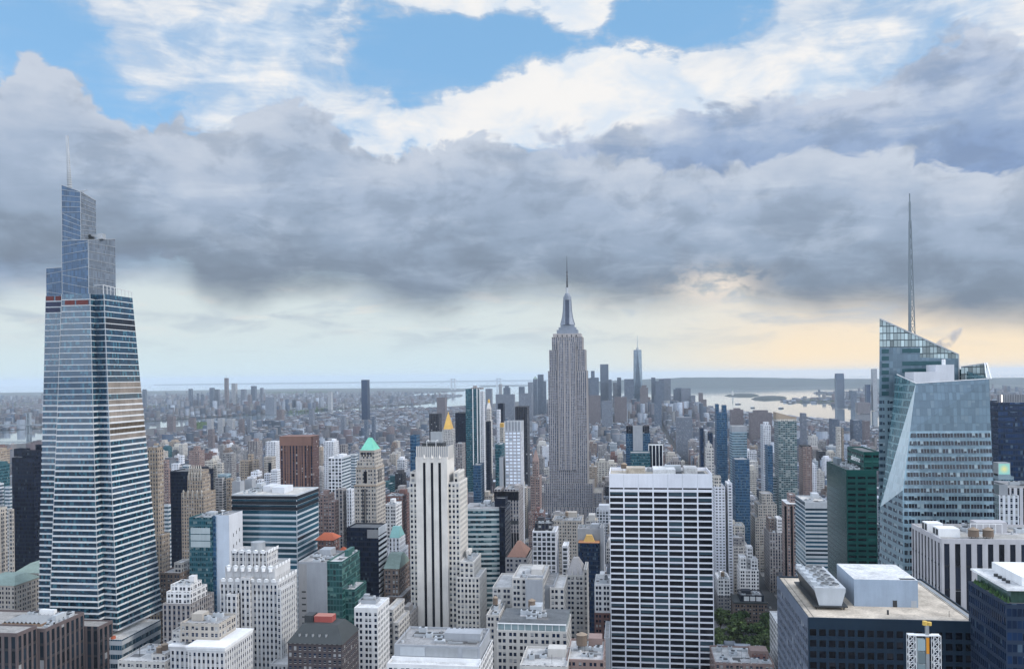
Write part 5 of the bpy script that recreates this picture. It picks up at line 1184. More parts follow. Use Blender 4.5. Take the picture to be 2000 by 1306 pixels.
bld('stone_building', 'small pale stone building stepping down behind the arcaded white tower', 'building', [(752, 768, 1190, 560, 30), (768, 778, 1215, 556, 30, dict(g=1, cl=2))], 'pale_stone', 'the small stepped stone building')
bld('stone_building', 'low brown stone block squeezed beside the cream tower', 'building', [(770, 797, 1203, 590, 34, dict(cl=3))], 'grey_brick', 'the squeezed brown block')
bld('old_building', 'white stone block in the gap beside the cream tower', 'building', [(751, 785, 985, 850, 30, dict(cl=2))], 'white_stone', 'the white stone block')
bld('brick_building', 'long red brick block behind the white stone block', 'building', [(750, 800, 968, 900, 30, dict(cl=2))], 'red_brick', 'the long red brick block')
bld('office_tower', 'blue glass building just behind the cream tower', 'tower', [(801, 820, 850, 900, 24)], 'blue_glass', 'the blue glass building')
bld('office_tower', 'dark ribbed crown block above the cream striped tower', 'tower', [(838, 863, 808, 1750, 30)], 'dark_pier', 'the dark ribbed block')
root, g = bld('stone_tower', 'white stone tower with a tall golden pyramid roof', 'tower', [(861, 894, 858, 1890, 50, dict(cl=0)), (864, 889, 838, 1895, 40, dict(on=0, noroof=1))], 'pale_stone', 'the gold pyramid tower')
q = g[1]; b = MB(); zt = P(876, 803, 1915).z; b.pyramid(q[0] + 2, q[1] - 2, q[2] + 2, q[3] - 8, q[4], q[4] + (zt - q[4]) * .8, M_gold, 2.2, 2.2); c = ((q[0] + q[1]) / 2, (q[2] + q[3] - 6) / 2); b.cyl(*c, q[4] + (zt - q[4]) * .8, zt, 2.0, .1, M_gold, 8); b.build('gold_roof', root)
bld('office_tower', 'dark bronze glass slab behind the gold pyramid tower', 'tower', [(889, 926, 806, 1700, 40)], 'dark_glass', 'the dark bronze slab')
bld('stone_tower', 'grey stone tower with vertical windows before the dark bronze slab', 'tower', [(890, 909, 866, 1180, 26, dict(cl=1))], 'grey_stone', 'the grey stone tower')
root, g = bld('glass_tower', 'tall blue glass tower with white vertical fins and a ragged construction top', 'tower', [(909, 938, 759, 1480, 40), (938, 947, 764, 1484, 34, dict(g=1, st='white_rib')), (920, 945, 757, 1490, 24, dict(on=0, st='grey_stone', cl=4))], 'teal_glass', 'the tall blue finned tower')
for uu in (923.5, 932, 937.5):
    b = MB(); xx = P(uu, 800, 1479).x; b.box(xx - .7, xx + .7, 1479, 1479.9, 40, g[0][4], M_white); b.build('white_fin', root)
bld('glass_tower', 'shorter blue glass tower at the foot of the tall blue finned tower', 'tower', [(924, 946, 908, 1100, 30, dict(cl=1))], 'blue_glass', 'the shorter blue tower')
root, g = bld('clock_tower', 'pale stone tower with a stepped top and a gilded cupola', 'tower', [(947, 962, 822, 1960, 40), (950, 960, 798, 1965, 26, dict(on=0, noroof=1))], 'pale_stone', 'the gilded cupola tower')
q = g[1]; b = MB(); zt = P(953, 779, 1975).z; b.pyramid(q[0], q[1], q[2], q[3], q[4], zt - 9, ST['pale_stone']['wall'], 2.4, 2.4); b.build('pyramid_roof', root); b = MB(); b.cyl((q[0] + q[1]) / 2, (q[2] + q[3]) / 2, zt - 9, zt - 3, 2.8, 2.6, M_gold, 10); b.cyl((q[0] + q[1]) / 2, (q[2] + q[3]) / 2, zt - 3, zt, 2.6, .2, M_gold, 10); b.build('cupola', root)
bld('office_tower', 'thin black tower in front of the gilded cupola tower', 'tower', [(949, 959, 823, 1420, 30)], 'dark_glass', 'the thin black tower')
bld('glass_tower', 'dark tower with white balconies behind the waffle-fronted tower', 'tower', [(972, 986, 788, 1900, 30), (970, 978, 800, 1880, 20, dict(g=1, st='white_slab'))], 'dark_glass', 'the white-balconied dark tower')
root, g = bld('office_tower', 'pale tower fronted by a waffle grid of square windows under a ribbed screen', 'tower', [(986, 1023, 841, 1050, 34, dict(head=1, rf='', noroof=1)), (986, 1023, 823, 1050.5, 33, dict(on=0, st='panel'))], 'waffle', 'the waffle-fronted tower')
q = g[1]
for k in range(6):
    b = MB(); xx = q[0] + (q[1] - q[0]) * k / 5; b.box(xx - .5, xx + .5, q[2] - .8, q[2] - .02, q[4] - 12, q[4] + .6, M_pal); b.build('screen_rib', root)
bld('apartment_tower', 'blank white slab attached to the waffle-fronted tower', 'tower', [(975, 986, 893, 1046, 30)], 'panel', 'the blank white slab')
bld('glass_tower', 'turquoise glass building just left of the waffle-fronted tower', 'tower', [(967, 986, 868, 1110, 30, dict(cl=1))], 'teal_glass', 'the turquoise terrace tower')
bld('office_tower', 'dark fluted glass tower rising behind the waffle-fronted tower', 'tower', [(1006, 1034, 794, 1580, 40)], 'dark_pier', 'the dark fluted tower')
root, g = bld('stone_building', 'small cream block with a golden top beside the waffle-fronted tower', 'building', [(976, 986, 834, 1650, 20, dict(st='cream'))], 'cream', 'the small gold-topped block')
q = g[0]; b = MB(); b.box(q[0] + .3, q[1] - .3, q[2] + .3, q[3] - .3, q[4], q[4] + 8, M_gold); b.build('gold_top', root)
root, g = bld('office_tower', 'grey-brown stone tower with tall piers and a dark recessed storey', 'tower', [(985, 1022, 955, 850, 38, dict(head=2, rf='', cl=3)), (965, 985, 955, 850.5, 37, dict(g=1, head=2))], 'grey_stone', 'the grey-brown pier tower')
x0, x1, y0, y1, z, _ = g[0]; xa = g[1][0]; M_gs = ST['grey_stone']['wall']
for (za, zb, nn) in ((z - 11, z - 2.4, 13), (0, z - 44, 9)):
    for k in range(nn):
        xx = xa + (x1 - xa) * (k + .5) / nn; b = MB(); b.box(xx - 1.0, xx + 1.0, y0 - .12, y0 - .02, za, zb, M_blackstrip); b.build('window_strip', root)
b = MB(); b.box(xa + .5, x1 - .5, y0 - .2, y0 - .05, z - 35, z - 31.5, M_dkmetal); b.build('recess_band', root)
root, g = bld('office_tower', 'curved pale green banded office with a dark blank side', 'tower', [(905, 975, 992, 700, 30, dict(fr=1, rf='', noroof=1, head=30, cl=0, st='panel')), (975, 986, 990, 698, 34, dict(fr=1, g=1, st='dark_glass')), (966, 987, 973, 708, 14, dict(fr=1, on=1, st='dark_glass'))], 'band_teal', 'the curved banded office')
x0, x1, y0, y1, z, _ = g[0]; N_ = 14
def arc(k, off=0.0): s = k / N_; return (x0 + (x1 - x0) * s, y0 - .4 - off - 3.2 * (1 - ((s - .0) * 1.0) ** 2) * (1) + 0)
for j in range(34):
    z1 = z - j * 4.05
    for (nm, za, zb, off, m) in (('spandrel_band', z1 - 1.75, z1, .35, ST['band_teal']['wall']), ('window_band', z1 - 4.05, z1 - 1.75, 0, None)):
        b = MB()
        for k in range(N_):
            p, q = arc(k, off), arc(k + 1, off)
            b.face([(*p, za), (*q, za), (*q, zb), (*p, zb)], m or ST['band_teal']['glass'], [(0, 0), (1, 0), (1, 1), (0, 1)])
            if m: b.face([(*p, zb), (*q, zb), (*arc(k + 1, 0), zb), (*arc(k, 0), zb)], m); b.face([(*arc(k, 0), za), (*arc(k + 1, 0), za), (*q, za), (*p, za)], m)
        b.build(nm, root)
b = MB(); b.face([(*arc(k, .35), z) for k in range(N_ + 1)] + [(x1, y1, z), (x0, y1, z)], ST['cream']['roof']); b.build('roof', root)
clutter(root, x0 + 6, x1 - 2, y0 + 5, y1 - 1, z, 8, random.Random(2), M_ac)
root, g = bld('deco_tower', 'slim stepped brick tower with a spired top between two dark towers', 'tower', [(1032, 1064, 1000, 1130, 30), (1036, 1058, 930, 1134, 24, dict(on=0)), (1040, 1053, 900, 1138, 16, dict(on=1, noroof=1))], 'pink_brick', 'the slim stepped brick tower')
q = g[2]; b = MB(); b.pyramid(q[0], q[1], q[2], q[3], q[4], P(1046, 879, 1140).z, ST['pink_brick']['wall'], .8, .8); b.build('spire_roof', root)
bld('low_building', 'low red brick block with roof plant near the limestone skyscraper foot', 'building', [(1043, 1065, 1001, 960, 24, dict(st='red_brick', cl=4))], 'red_brick', 'the low red block')
bld('low_building', 'long low building with a cream roof at the foot of the limestone skyscraper', 'building', [(1078, 1140, 1016, 930, 40, dict(cl=7))], 'beige', 'the long cream-roofed building')
root, g = bld('office_tower', 'white gridded tower with a dark box on its roof', 'tower', [(1040, 1085, 1037, 760, 28, dict(fr=1, rf='NW', cl=1)), (1044, 1081, 1022, 768, 16, dict(on=0, st='dark_pier', cl=3))], 'white_grid', 'the white gridded tower')
root, g = bld('office_tower', 'black glass tower framed in pale walls with an orange roof terrace', 'tower', [(1128, 1172, 1032, 772, 22, dict(st='panel', cl=2)), (1129, 1171, 1060, 760, 13, dict(g=1, st='navy_glass', head=8, noroof=1)), (1172, 1179, 1030, 768, 28, dict(g=1, st='panel'))], 'panel', 'the orange-topped black tower')
q = g[1]; b = MB(); b.box(q[0] + .1, q[1] - .1, q[2] + .1, q[3], q[4] - .2, q[4] + .3, plain('orange_deck', (.42, .20, .10), .8)); b.build('terrace', root)
b = MB(); b.pyramid((q[0] + q[1]) / 2 - 5, (q[0] + q[1]) / 2 + 5, q[2] + 4, q[2] + 11, q[4] + .3, q[4] + 6, plain('yellow_ochre', (.55, .36, .12), .7), 2.5, 2.5); b.build('roof_pavilion', root)
root, g = bld('gothic_building', 'slender beige gothic office with pinnacles beside the orange-topped black tower', 'tower', [(1106, 1140, 1122, 640, 30, dict(rf='N', noroof=1)), (1140, 1146, 1112, 641, 28, dict(g=1))], 'pale_stone', 'the slender gothic office')
q = g[0]; b = MB(); b.pyramid(q[0], q[1], q[2], q[3], q[4], q[4] + 10, plain('lead_roof', (.26, .255, .26), .7), 2, 3); b.build('steep_roof', root)
for k in range(4):
    b = MB(); xx = q[0] + (q[1] - q[0]) * k / 3; b.cyl(xx, q[2] + .2, q[4] - 3, q[4] + 6, .7, .1, ST['pale_stone']['wall'], 6); b.build('pinnacle', root)
root, g = bld('old_building', 'brown stone building with a red tiled hip roof', 'building', [(987, 1029, 1088, 640, 34, dict(rf='N', noroof=1))], 'grey_brick', 'the red hipped building')
q = g[0]; b = MB(); b.pyramid(q[0] + 1, q[1] - 1, q[2] + 1, q[3], q[4], q[4] + 9, plain('dull_red_tile', (.20, .115, .09), .85), 1.2, 3); b.build('tile_roof', root)
bld('brick_building', 'red brick block with white stone top beside the wide white slab', 'building', [(1161, 1192, 1196, 596, 30, dict(rf='N', noroof=1)), (1161, 1192, 1140, 597, 30, dict(on=0, st='white_stone', rf='N', cl=4))], 'red_brick', 'the white-topped red block')
bld('low_building', 'white low block with square windows below the limestone skyscraper', 'building', [(1098, 1112, 1066, 840, 24, dict(cl=1))], 'white_grid', 'the small white square-window block')
bld('brick_building', 'magenta brick slab with a roof deck behind the curved banded office', 'building', [(896, 914, 958, 820, 30, dict(cl=2))], 'red_brick', 'the magenta brick slab')
# west of the wide white slab
bld('apartment_tower', 'white gridded apartment tower rising beside the wide white slab', 'tower', [(1391, 1416, 950, 960, 30), (1416, 1430, 944, 962, 28, dict(g=1)), (1392, 1408, 930, 968, 12, dict(on=0, st='cream'))], 'white_slab', 'the white gridded apartments')
bld('office_tower', 'grey glass tower with a tall blank core slab behind the wide white slab', 'tower', [(1222, 1270, 846, 1320, 40, dict(st='blue_glass')), (1236, 1255, 832, 1316, 20, dict(g=1, st='panel')), (1223, 1268, 832, 1330, 20, dict(on=0, st='dark_pier'))], 'blue_glass', 'the blank-core glass tower')
bld('glass_building', 'low teal glass block at the foot of the blank-core glass tower', 'building', [(1231, 1270, 884, 1180, 30)], 'teal_glass', 'the low teal block')
root, g = bld('office_building', 'black building with bright white vertical ribs above the wide white slab', 'building', [(1267, 1294, 868, 1220, 36, dict(cl=1))], 'dark_glass', 'the white-ribbed black building')
q = g[0]
for k in range(5):
    b = MB(); xx = q[0] + (q[1] - q[0]) * k / 4; b.box(xx - .5, xx + .5, q[2] - .8, q[2] - .02, 0, q[4] + .3, M_white); b.build('white_rib', root)
b = MB(); b.box(q[0] - .5, q[1] + .5, q[2] - .9, q[2] - .02, q[4] - 1, q[4] + .6, M_white); b.build('white_rim', root)
bld('apartment_tower', 'dark blue glass slab with a pale stripe left of the dark banded tower', 'tower', [(1365, 1374, 836, 1560, 26), (1374, 1382, 840, 1564, 24, dict(g=1, st='white_rib')), (1381, 1392, 845, 1560, 24, dict(g=1))], 'navy_glass', 'the striped blue slab')
bld('stone_tower', 'pale stone tower with a small top storey left of the dark banded tower', 'tower', [(1376, 1394, 876, 1080, 26), (1379, 1391, 868, 1084, 14, dict(on=0, cl=2))], 'pale_stone', 'the small-topped pale tower')
bld('apartment_tower', 'tall dark banded apartment tower with a stepped top', 'tower', [(1396, 1420, 806, 1420, 30), (1396, 1404, 789, 1424, 18, dict(on=0)), (1409, 1419, 791, 1428, 14, dict(on=0))], 'blue_glass', 'the dark banded tower')
bld('glass_tower', 'grey glass tower with a bright white top right of the dark banded tower', 'tower', [(1425, 1459, 843, 1330, 32), (1425, 1459, 832, 1330.5, 31, dict(on=0, st='panel'))], 'pale_glass', 'the white-topped glass tower')
bld('glass_tower', 'dark teal glass tower in front of the white-topped glass tower', 'tower', [(1430, 1464, 897, 1130, 32, dict(cl=1))], 'blue_glass', 'the dark teal tower')
bld('office_tower', 'slim white ribbed tower beside the tan-topped green tower', 'tower', [(1485, 1505, 830, 1420, 30), (1490, 1502, 824, 1430, 12, dict(on=0))], 'white_rib', 'the slim white ribbed tower')
bld('glass_tower', 'bright blue glass block in front of the slim white ribbed tower', 'tower', [(1494, 1509, 870, 1250, 26)], 'blue_glass', 'the bright blue block')
root, g = bld('glass_tower', 'tall green glass apartment tower with a tan slanted top', 'tower', [(1512, 1556, 822, 1280, 36, dict(head=4)), (1510, 1556, 818, 1290, 30, dict(on=0, st='cream', noroof=1))], 'glass_balcony', 'the tan-topped green tower')
q = g[1]; b = MB(); a0, a1 = P(1510, 805, 1292).z, P(1556, 815, 1292).z; b.face([(q[0], 1292, q[4] - 1), (q[1], 1292, q[4] - 1), (q[1], 1292, a1), (q[0], 1292, a0)], ST['tan']['wall']); b.face([(q[1], 1318, q[4] - 1), (q[0], 1318, q[4] - 1), (q[0], 1318, a0), (q[1], 1318, a1)], ST['tan']['wall']); b.face([(q[0], 1292, a0), (q[1], 1292, a1), (q[1], 1318, a1), (q[0], 1318, a0)], ST['tan']['roof']); b.face([(q[0], 1318, q[4] - 1), (q[0], 1292, q[4] - 1), (q[0], 1292, a0), (q[0], 1318, a0)], ST['tan']['wall']); b.build('slanted_crown', root)
bld('apartment_tower', 'pinkish brick tower with a dark flat cap right of the tan-topped green tower', 'tower', [(1560, 1586, 872, 1330, 32), (1561, 1584, 870, 1334, 20, dict(on=0, st='dark_pier'))], 'pink_brick', 'the dark-capped pinkish tower')
bld('apartment_tower', 'cream and orange slab pair far behind the emerald tower', 'tower', [(1632, 1643, 834, 2100, 30), (1643, 1648, 836, 2104, 26, dict(g=1, st='tan'))], 'cream', 'the cream slab pair')
bld('office_building', 'pale banded glass office with a white top wall behind the beige deco block', 'building', [(1496, 1532, 930, 1300, 44), (1489, 1497, 928, 1301, 42, dict(g=1, st='white_slab')), (1500, 1532, 929, 1306, 30, dict(on=0, st='panel'))], 'band_teal', 'the white-topped banded office')
bld('low_building', 'white arena-like low building left of the beige deco block', 'building', [(1443, 1480, 972, 1500, 60, dict(cl=3))], 'panel', 'the white arena roof')
bld('glass_building', 'dark blue glass office low beside the white gridded apartments', 'building', [(1432, 1461, 1004, 1250, 46, dict(cl=4)), (1444, 1460, 1008, 1244, 10, dict(g=1, st='pale_glass'))], 'navy_glass', 'the dark blue low office')
root, g = bld('deco_tower', 'beige stepped deco block with a windowless top', 'tower', [(1465, 1522, 1010, 1150, 46), (1473, 1517, 985, 1154, 36, dict(on=0)), (1482, 1509, 964, 1158, 26, dict(on=1, head=18))], 'beige', 'the beige deco block')
bld('stone_tower', 'grey stone block with a white stepped roof beside the brown striped tower', 'tower', [(1492, 1530, 1040, 1045, 44, dict(cl=2)), (1513, 1528, 1012, 1050, 34, dict(on=0, st='white_stone')), (1496, 1512, 1012, 1058, 26, dict(on=0, st='brown'))], 'grey_stone', 'the white-stepped grey block')
root, g = bld('office_tower', 'brown masonry tower with two dark window stripes and a raised top', 'tower', [(1527, 1554, 983, 925, 38, dict(head=6)), (1537, 1554, 966, 930, 26, dict(on=0))], 'pink_brick', 'the brown striped tower')
q = g[0]
for uu in (1534.5, 1546.5):
    b = MB(); xx = P(uu, 1000, 924).x; b.box(xx - 1.1, xx + 1.1, q[2] - .15, q[2] - .02, 0, q[4] - 2.4, M_blackstrip); b.build('window_strip', root)
b = MB(); b.box(q[0] - .3, q[1] + .3, q[2] - .4, q[3], q[4] - .5, q[4] + .15, M_white); b.build('cornice', root)
root, g = bld('glass_tower', 'pale banded glass office with an angled corner left of the emerald tower', 'tower', [(1572, 1620, 980, 840, 46, dict(fr=1, rf='N', head=6, cl=6))], 'band', 'the angled banded office')
q = g[0]; b = MB(); xl = P(1553, 968, 886).x
for j in range(40):
    z1 = q[4] - 1 - j * 3.9; b.face([(xl, 886, z1 - 3.9), (q[0], 840, z1 - 3.9), (q[0], 840, z1 - 2.7), (xl, 886, z1 - 2.7)], ST['band']['wall']); b.face([(xl, 886, z1 - 2.7), (q[0], 840, z1 - 2.7), (q[0], 840, z1), (xl, 886, z1)], ST['pale_glass']['glass'])
b.face([(xl, 886, q[4] - 1), (q[0], 840, q[4] - 1), (q[0], 886, q[4] - 1)], M_white); b.build('angled_cladding', root)
root, g = bld('office_tower', 'dark blue glass tower with a lit numeral on its top band at the photo edge', 'tower', [(1949, 2150, 785, 640, 40, dict(head=2))], 'navy_glass', 'the dark blue edge tower')
q = g[0]; b = MB(); zb0, zb1 = q[4] + .2, q[4] + 5.5; b.box(q[0], q[1], q[2] + .3, q[2] + .8, zb0, zb1, plain('grey_screen', (.16, .17, .2), .5)); b.build('top_screen', root)
b = MB()
for k in range(60): b.box(q[0] + 1 + k * 1.1, q[0] + 1.3 + k * 1.1, q[2], q[2] + .28, zb0, zb1, M_metal)
b.build('screen_grating', root)
m, t, bs = newmat('lit_numeral'); bs.inputs['Base Color'].default_value = (.9, .85, .8, 1); bs.inputs['Emission Color'].default_value = (1, .85, .75, 1); bs.inputs['Emission Strength'].default_value = 1.2
lettering(root, 'numeral', '1', 7.5, .2, m, (q[0] + .6, q[2] - .3, zb0 + .1))
root, g = bld('office_building', 'small glass building carrying a lit yellow and cyan screen', 'building', [(1950, 1974, 926, 600, 20, dict(cl=1)), (1950, 1980, 930, 598, 24, dict(g=1))], 'pale_glass', 'the lit-screen building')
q = g[0]; m, t, bs = newmat('lit_screen'); tcn = t.n('ShaderNodeTexCoord').outputs['Object']; sx_ = t.n('ShaderNodeSeparateXYZ'); t.put(sx_.inputs[0], tcn)
g_ = t.n('ShaderNodeTexGradient', gradient_type='SPHERICAL'); mpn = t.n('ShaderNodeMapping'); t.put(mpn.inputs[0], t.n('ShaderNodeUVMap', uv_map='UVMap').outputs[0]); mpn.inputs[1].default_value = (-1.1, -1.1, 0); mpn.inputs[3].default_value = (2.2, 2.2, 1); t.put(g_.inputs[0], mpn.outputs[0])
cc = t.mix(g_.outputs[1], (.30, .72, .68, 1), (.95, .85, .28, 1)); t.put(bs.inputs['Emission Color'], cc); bs.inputs['Emission Strength'].default_value = .75; bs.inputs['Base Color'].default_value = (.05, .05, .05, 1)
b = MB(); zt, zb0 = P(1960, 904, 599).z, q[4]; b.box(q[0], q[1], q[2] + .5, q[2] + 8, zb0 - 1, zt, M_metal); b.build('screen_housing', root); b = MB(); b.face([(q[0] + .4, q[2] + .42, zb0), (q[1] - .4, q[2] + .42, zb0), (q[1] - .4, q[2] + .42, zt - .5), (q[0] + .4, q[2] + .42, zt - .5)], m, [(0, 0), (1, 0), (1, 1), (0, 1)]); b.build('screen', root)
bld('office_tower', 'black and white striped slab at the photo edge behind the pier-fronted office', 'tower', [(1972, 2120, 953, 560, 36, dict(cl=3))], 'stripe', 'the striped edge slab')
bld('stone_building', 'white masonry block with narrow windows between the crystal skyscraper and the striped slab', 'building', [(1951, 1990, 967, 552, 20, dict(rf='')), (1951, 1968, 946, 556, 20, dict(on=0, st='panel'))], 'white_rib', 'the white narrow-window block')
bld('old_building', 'grey stone block with white stepped upper storeys left of the teal-fronted tower', 'building', [(318, 372, 1178, 560, 34, dict(rf='N')), (325, 372, 1155, 564, 24, dict(on=0, st='white_stone')), (333, 372, 1141, 570, 16, dict(on=1, st='white_stone', cl=3))], 'grey_stone', 'the white-stepped stone block')
bld('old_building', 'dark brown stone block tucked behind the white-stepped stone block', 'building', [(312, 352, 1118, 640, 30, dict(cl=3)), (340, 355, 1098, 648, 14, dict(on=0, st='pale_stone'))], 'brown', 'the tucked brown block')
bld('low_building', 'low pale roof with steel cooling units below the tapering glass skyscraper', 'building', [(230, 322, 1290, 500, 34, dict(cl=10)), (296, 322, 1276, 506, 22, dict(on=0))], 'pale_stone', 'the cooling-unit roof')
# ------------------------------------------------------------------ far skyline: lower Manhattan, Brooklyn, Jersey City
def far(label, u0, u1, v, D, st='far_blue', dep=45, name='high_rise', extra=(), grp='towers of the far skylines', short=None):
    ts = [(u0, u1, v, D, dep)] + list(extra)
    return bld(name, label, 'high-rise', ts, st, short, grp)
far('flat-topped grey tower just beside the limestone skyscraper on the harbour skyline', 1144, 1153, 738, 5300)
far('stepped downtown tower with a narrow top near the limestone skyscraper', 1153, 1169, 737, 5200, extra=[(1154, 1161, 724, 5205, 30, dict(on=0))])
far('broad blue-grey downtown tower, second tallest after the spired one', 1172, 1188, 711, 5400, short='the broad downtown tower')
far('narrow tower leaning against the broad blue-grey downtown tower', 1188, 1194.5, 741, 5350)
far('short grey tower between two slim downtown towers', 1197, 1205, 747, 5450, 'far_grey')
far('slim blue tower left of the wide block by the spired tower', 1205, 1213, 737, 5500)
far('wide flat downtown block left of the tapering spired tower', 1219, 1238, 740, 5350)
far('narrow-topped brown block at the foot of the tapering spired tower', 1250, 1266, 757, 5000, 'far_brick', extra=[(1253, 1263, 752, 5006, 26, dict(on=0))])
far('slim dark tower right of the tapering spired tower', 1272, 1280, 737, 5500)
far('step-roofed grey tower in the right downtown cluster', 1280, 1297, 744, 5400, extra=[(1287, 1297, 740, 5405, 30, dict(on=0))])
far('tall pale grey slab ending the right downtown cluster', 1296, 1310, 739, 5450, 'far_grey')
far('blue block with a stepped shoulder near the harbour edge', 1315, 1332, 760, 5100, extra=[(1319, 1332, 757.5, 5105, 30, dict(on=0))])
far('grey block joined to the stepped blue block near the harbour edge', 1330, 1349, 758, 5050, 'far_grey')
far('low grey block stepping down towards the harbour', 1349, 1358, 772, 5000, 'far_grey')
far('brown tower standing alone at the harbour edge', 1364, 1373, 767, 4700, 'far_brick', extra=[(1372, 1380, 780, 4705, 30, dict(g=1))])
far('dark red-brown mid-rise below the wide flat downtown block', 1200, 1224, 775, 4300, 'far_brick')
far('big grey-brown block below the broad downtown tower', 1148, 1172, 772, 4200, 'far_brick')
far('pale stone block right of the big grey-brown block', 1175, 1196, 783, 3900, 'far_grey')
far('blue glass block below the right downtown cluster', 1278, 1292, 772, 4000)
far('wide grey slab with many windows in front of the harbour towers', 1320, 1352, 815, 2600, 'far_grey')
far('stone block with a stepped top beside the shore', 1425, 1452, 800, 3300, 'far_brick', extra=[(1432, 1446, 797, 3306, 22, dict(on=0))])
far('broad dark stone warehouse block at the river shore', 1462, 1508, 806, 3200, 'far_brick', extra=[(1470, 1500, 801, 3206, 26, dict(on=0))])
far('grey block with a square top standing at the river shore', 1562, 1575, 807, 2700, 'far_grey')
far('pinkish tower at the river shore beside the crystal skyscraper', 1684, 1699, 822, 2500, 'far_brick')
far('blue-grey shore block before the crystal skyscraper', 1660, 1684, 820, 2600, 'far_blue')
far('dark shore block in the row above the river', 1619, 1640, 818, 2600, 'far_blue')
# left of the limestone skyscraper
far('tallest pale tower of the cluster left of the limestone skyscraper', 1050, 1062, 731, 5300, extra=[(1060, 1067, 744, 5295, 30, dict(g=1))])
root, g = far('pointed blue tower left of the limestone skyscraper', 1041, 1050, 740, 5200)
q = g[0]; b = MB(); b.pyramid(q[0], q[1], q[2], q[3], q[4], q[4] + 20, M_copper2); b.build('pointed_roof', root)
far('grey tower at the edge of the cluster left of the limestone skyscraper', 1031, 1041, 746, 5100, 'far_grey')
far('dark slab with a flat top among the left downtown cluster', 1013, 1025, 755, 5000)
root, g = far('dark narrow-topped downtown block in the middle left', 983, 997, 757, 4900, extra=[(986, 994, 753, 4906, 20, dict(on=0))])
far('thin pale tower in line with the far bridge', 974, 981, 750, 5000, 'far_pale')
far('wide pale block below the narrow-topped dark one', 968, 1006, 770, 4600, 'far_grey')
far('dark grey tower behind the tall blue finned tower', 948, 962, 759, 4800, 'far_grey')
far('grey stepped block below the pointed blue tower', 1014, 1040, 768, 4400, 'far_grey')
far('grey mid-rise left of the gold pyramid on the river side', 853, 873, 776, 4100, 'far_brick')
far('dark mirrored single tower standing by the river', 705.5, 722, 741.5, 4600, 'navy_glass', short='the lone mirrored tower')
# Brooklyn
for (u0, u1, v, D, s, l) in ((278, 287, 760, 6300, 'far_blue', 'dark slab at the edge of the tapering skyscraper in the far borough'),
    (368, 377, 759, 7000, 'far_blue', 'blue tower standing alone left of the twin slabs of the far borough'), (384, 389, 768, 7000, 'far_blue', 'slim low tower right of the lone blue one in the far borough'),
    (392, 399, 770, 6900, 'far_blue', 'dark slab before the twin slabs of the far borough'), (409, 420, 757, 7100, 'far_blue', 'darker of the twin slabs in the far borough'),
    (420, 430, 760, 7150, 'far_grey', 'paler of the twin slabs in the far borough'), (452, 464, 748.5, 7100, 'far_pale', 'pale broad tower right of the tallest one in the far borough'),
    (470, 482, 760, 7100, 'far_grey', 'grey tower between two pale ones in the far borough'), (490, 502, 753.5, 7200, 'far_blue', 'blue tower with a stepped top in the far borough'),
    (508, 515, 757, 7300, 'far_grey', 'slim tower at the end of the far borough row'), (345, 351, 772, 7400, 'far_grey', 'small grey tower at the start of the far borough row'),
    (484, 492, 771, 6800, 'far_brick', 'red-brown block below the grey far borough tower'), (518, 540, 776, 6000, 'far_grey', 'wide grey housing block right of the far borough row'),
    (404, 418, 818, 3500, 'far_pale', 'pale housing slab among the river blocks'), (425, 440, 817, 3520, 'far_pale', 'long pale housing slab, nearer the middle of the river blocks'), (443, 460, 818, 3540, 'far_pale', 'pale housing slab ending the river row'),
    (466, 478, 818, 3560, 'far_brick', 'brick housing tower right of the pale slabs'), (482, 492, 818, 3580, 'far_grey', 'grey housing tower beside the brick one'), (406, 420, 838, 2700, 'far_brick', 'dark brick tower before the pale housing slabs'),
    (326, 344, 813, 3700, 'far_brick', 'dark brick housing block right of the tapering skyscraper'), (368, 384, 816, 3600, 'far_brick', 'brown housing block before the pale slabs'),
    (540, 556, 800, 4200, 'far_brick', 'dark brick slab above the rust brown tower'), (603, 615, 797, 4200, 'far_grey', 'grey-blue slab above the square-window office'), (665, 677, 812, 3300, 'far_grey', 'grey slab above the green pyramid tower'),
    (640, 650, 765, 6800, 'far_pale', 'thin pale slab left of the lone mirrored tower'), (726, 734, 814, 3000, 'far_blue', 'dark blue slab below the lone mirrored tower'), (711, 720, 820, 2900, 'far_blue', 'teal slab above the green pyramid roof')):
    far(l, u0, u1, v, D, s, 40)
root, g = far('tallest tower of the far borough, brown with a dark foot and a thin mast', 438, 447, 738, 7000, 'far_brick', short='the tallest far borough tower')
q = g[0]; b = MB(); b.bar(((q[0] + q[1]) / 2, q[2] + 10, q[4]), ((q[0] + q[1]) / 2, q[2] + 10, q[4] + 26), 1.0, M_metal); b.build('mast', root)
# Jersey City
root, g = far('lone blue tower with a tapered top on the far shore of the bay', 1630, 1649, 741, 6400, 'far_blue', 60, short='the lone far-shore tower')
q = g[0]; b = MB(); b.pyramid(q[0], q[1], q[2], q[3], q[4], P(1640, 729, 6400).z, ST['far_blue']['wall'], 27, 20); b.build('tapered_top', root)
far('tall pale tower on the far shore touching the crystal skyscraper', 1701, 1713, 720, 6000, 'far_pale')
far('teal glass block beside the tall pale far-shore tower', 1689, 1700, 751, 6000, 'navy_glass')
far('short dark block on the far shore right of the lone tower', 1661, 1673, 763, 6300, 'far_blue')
far('wide low brick block on the far shore waterline', 1670, 1700, 786, 5600, 'far_brick', 60)
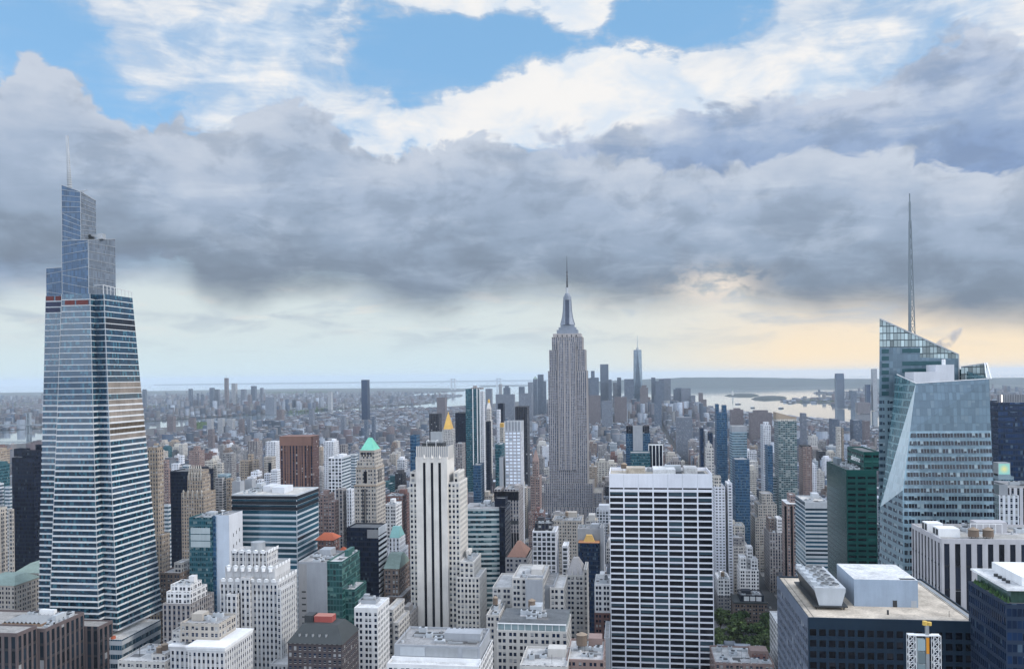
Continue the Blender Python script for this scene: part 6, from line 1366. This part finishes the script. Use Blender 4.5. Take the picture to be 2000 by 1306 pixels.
# the tapering spired tower downtown
root = thing('skyscraper', 'tapering glass downtown skyscraper with a thin spire rising over the harbour', 'skyscraper', (P(1245, 760, 5500).x, 5500, 0))
c0 = P(1246, 760, 5500); wb, wt = 9.2 * 5500 / FPX, 7.6 * 5500 / FPX; zt = P(1245, 683, 5500).z; zb = 40
base = [(c0.x - wb, 5500 - wb), (c0.x + wb, 5500 - wb), (c0.x + wb, 5500 + wb), (c0.x - wb, 5500 + wb)]; k = wt * 1.0
topp = [(c0.x, 5500 - k), (c0.x + k, 5500), (c0.x, 5500 + k), (c0.x - k, 5500)]
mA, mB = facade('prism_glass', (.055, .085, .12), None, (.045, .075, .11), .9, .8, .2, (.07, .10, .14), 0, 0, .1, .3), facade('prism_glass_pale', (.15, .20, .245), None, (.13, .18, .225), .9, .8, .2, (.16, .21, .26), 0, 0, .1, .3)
b = MB(); b.box(c0.x - wb, c0.x + wb, 5500 - wb, 5500 + wb, 0, zb, mA)
tri = []
for i in range(4):
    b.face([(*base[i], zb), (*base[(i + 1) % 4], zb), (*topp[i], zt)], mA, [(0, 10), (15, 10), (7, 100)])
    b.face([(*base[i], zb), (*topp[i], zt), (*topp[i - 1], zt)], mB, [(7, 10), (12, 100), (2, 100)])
b.face([(*p, zt) for p in topp], M_dkmetal); b.build('wall', root)
b = MB(); b.cyl(c0.x, 5500, zt, zt + 12, 9, 9, M_metal, 10); b.cyl(c0.x, 5500, zt + 12, P(1244, 655, 5500).z, 3.2, .8, M_metal, 6); b.build('spire', root)
ALL.append((root, [(c0.x - wb, c0.x + wb, 5500 - wb, 5500 + wb, zt)], 'skyscraper', 'the spired downtown tower'))
# bridges
def bridge(name, label, towers, D, vdeck, vtop, vbase, u0, u1, m, D2=None):
    root = thing(name, label, 'bridge', (P((u0 + u1) / 2, vdeck, D).x, D, 0))
    pts = [P(u, vt, D) for u, vt in towers]; zd = P(towers[0][0], vdeck, D).z; wt = D * .0016
    for p in pts:
        b = MB()
        for dx in (-1, 1): b.box(p.x + dx * wt * 1.3 - wt * .45, p.x + dx * wt * 1.3 + wt * .45, D - wt, D + wt, 0, p.z, m)
        for zz in (p.z - wt, zd + (p.z - zd) * .45): b.box(p.x - wt * 1.6, p.x + wt * 1.6, D - wt * .6, D + wt * .6, zz, zz + wt * .9, m)
        b.build('bridge_tower', root)
    xa, xb = P(u0, vdeck, D).x, P(u1, vdeck, D).x
    b = MB(); b.box(xa, xb, D - 12, D + 12, zd - 5, zd, m); b.build('deck', root)
    b = MB(); L = pts[-1].x - pts[0].x; r = D * .00018
    def sag(x):
        if pts[0].x <= x <= pts[-1].x: s = (x - pts[0].x) / L * 2 - 1; return zd + 4 + (pts[0].z - zd - 4) * s * s
        s = min(1, (pts[0].x - x if x < pts[0].x else x - pts[-1].x) / (L * .45)); return pts[0].z + (zd - pts[0].z) * s
    xs = [xa + (xb - xa) * i / 60 for i in range(61)]
    for x, y in zip(xs, xs[1:]): b.bar((x, D, sag(x)), (y, D, sag(y)), r, m)
    b.build('cable', root)
M_bridge = plain('bridge_steel', (.20, .23, .26), .6); M_bridge2 = plain('pale_bridge_steel', (.42, .47, .52), .6)
bridge('suspension_bridge', 'far suspension bridge with two pale towers spanning the narrows at the horizon', [(885, 739), (974, 738)], 17500, 753, 739, 757, 830, 1060, M_bridge2)
bridge('suspension_bridge', 'dark steel suspension bridge crossing the river at the photo edge', [(-260, 801), (56, 805)], 4000, 830, 803, 865, -420, 130, M_bridge)
# statue, fort walls, boats
root = thing('statue', 'small green statue on a stone pedestal on the harbour island', 'statue', G(1431, 773).to_tuple())
g0 = G(1431, 773); sc_ = g0.y / FPX
b = MB(); b.pyramid(g0.x - 12, g0.x + 12, g0.y - 12, g0.y + 12, 8, 58, ST['pale_stone']['wall'], 7, 7); b.build('pedestal', root)
b = MB(); b.cyl(g0.x, g0.y, 58, 92, 6.5, 4.5, M_copper2, 10); b.cyl(g0.x, g0.y, 92, 99, 2.6, 2.4, M_copper2, 8); b.bar((g0.x - 3, g0.y, 90), (g0.x - 5, g0.y, 108), 1.3, M_copper2); b.build('figure', root)
for (u, v, s, l) in ((1441, 789, 1.0, 'grey ferry out on the harbour, below the statue'), (1470, 796, .7, 'small dark boat on the harbour near the shore towers'), (1525, 797, .8, 'small boat on the harbour before the low pier'), (1544, 787.5, 1.0, 'barge lying off the low pier in the harbour')):
    p = G(u, v); root = thing('boat', l, 'boat', (p.x, p.y, 0), 'boats on the harbour')
    b = MB(); b.prism([(p.x - 22 * s, p.y - 6), (p.x + 18 * s, p.y - 6), (p.x + 26 * s, p.y), (p.x + 18 * s, p.y + 6), (p.x - 22 * s, p.y + 6)], -2.2, 5, M_dkmetal); b.build('hull', root)
    b = MB(); b.box(p.x - 16 * s, p.x + 8 * s, p.y - 4, p.y + 4, 5, 11, M_white); b.build('cabin', root)
# ------------------------------------------------------------------ the rest of the city
AVE = [-2100, -1830, -1560, -1290, -1030, -830, -690, -560, -430, -300, -160, 156, 430, 710, 990, 1270, 1550, 1830]
PARK = (-115, 137, 700, 862)
import bisect
def in_poly(x, y, poly):
    c = False; n = len(poly)
    for i in range(n):
        (x1, y1), (x2, y2) = poly[i], poly[i - 1]
        if (y1 > y) != (y2 > y) and x < (x2 - x1) * (y - y1) / (y2 - y1) + x1: c = not c
    return c
MANH = [(1300, -700), (-900, -700), (-1500, 900)] + east_shore + harbour_shore + [(1500, 400)]
BROOK = gp((-700, 850), (-60, 843), (84, 836), (300, 822), (640, 800), (800, 790), (838, 786), (868, 778), (905, 772), (870, 770), (800, 773), (812, 768), (905, 764), (915, 759), (860, 757.5), (700, 758), (560, 759), (300, 763), (-700, 775))
JERS = gp((1530, 781), (1640, 776), (1640, 770), (1600, 769), (1585, 767.5), (1700, 764), (1705, 760), (1690, 758), (1440, 759.5), (1424, 758.5), (1500, 756), (1715, 751), (2300, 742), (2600, 790), (1960, 783), (1700, 797), (1660, 795), (1616, 789.5), (1640, 786), (1560, 786), (1522, 784))
rng = random.Random(11)
FOOT = [f for e in ALL for f in e[1]]
FOOT.sort(key=lambda f: f[2])
def clash(x0, x1, y0, y1, k=1.2):
    for f in FOOT:
        if f[0] - k < x1 and f[1] + k > x0 and f[2] - k < y1 and f[3] + k > y0: return True
    return False
LOTS = []
def height(x, y):
    r = rng.random()
    if y < 1000: return rng.uniform(26, 62)
    if y < 1700: return rng.uniform(24, 60) if r < .82 else rng.uniform(60, 92)
    if y < 2600: return rng.uniform(16, 44) if r < .85 else rng.uniform(44, 75)
    if y < 4300: return rng.uniform(12, 28) if r < .9 else rng.uniform(30, 58)
    if -420 < x < 380: return rng.uniform(25, 70) if r < .7 else rng.uniform(70, 120)
    return rng.uniform(12, 35)
SKYL = [(-200, 842), (0, 842), (300, 806), (640, 792), (830, 792), (950, 772), (1060, 764), (1150, 766), (1370, 778), (1400, 803), (1480, 810), (1600, 822), (1710, 838), (2000, 872), (2300, 890)]
def skyline(u):
    for (a, va), (c, vc) in zip(SKYL, SKYL[1:]):
        if a <= u <= c: return va + (vc - va) * (u - a) / (c - a)
    return 800
for k in range(-3, 74):
    ya, yb = 640 + 80 * k + 9, 640 + 80 * k + 71
    for a, c in zip(AVE, AVE[1:]):
        xa, xb = a + 15, c - 15
        for row in ((ya, ya + 30.6), (ya + 31.2, yb)):
            x = xa
            while x < xb - 8:
                w_ = rng.uniform(12, 28) if row[0] < 2600 else rng.uniform(14, 32)
                if x + w_ > xb - 8: w_ = xb - x
                p = proj((x + w_ / 2, row[0], 30)); h = height(x, row[0]); vs = skyline(p[0]) + rng.uniform(-3, 6); q = row[0] / FPX * (vs - (735 - .0122 * (p[0] - 1000))); h = max(7, min(h, 260 - q)); x0, x1 = x, x + w_ - .4; x += w_
                if not (-120 < p[0] < 2120) or p[1] > 1420 or row[0] < 420: continue
                if not in_poly((x0 + x1) / 2, row[0], MANH) or not in_poly((x0 + x1) / 2, row[1] + 30, MANH): continue
                if PARK[0] < x1 and PARK[1] > x0 and PARK[2] < row[1] and PARK[3] > row[0]: continue
                if x1 > 100 and x0 < 150 and row[0] < 1000: pass
                dd = rng.uniform(.72, 1.0)
                y0, y1 = (row[0], row[0] + 30.6 * dd) if row[0] == ya else (row[0] + 30 * (1 - dd), row[1])
                if y0 < 2800 and clash(x0, x1, y0, y1): continue
                LOTS.append((x0, x1, y0, y1, h))
# which of them show, and how much
H_, W_ = 327, 500
zb = np.full((H_, W_), 1e9); ids = np.full((H_, W_), -1, dtype=np.int32)
def splat(x0, x1, y0, y1, z, ident):
    c = [proj((x, y, zz)) for x in (x0, x1) for y in (y0, y1) for zz in (z,)]
    f0, f1 = proj((x0, y0, z)), proj((x1, y0, z)); fb = proj(((x0 + x1) / 2, y0, 0))
    u0, u1 = f0[0], f1[0]; vt = min(q[1] for q in c); 
    a, b_ = int(max(0, min(q[0] for q in c) / 4)), int(min(W_, max(q[0] for q in c) / 4 + 1)); v0, v1 = int(max(0, vt / 4)), int(min(H_, fb[1] / 4 + 1))
    if a >= b_ or v0 >= v1: return
    s = zb[v0:v1, a:b_]; m_ = s > y0
    s[m_] = y0; ids[v0:v1, a:b_][m_] = ident
for f in FOOT: splat(*f, -2)
near = [i for i, l in enumerate(LOTS) if l[2] < 2800]
for i in near: splat(*LOTS[i], i)
cnt = np.bincount(ids[ids >= 0], minlength=len(LOTS))
chosen = [i for i in np.argsort(-cnt)[:185] if cnt[i] >= 5]
KIN = [('tan', 'tan', 'masonry block'), ('beige', 'beige', 'stone building'), ('pink_brick', 'pinkish', 'brick building'), ('red_brick', 'red', 'brick building'), ('brown', 'brown', 'brick building'), ('grey_brick', 'grey', 'brick building'),
       ('pale_stone', 'pale', 'stone building'), ('white_slab', 'white', 'apartment block'), ('cream', 'cream', 'masonry block'), ('grey_stone', 'grey', 'office block'), ('band', 'banded', 'office block'), ('teal_glass', 'teal glass', 'office block'), ('dark_pier', 'dark', 'office block'), ('white_grid', 'white gridded', 'block'), ('balcony', 'balconied', 'apartment block')]
WT = [11, 12, 6, 6, 9, 14, 11, 8, 8, 10, 5, 4, 4, 3, 5]
LM = []
for root, fs, cat, ph in ALL:
    f = fs[0]; p = proj(((f[0] + f[1]) / 2, f[2], f[4])); LM.append((p[0], p[1] + 30, f[2], ph))
LM = [l for l in LM if l[3].startswith('the ') and len(l[3].split()) <= 6]
recs = []
for i in chosen:
    x0, x1, y0, y1, h = LOTS[i]; sty, col, kind = rng.choices(KIN, WT)[0]
    ys, xs = np.nonzero(ids == i); u, v = xs.mean() * 4, ys.mean() * 4
    lm = min(LM, key=lambda l: abs(l[0] - u) + .8 * abs(l[1] - v) + (60 if l[2] > 4000 else 0)); du = u - lm[0]
    rel = ('behind' if y0 > lm[2] else 'in front of') if abs(du) < 22 else ('left of' if du < 0 else 'right of')
    size = 'tall' if h > 60 else 'low' if h < 30 else 'mid-height'
    recs.append([i, sty, f'{size} {col} {kind} {rel} {lm[3]}', u, kind])
seen = {}
for r in recs: seen.setdefault(r[2], []).append(r)
ORD = ['first', 'second', 'third', 'fourth', 'fifth', 'sixth', 'seventh', 'eighth']
for lab, l in seen.items():
    if len(l) > 1:
        l.sort(key=lambda r: LOTS[r[0]][2])
        if len(l) == 2: l[0][2] = lab + ', the nearer of two'; l[1][2] = lab + ', the farther of two'
        else:
            for q, r in enumerate(l): r[2] = lab + f', {ORD[min(q, 7)]} of {len(l)} going back'
for i, sty, lab, u, kind in recs:
    x0, x1, y0, y1, h = LOTS[i]; s = ST[sty]; nm = kind.replace(' ', '_') if kind != 'block' else 'office_block'
    root = thing(nm, lab, 'building', ((x0 + x1) / 2, (y0 + y1) / 2, 0), 'lesser buildings of the midtown blocks')
    b = MB(); wallbox(b, x0, x1, y0, y1, 0, h, s['fac'], s['bay'], s['fl']); b.build('wall', root)
    rm = rng.choice([WHITE, PALE, GREY, GREY, DARK, TANR, (.38, .37, .36)])
    roof_part(root, x0, x1, y0, y1, h, s['wall'], roofmat('roof_%.2f_%.2f_%.2f' % rm, rm))
    if rng.random() < .45 and x1 - x0 > 12:
        b = MB(); q = rng.uniform(.12, .3) * (x1 - x0); b.box(x0 + q, x1 - q, y0 + 5, y1 - 3, h - 1, h + rng.uniform(3.5, 9), s['wall']); b.build('setback_storey', root)
        clutter(root, x0, x0 + max(5.2, q), y0 + 1, y1 - 1, h - 1, 2, rng, s['wall'])
    else: clutter(root, x0 + .6, x1 - .6, y0 + .6, y1 - .6, h - 1, 4 if y0 < 1300 else 3 if y0 < 1900 else 2, rng, s['wall'])
# everything smaller: one mass of roofs and walls
def mass_mats():
    out = []
    for nm, roof in (('mass_wall', False), ('mass_roof', True)):
        m, t, b = newmat(nm); ca = t.n('ShaderNodeVertexColor', layer_name='tint')
        col = ca.outputs[0]
        if not roof:
            uv = t.n('ShaderNodeUVMap', uv_map='UVMap').outputs[0]; s = t.n('ShaderNodeSeparateXYZ'); t.put(s.inputs[0], uv)
            fu, fv = t.m('FRACT', s.outputs[0]), t.m('FRACT', s.outputs[1])
            win = t.m('MULTIPLY', t.m('LESS_THAN', t.m('ABSOLUTE', t.m('SUBTRACT', fu, .5)), .25), t.m('LESS_THAN', t.m('ABSOLUTE', t.m('SUBTRACT', fv, .5)), .27))
            col = t.mix(win, col, (.035, .045, .06, 1))
        t.put(b.inputs['Base Color'], grime(t, col, .2, .02)); b.inputs['Roughness'].default_value = .85; out.append(m)
    return out
MASSM = mass_mats()
WALLC = [(.155, .10, .095), (.18, .12, .105), (.13, .105, .105), (.21, .175, .15), (.29, .26, .225), (.18, .18, .185), (.31, .31, .315), (.46, .46, .47), (.10, .10, .115), (.07, .10, .14), (.165, .145, .15), (.22, .19, .18), (.05, .07, .095)]
ROOFC = [(.66, .66, .68), (.58, .58, .60), (.06, .065, .075), (.40, .40, .405), (.26, .26, .265), (.16, .16, .165), (.10, .10, .105), (.34, .31, .28), (.22, .20, .195), (.30, .22, .19)]
def mass(name, boxes, seed):
    rg = np.random.RandomState(seed); n = len(boxes); B = np.array([b[:5] for b in boxes]); ang = np.array([b[5] if len(b) > 5 else 0.0 for b in boxes])
    cx, cy = (B[:, 0] + B[:, 1]) / 2, (B[:, 2] + B[:, 3]) / 2; hx, hy = (B[:, 1] - B[:, 0]) / 2, (B[:, 3] - B[:, 2]) / 2; ca, sa = np.cos(ang), np.sin(ang)
    V = np.zeros((n, 8, 3))
    for k, (sx, sy) in enumerate(((-1, -1), (1, -1), (1, 1), (-1, 1))):
        V[:, k, 0] = cx + sx * hx * ca - sy * hy * sa; V[:, k, 1] = cy + sx * hx * sa + sy * hy * ca; V[:, k + 4] = V[:, k]; V[:, k + 4, 2] = B[:, 4]
    F = np.array([[0, 1, 5, 4], [1, 2, 6, 5], [2, 3, 7, 6], [3, 0, 4, 7], [4, 5, 6, 7]]); fc = (np.arange(n)[:, None, None] * 8 + F[None]).reshape(-1, 4)
    me = bpy.data.meshes.new(name); me.vertices.add(n * 8); me.vertices.foreach_set('co', V.reshape(-1)); me.loops.add(fc.size); me.loops.foreach_set('vertex_index', fc.reshape(-1))
    me.polygons.add(len(fc)); me.polygons.foreach_set('loop_start', np.arange(len(fc)) * 4)
    me.polygons.foreach_set('material_index', np.tile([0, 0, 0, 0, 1], n)); me.update(calc_edges=True)
    uv = np.zeros((n, 5, 4, 2)); bw, bd, bh = np.maximum(1, np.round(hx * 2 / 3.4)), np.maximum(1, np.round(hy * 2 / 3.4)), np.maximum(1, np.round(B[:, 4] / 3.5))
    for k in range(4):
        L = bw if k % 2 == 0 else bd; uv[:, k, 1, 0] = L; uv[:, k, 2, 0] = L; uv[:, k, 2, 1] = bh; uv[:, k, 3, 1] = bh
    me.uv_layers.new(name='UVMap').data.foreach_set('uv', uv.reshape(-1).astype(np.float32))
    wc = np.array(WALLC)[rg.randint(0, len(WALLC), n)] * rg.uniform(.5, .95, (n, 1)) * np.array([.84, .97, 1.15]); rc = np.array(ROOFC)[np.minimum(rg.randint(0, len(ROOFC), n), rg.randint(2, 40, n))] * rg.uniform(.45, .8, (n, 1)) * np.array([.87, .98, 1.12]); bright = rg.rand(n) < .07; rc[bright] = rg.uniform(.5, .7, (bright.sum(), 1))
    col = np.ones((n, 5, 4, 4), dtype=np.float32); col[:, :4, :, :3] = wc[:, None, None, :]; col[:, 4, :, :3] = rc[:, None, :]
    me.color_attributes.new('tint', 'FLOAT_COLOR', 'CORNER').data.foreach_set('color', col.reshape(-1))
    for m in MASSM: me.materials.append(m)
    o = bpy.data.objects.new(name, me); C.objects.link(o); o['kind'] = 'stuff'; return o
cs = set(chosen)
rest = [l for i, l in enumerate(LOTS) if i not in cs]
# bulkheads and upper storeys on the smaller roofs, so that the roofs do not read as bare slabs
extra = []
for (x0, x1, y0, y1, h) in rest:
    for _q in range(3 if y0 < 2600 else 1):
        if y0 > 4500 or rng.random() > .7: continue
        w_, d_ = (x1 - x0) * rng.uniform(.2, .5), (y1 - y0) * rng.uniform(.2, .5); xx, yy = rng.uniform(x0 + .5, x1 - w_ - .5), rng.uniform(y0 + .5, y1 - d_ - .5); extra.append((xx, xx + w_, yy, yy + d_, h + rng.uniform(2.2, 6)))
mass('distant_city_blocks', rest + extra, 3)
def scatter(poly, n, ymin, ymax, hs, umin, umax, w0, w1, ang, seed, tall=.03, ht=(35, 70)):
    rg = random.Random(seed); out = []; xs = [p[0] for p in poly]; ys = [p[1] for p in poly]
    tries = 0
    while len(out) < n and tries < n * 14:
        tries += 1; u = rg.uniform(umin, umax); y = ymin * (ymax / ymin) ** rg.random(); x = P(u, 760, y).x
        if not in_poly(x, y, poly): continue
        gx, gy = 36, 26; ca, sa = math.cos(ang), math.sin(ang); qx, qy = x * ca + y * sa, -x * sa + y * ca; qx, qy = round(qx / gx) * gx, round(qy / gy) * gy; x, y = qx * ca - qy * sa, qx * sa + qy * ca
        w_, d_ = rg.uniform(w0, w1), rg.uniform(10, 22); h = rg.uniform(*hs) if rg.random() > tall else rg.uniform(*ht)
        if h > hs[1]: w_, d_ = min(w_, 32), 24
        out.append((x - w_ / 2, x + w_ / 2, y - d_ / 2, y + d_ / 2, h, ang))
    return out
mass('distant_borough_blocks', scatter(BROOK, 15000, 3300, 15000, (7, 17), -60, 960, 12, 34, .5, 5) + scatter(BROOK, 350, 3400, 6500, (30, 62), -60, 900, 20, 40, .5, 6) + scatter(BROOK, 90, 6300, 7600, (45, 95), 330, 640, 24, 40, .5, 8), 6)
mass('distant_shore_blocks', scatter(JERS, 1500, 5200, 13000, (8, 22), 1430, 2080, 26, 60, -.3, 9, .05, (40, 90)), 10)
# ------------------------------------------------------------------ trees
M_leafA = land_mat('leaf_green', (.034, .066, .024), (.050, .090, .034), (.026, .05, .02), .35)
M_leafB = land_mat('leaf_olive', (.046, .076, .030), (.066, .102, .042), (.034, .06, .024), .35)
def leafy(m):
    t = NT(m.node_tree); bs = next(n for n in m.node_tree.nodes if n.type == 'BSDF_PRINCIPLED'); src = bs.inputs['Base Color'].links[0].from_socket
    k = t.lin(t.n('ShaderNodeNewGeometry').outputs['Random Per Island'], 0, 1, .45, 1.6); t.put(bs.inputs['Base Color'], t.mix(1.0, src, t.comb(k, k, t.m('MULTIPLY', k, .8)), 'MULTIPLY'))
leafy(M_leafA); leafy(M_leafB)
M_bark = plain('bark', (.10, .075, .055), .95)
def crown_mesh(seed, R_, H, n, size, m):
    rg = random.Random(seed); b = MB()
    lobes = [(rg.uniform(-.55, .55) * R_, rg.uniform(-.55, .55) * R_, rg.uniform(-.25, .4) * H, rg.uniform(.32, .58) * R_) for _ in range(9)]
    for _ in range(n):
        lx, ly, lz, lr = rg.choice(lobes); th, ph = rg.uniform(0, 2 * math.pi), math.acos(rg.uniform(-.8, 1)); rr = lr * (rg.random() ** .35)
        c = Vector((lx + rr * math.sin(ph) * math.cos(th), ly + rr * math.sin(ph) * math.sin(th), lz + rr * math.cos(ph) * .8))
        a = Vector((rg.gauss(0, 1), rg.gauss(0, 1), rg.gauss(0, 1))).normalized(); e = a.cross(Vector((rg.gauss(0, 1), rg.gauss(0, 1), rg.gauss(0, .6)))).normalized(); f = a.cross(e); s = size * rg.uniform(.6, 1.3)
        b.face([c - e * s - f * s * .5, c + e * s * .3 - f * s, c + e * s + f * s * .4, c - e * s * .2 + f * s], m)
    return b
def trunk_mb(H):
    b = MB(); b.cyl(0, 0, 0, H * .62, .42, .22, M_bark, 8)
    for k in range(5):
        a = k * 1.26; b.bar((0, 0, H * (.34 + .05 * k)), (math.cos(a) * 3, math.sin(a) * 3, H * (.62 + .04 * k)), .12, M_bark)
    return b
protos = []
for k in range(4):
    H = 17 + k; protos.append((crown_mesh(20 + k, 6.4 + .4 * k, 6.0, 900, .85, M_leafA if k % 2 else M_leafB), trunk_mb(H), H))
rt = random.Random(4); tmeshes = {}
spots = []
for gy in range(8):
    for gx in range(7):
        x, y = 28 + gx * 19 + rt.uniform(-6, 6) + (gy % 2) * 6, 706 + gy * 23 + rt.uniform(-4, 4)
        if x < 141: spots.append((x, y))
pos_words = []
for i, (x, y) in enumerate(spots):
    k = rt.randrange(4); crown, trunk, H = protos[k]
    root = thing('plane_tree', 'leafy green plane tree in the park below the brown studio building', 'tree', (x, y, .1), 'plane trees of the park')
    s = rt.uniform(.85, 1.55)
    for nm, mb, dz in (('crown', crown, H * .68), ('trunk', trunk, 0)):
        if (k, nm) not in tmeshes:
            o = mb.build(nm); tmeshes[(k, nm)] = o.data
        else:
            o = bpy.data.objects.new(nm, tmeshes[(k, nm)]); C.objects.link(o)
        o.parent = root; o.location = (0, 0, dz)
    root.scale = (s, s, s * rt.uniform(.9, 1.1)); root.rotation_euler = (0, 0, rt.uniform(0, 6.28))
def tree_mass(polys, name, seed, hgt=13):
    rg = random.Random(seed); b = MB()
    for poly, n in polys:
        pg = gp(*poly); x0, x1, y0, y1 = min(p[0] for p in pg), max(p[0] for p in pg), min(p[1] for p in pg), max(p[1] for p in pg); k = 0; t = 0
        while k < n and t < n * 8:
            t += 1; x, y = rg.uniform(x0, x1), rg.uniform(y0, y1)
            if not in_poly(x, y, pg): continue
            k += 1; r = rg.uniform(5, 9); h = hgt * rg.uniform(.7, 1.25); m = M_leafA if rg.random() < .6 else M_leafB; z0 = h * .25
            ring = [(x + r * math.cos(a) * rg.uniform(.75, 1.15), y + r * math.sin(a) * rg.uniform(.75, 1.15), z0 + rg.uniform(.2, .45) * h) for a in [q * 1.2566 for q in range(5)]]
            for q in range(5): b.face([ring[q], ring[(q + 1) % 5], (x + rg.uniform(-1, 1), y + rg.uniform(-1, 1), h)], m); b.face([ring[(q + 1) % 5], ring[q], (x, y, 0)], m)
    o = b.build(name); o['kind'] = 'stuff'; return o
tree_mass([([(425, 856), (470, 853), (547, 851), (545, 859), (470, 864), (428, 862)], 700), ([(282, 793), (345, 792), (350, 799), (285, 800)], 420), ([(384, 828), (408, 826), (410, 838), (386, 839)], 160), ([(520, 766), (640, 764), (650, 768), (525, 771)], 700),
           ([(15, 806), (45, 804), (45, 816), (15, 818)], 260), ([(660, 812), (690, 808), (700, 822), (668, 826)], 200), ([(1152, 872), (1182, 870), (1186, 882), (1152, 884)], 120), ([(800, 822), (830, 818), (832, 830), (802, 834)], 160), ([(1300, 905), (1330, 903), (1334, 909), (1302, 911)], 40), ([(1085, 925), (1060, 930), (1062, 940), (1085, 938)], 40), ([(620, 842), (660, 838), (662, 846), (622, 850)], 90), ([(880, 812), (905, 810), (906, 818), (880, 820)], 80), ([(1400, 838), (1430, 836), (1432, 842), (1402, 844)], 60), ([(1560, 870), (1600, 868), (1602, 874), (1562, 877)], 60), ([(330, 866), (370, 864), (372, 870), (332, 872)], 70), ([(440, 834), (470, 832), (468, 838), (442, 840)], 100), ([(1560, 782), (1640, 781), (1650, 785), (1560, 785)], 120), ([(-10, 790), (80, 786), (80, 792), (-10, 798)], 300), ([(560, 800), (640, 792), (645, 800), (565, 808)], 300)], 'far_treeline', 7)
# ------------------------------------------------------------------ park lawn, pavements, cars on the avenue
def slab(name, x0, x1, y0, y1, z, m):
    b = MB(); b.box(x0, x1, y0, y1, -.02, z, m); return setting(b.build(name))
slab('park_lawn', PARK[0], PARK[1] - 2, PARK[2], PARK[3], .15, M_green)
for k in range(-2, 8):
    for a, c in zip(AVE[7:14], AVE[8:15]):
        xa, xb, ya, yb = a + 11, c - 11, 640 + 80 * k + 5, 640 + 80 * k + 75
        if xa < PARK[1] and xb > PARK[0] and ya < PARK[3] and yb > PARK[2]: continue
        slab('pavement', xa, xb, ya, yb, .13, M_pave)
carb = {}
def car(col, x, y, lab, cat):
    m = plain('car_' + cat.replace(' ', '_') + '%.2f' % col[0], col, .3, 0, 0)
    root = thing('parked_car' if cat == 'car' else 'taxi', lab, cat, (x, y, 0), 'traffic on the avenue by the park')
    b = MB(); b.prism([(x - .95, y - 2.3), (x + .95, y - 2.3), (x + .95, y + 2.3), (x - .95, y + 2.3)], .3, .95, m); b.pyramid(x - .85, x + .85, y - 1.4, y + 1.5, .95, 1.5, m, .65, .9); b.build('body', root)
    b = MB(); b.pyramid(x - .87, x + .87, y - 1.5, y + 1.6, .95, 1.3, M_dkmetal, .78, 1.2); b.build('windows' if False else 'window', root)
    for sx in (-.8, .8):
        for sy in (-1.4, 1.4):
            b = MB(); b.box(x + sx - .12, x + sx + .12, y + sy - .33, y + sy + .33, 0, .66, M_slate); b.build('wheel', root)
rc_ = random.Random(3)
for i in range(22):
    x, y = 148 + (i % 4) * 4.6 + rc_.uniform(-.4, .4), 830 + (i // 4) * 34 + rc_.uniform(-12, 12)
    c = rc_.random()
    if c < .4: car((.62, .40, .04), x, y, 'yellow taxi driving on the avenue between the park and the dark office', 'taxi')
    elif c < .7: car((.03, .032, .04), x, y, 'dark car on the avenue between the park and the dark office', 'car')
    else: car((.6, .61, .62), x, y, 'pale car on the avenue between the park and the dark office', 'car')

# steam drifting off the roof plant of the crystal skyscraper
b = MB(); rs = random.Random(12)
path = [(1838, 690, 4), (1846, 676, 6.5), (1852, 662, 8.5), (1862, 650, 7), (1874, 641, 3.5)]
rings = []
for u, v, r in path:
    c = P(u, v, 575); rings.append([(c.x + r * math.cos(a) * rs.uniform(.75, 1.2), c.y + r * .8 * math.sin(a), c.z + r * .5 * math.cos(a + .8) * rs.uniform(.6, 1.2)) for a in [k * math.pi / 5 for k in range(10)]])
for r0, r1 in zip(rings, rings[1:]):
    for k in range(10): b.face([r0[k], r0[(k + 1) % 10], r1[(k + 1) % 10], r1[k]], M_white)
b.face(rings[0][::-1], M_white); b.face(rings[-1], M_white); b.mats = []
o = b.build('steam_smoke'); o['kind'] = 'stuff'
m = bpy.data.materials.new('steam'); m.use_nodes = True; t = NT(m.node_tree); m.node_tree.nodes.clear(); out = t.n('ShaderNodeOutputMaterial'); v = t.n('ShaderNodeVolumePrincipled')
v.inputs['Color'].default_value = (.55, .62, .75, 1); t.put(v.inputs['Density'], t.smooth(t.noise(t.n('ShaderNodeTexCoord').outputs['Object'], .16, 5, .6), .42, .68, 0, .16)); m.node_tree.links.new(v.outputs[0], out.inputs['Volume']); o.data.materials.append(m)
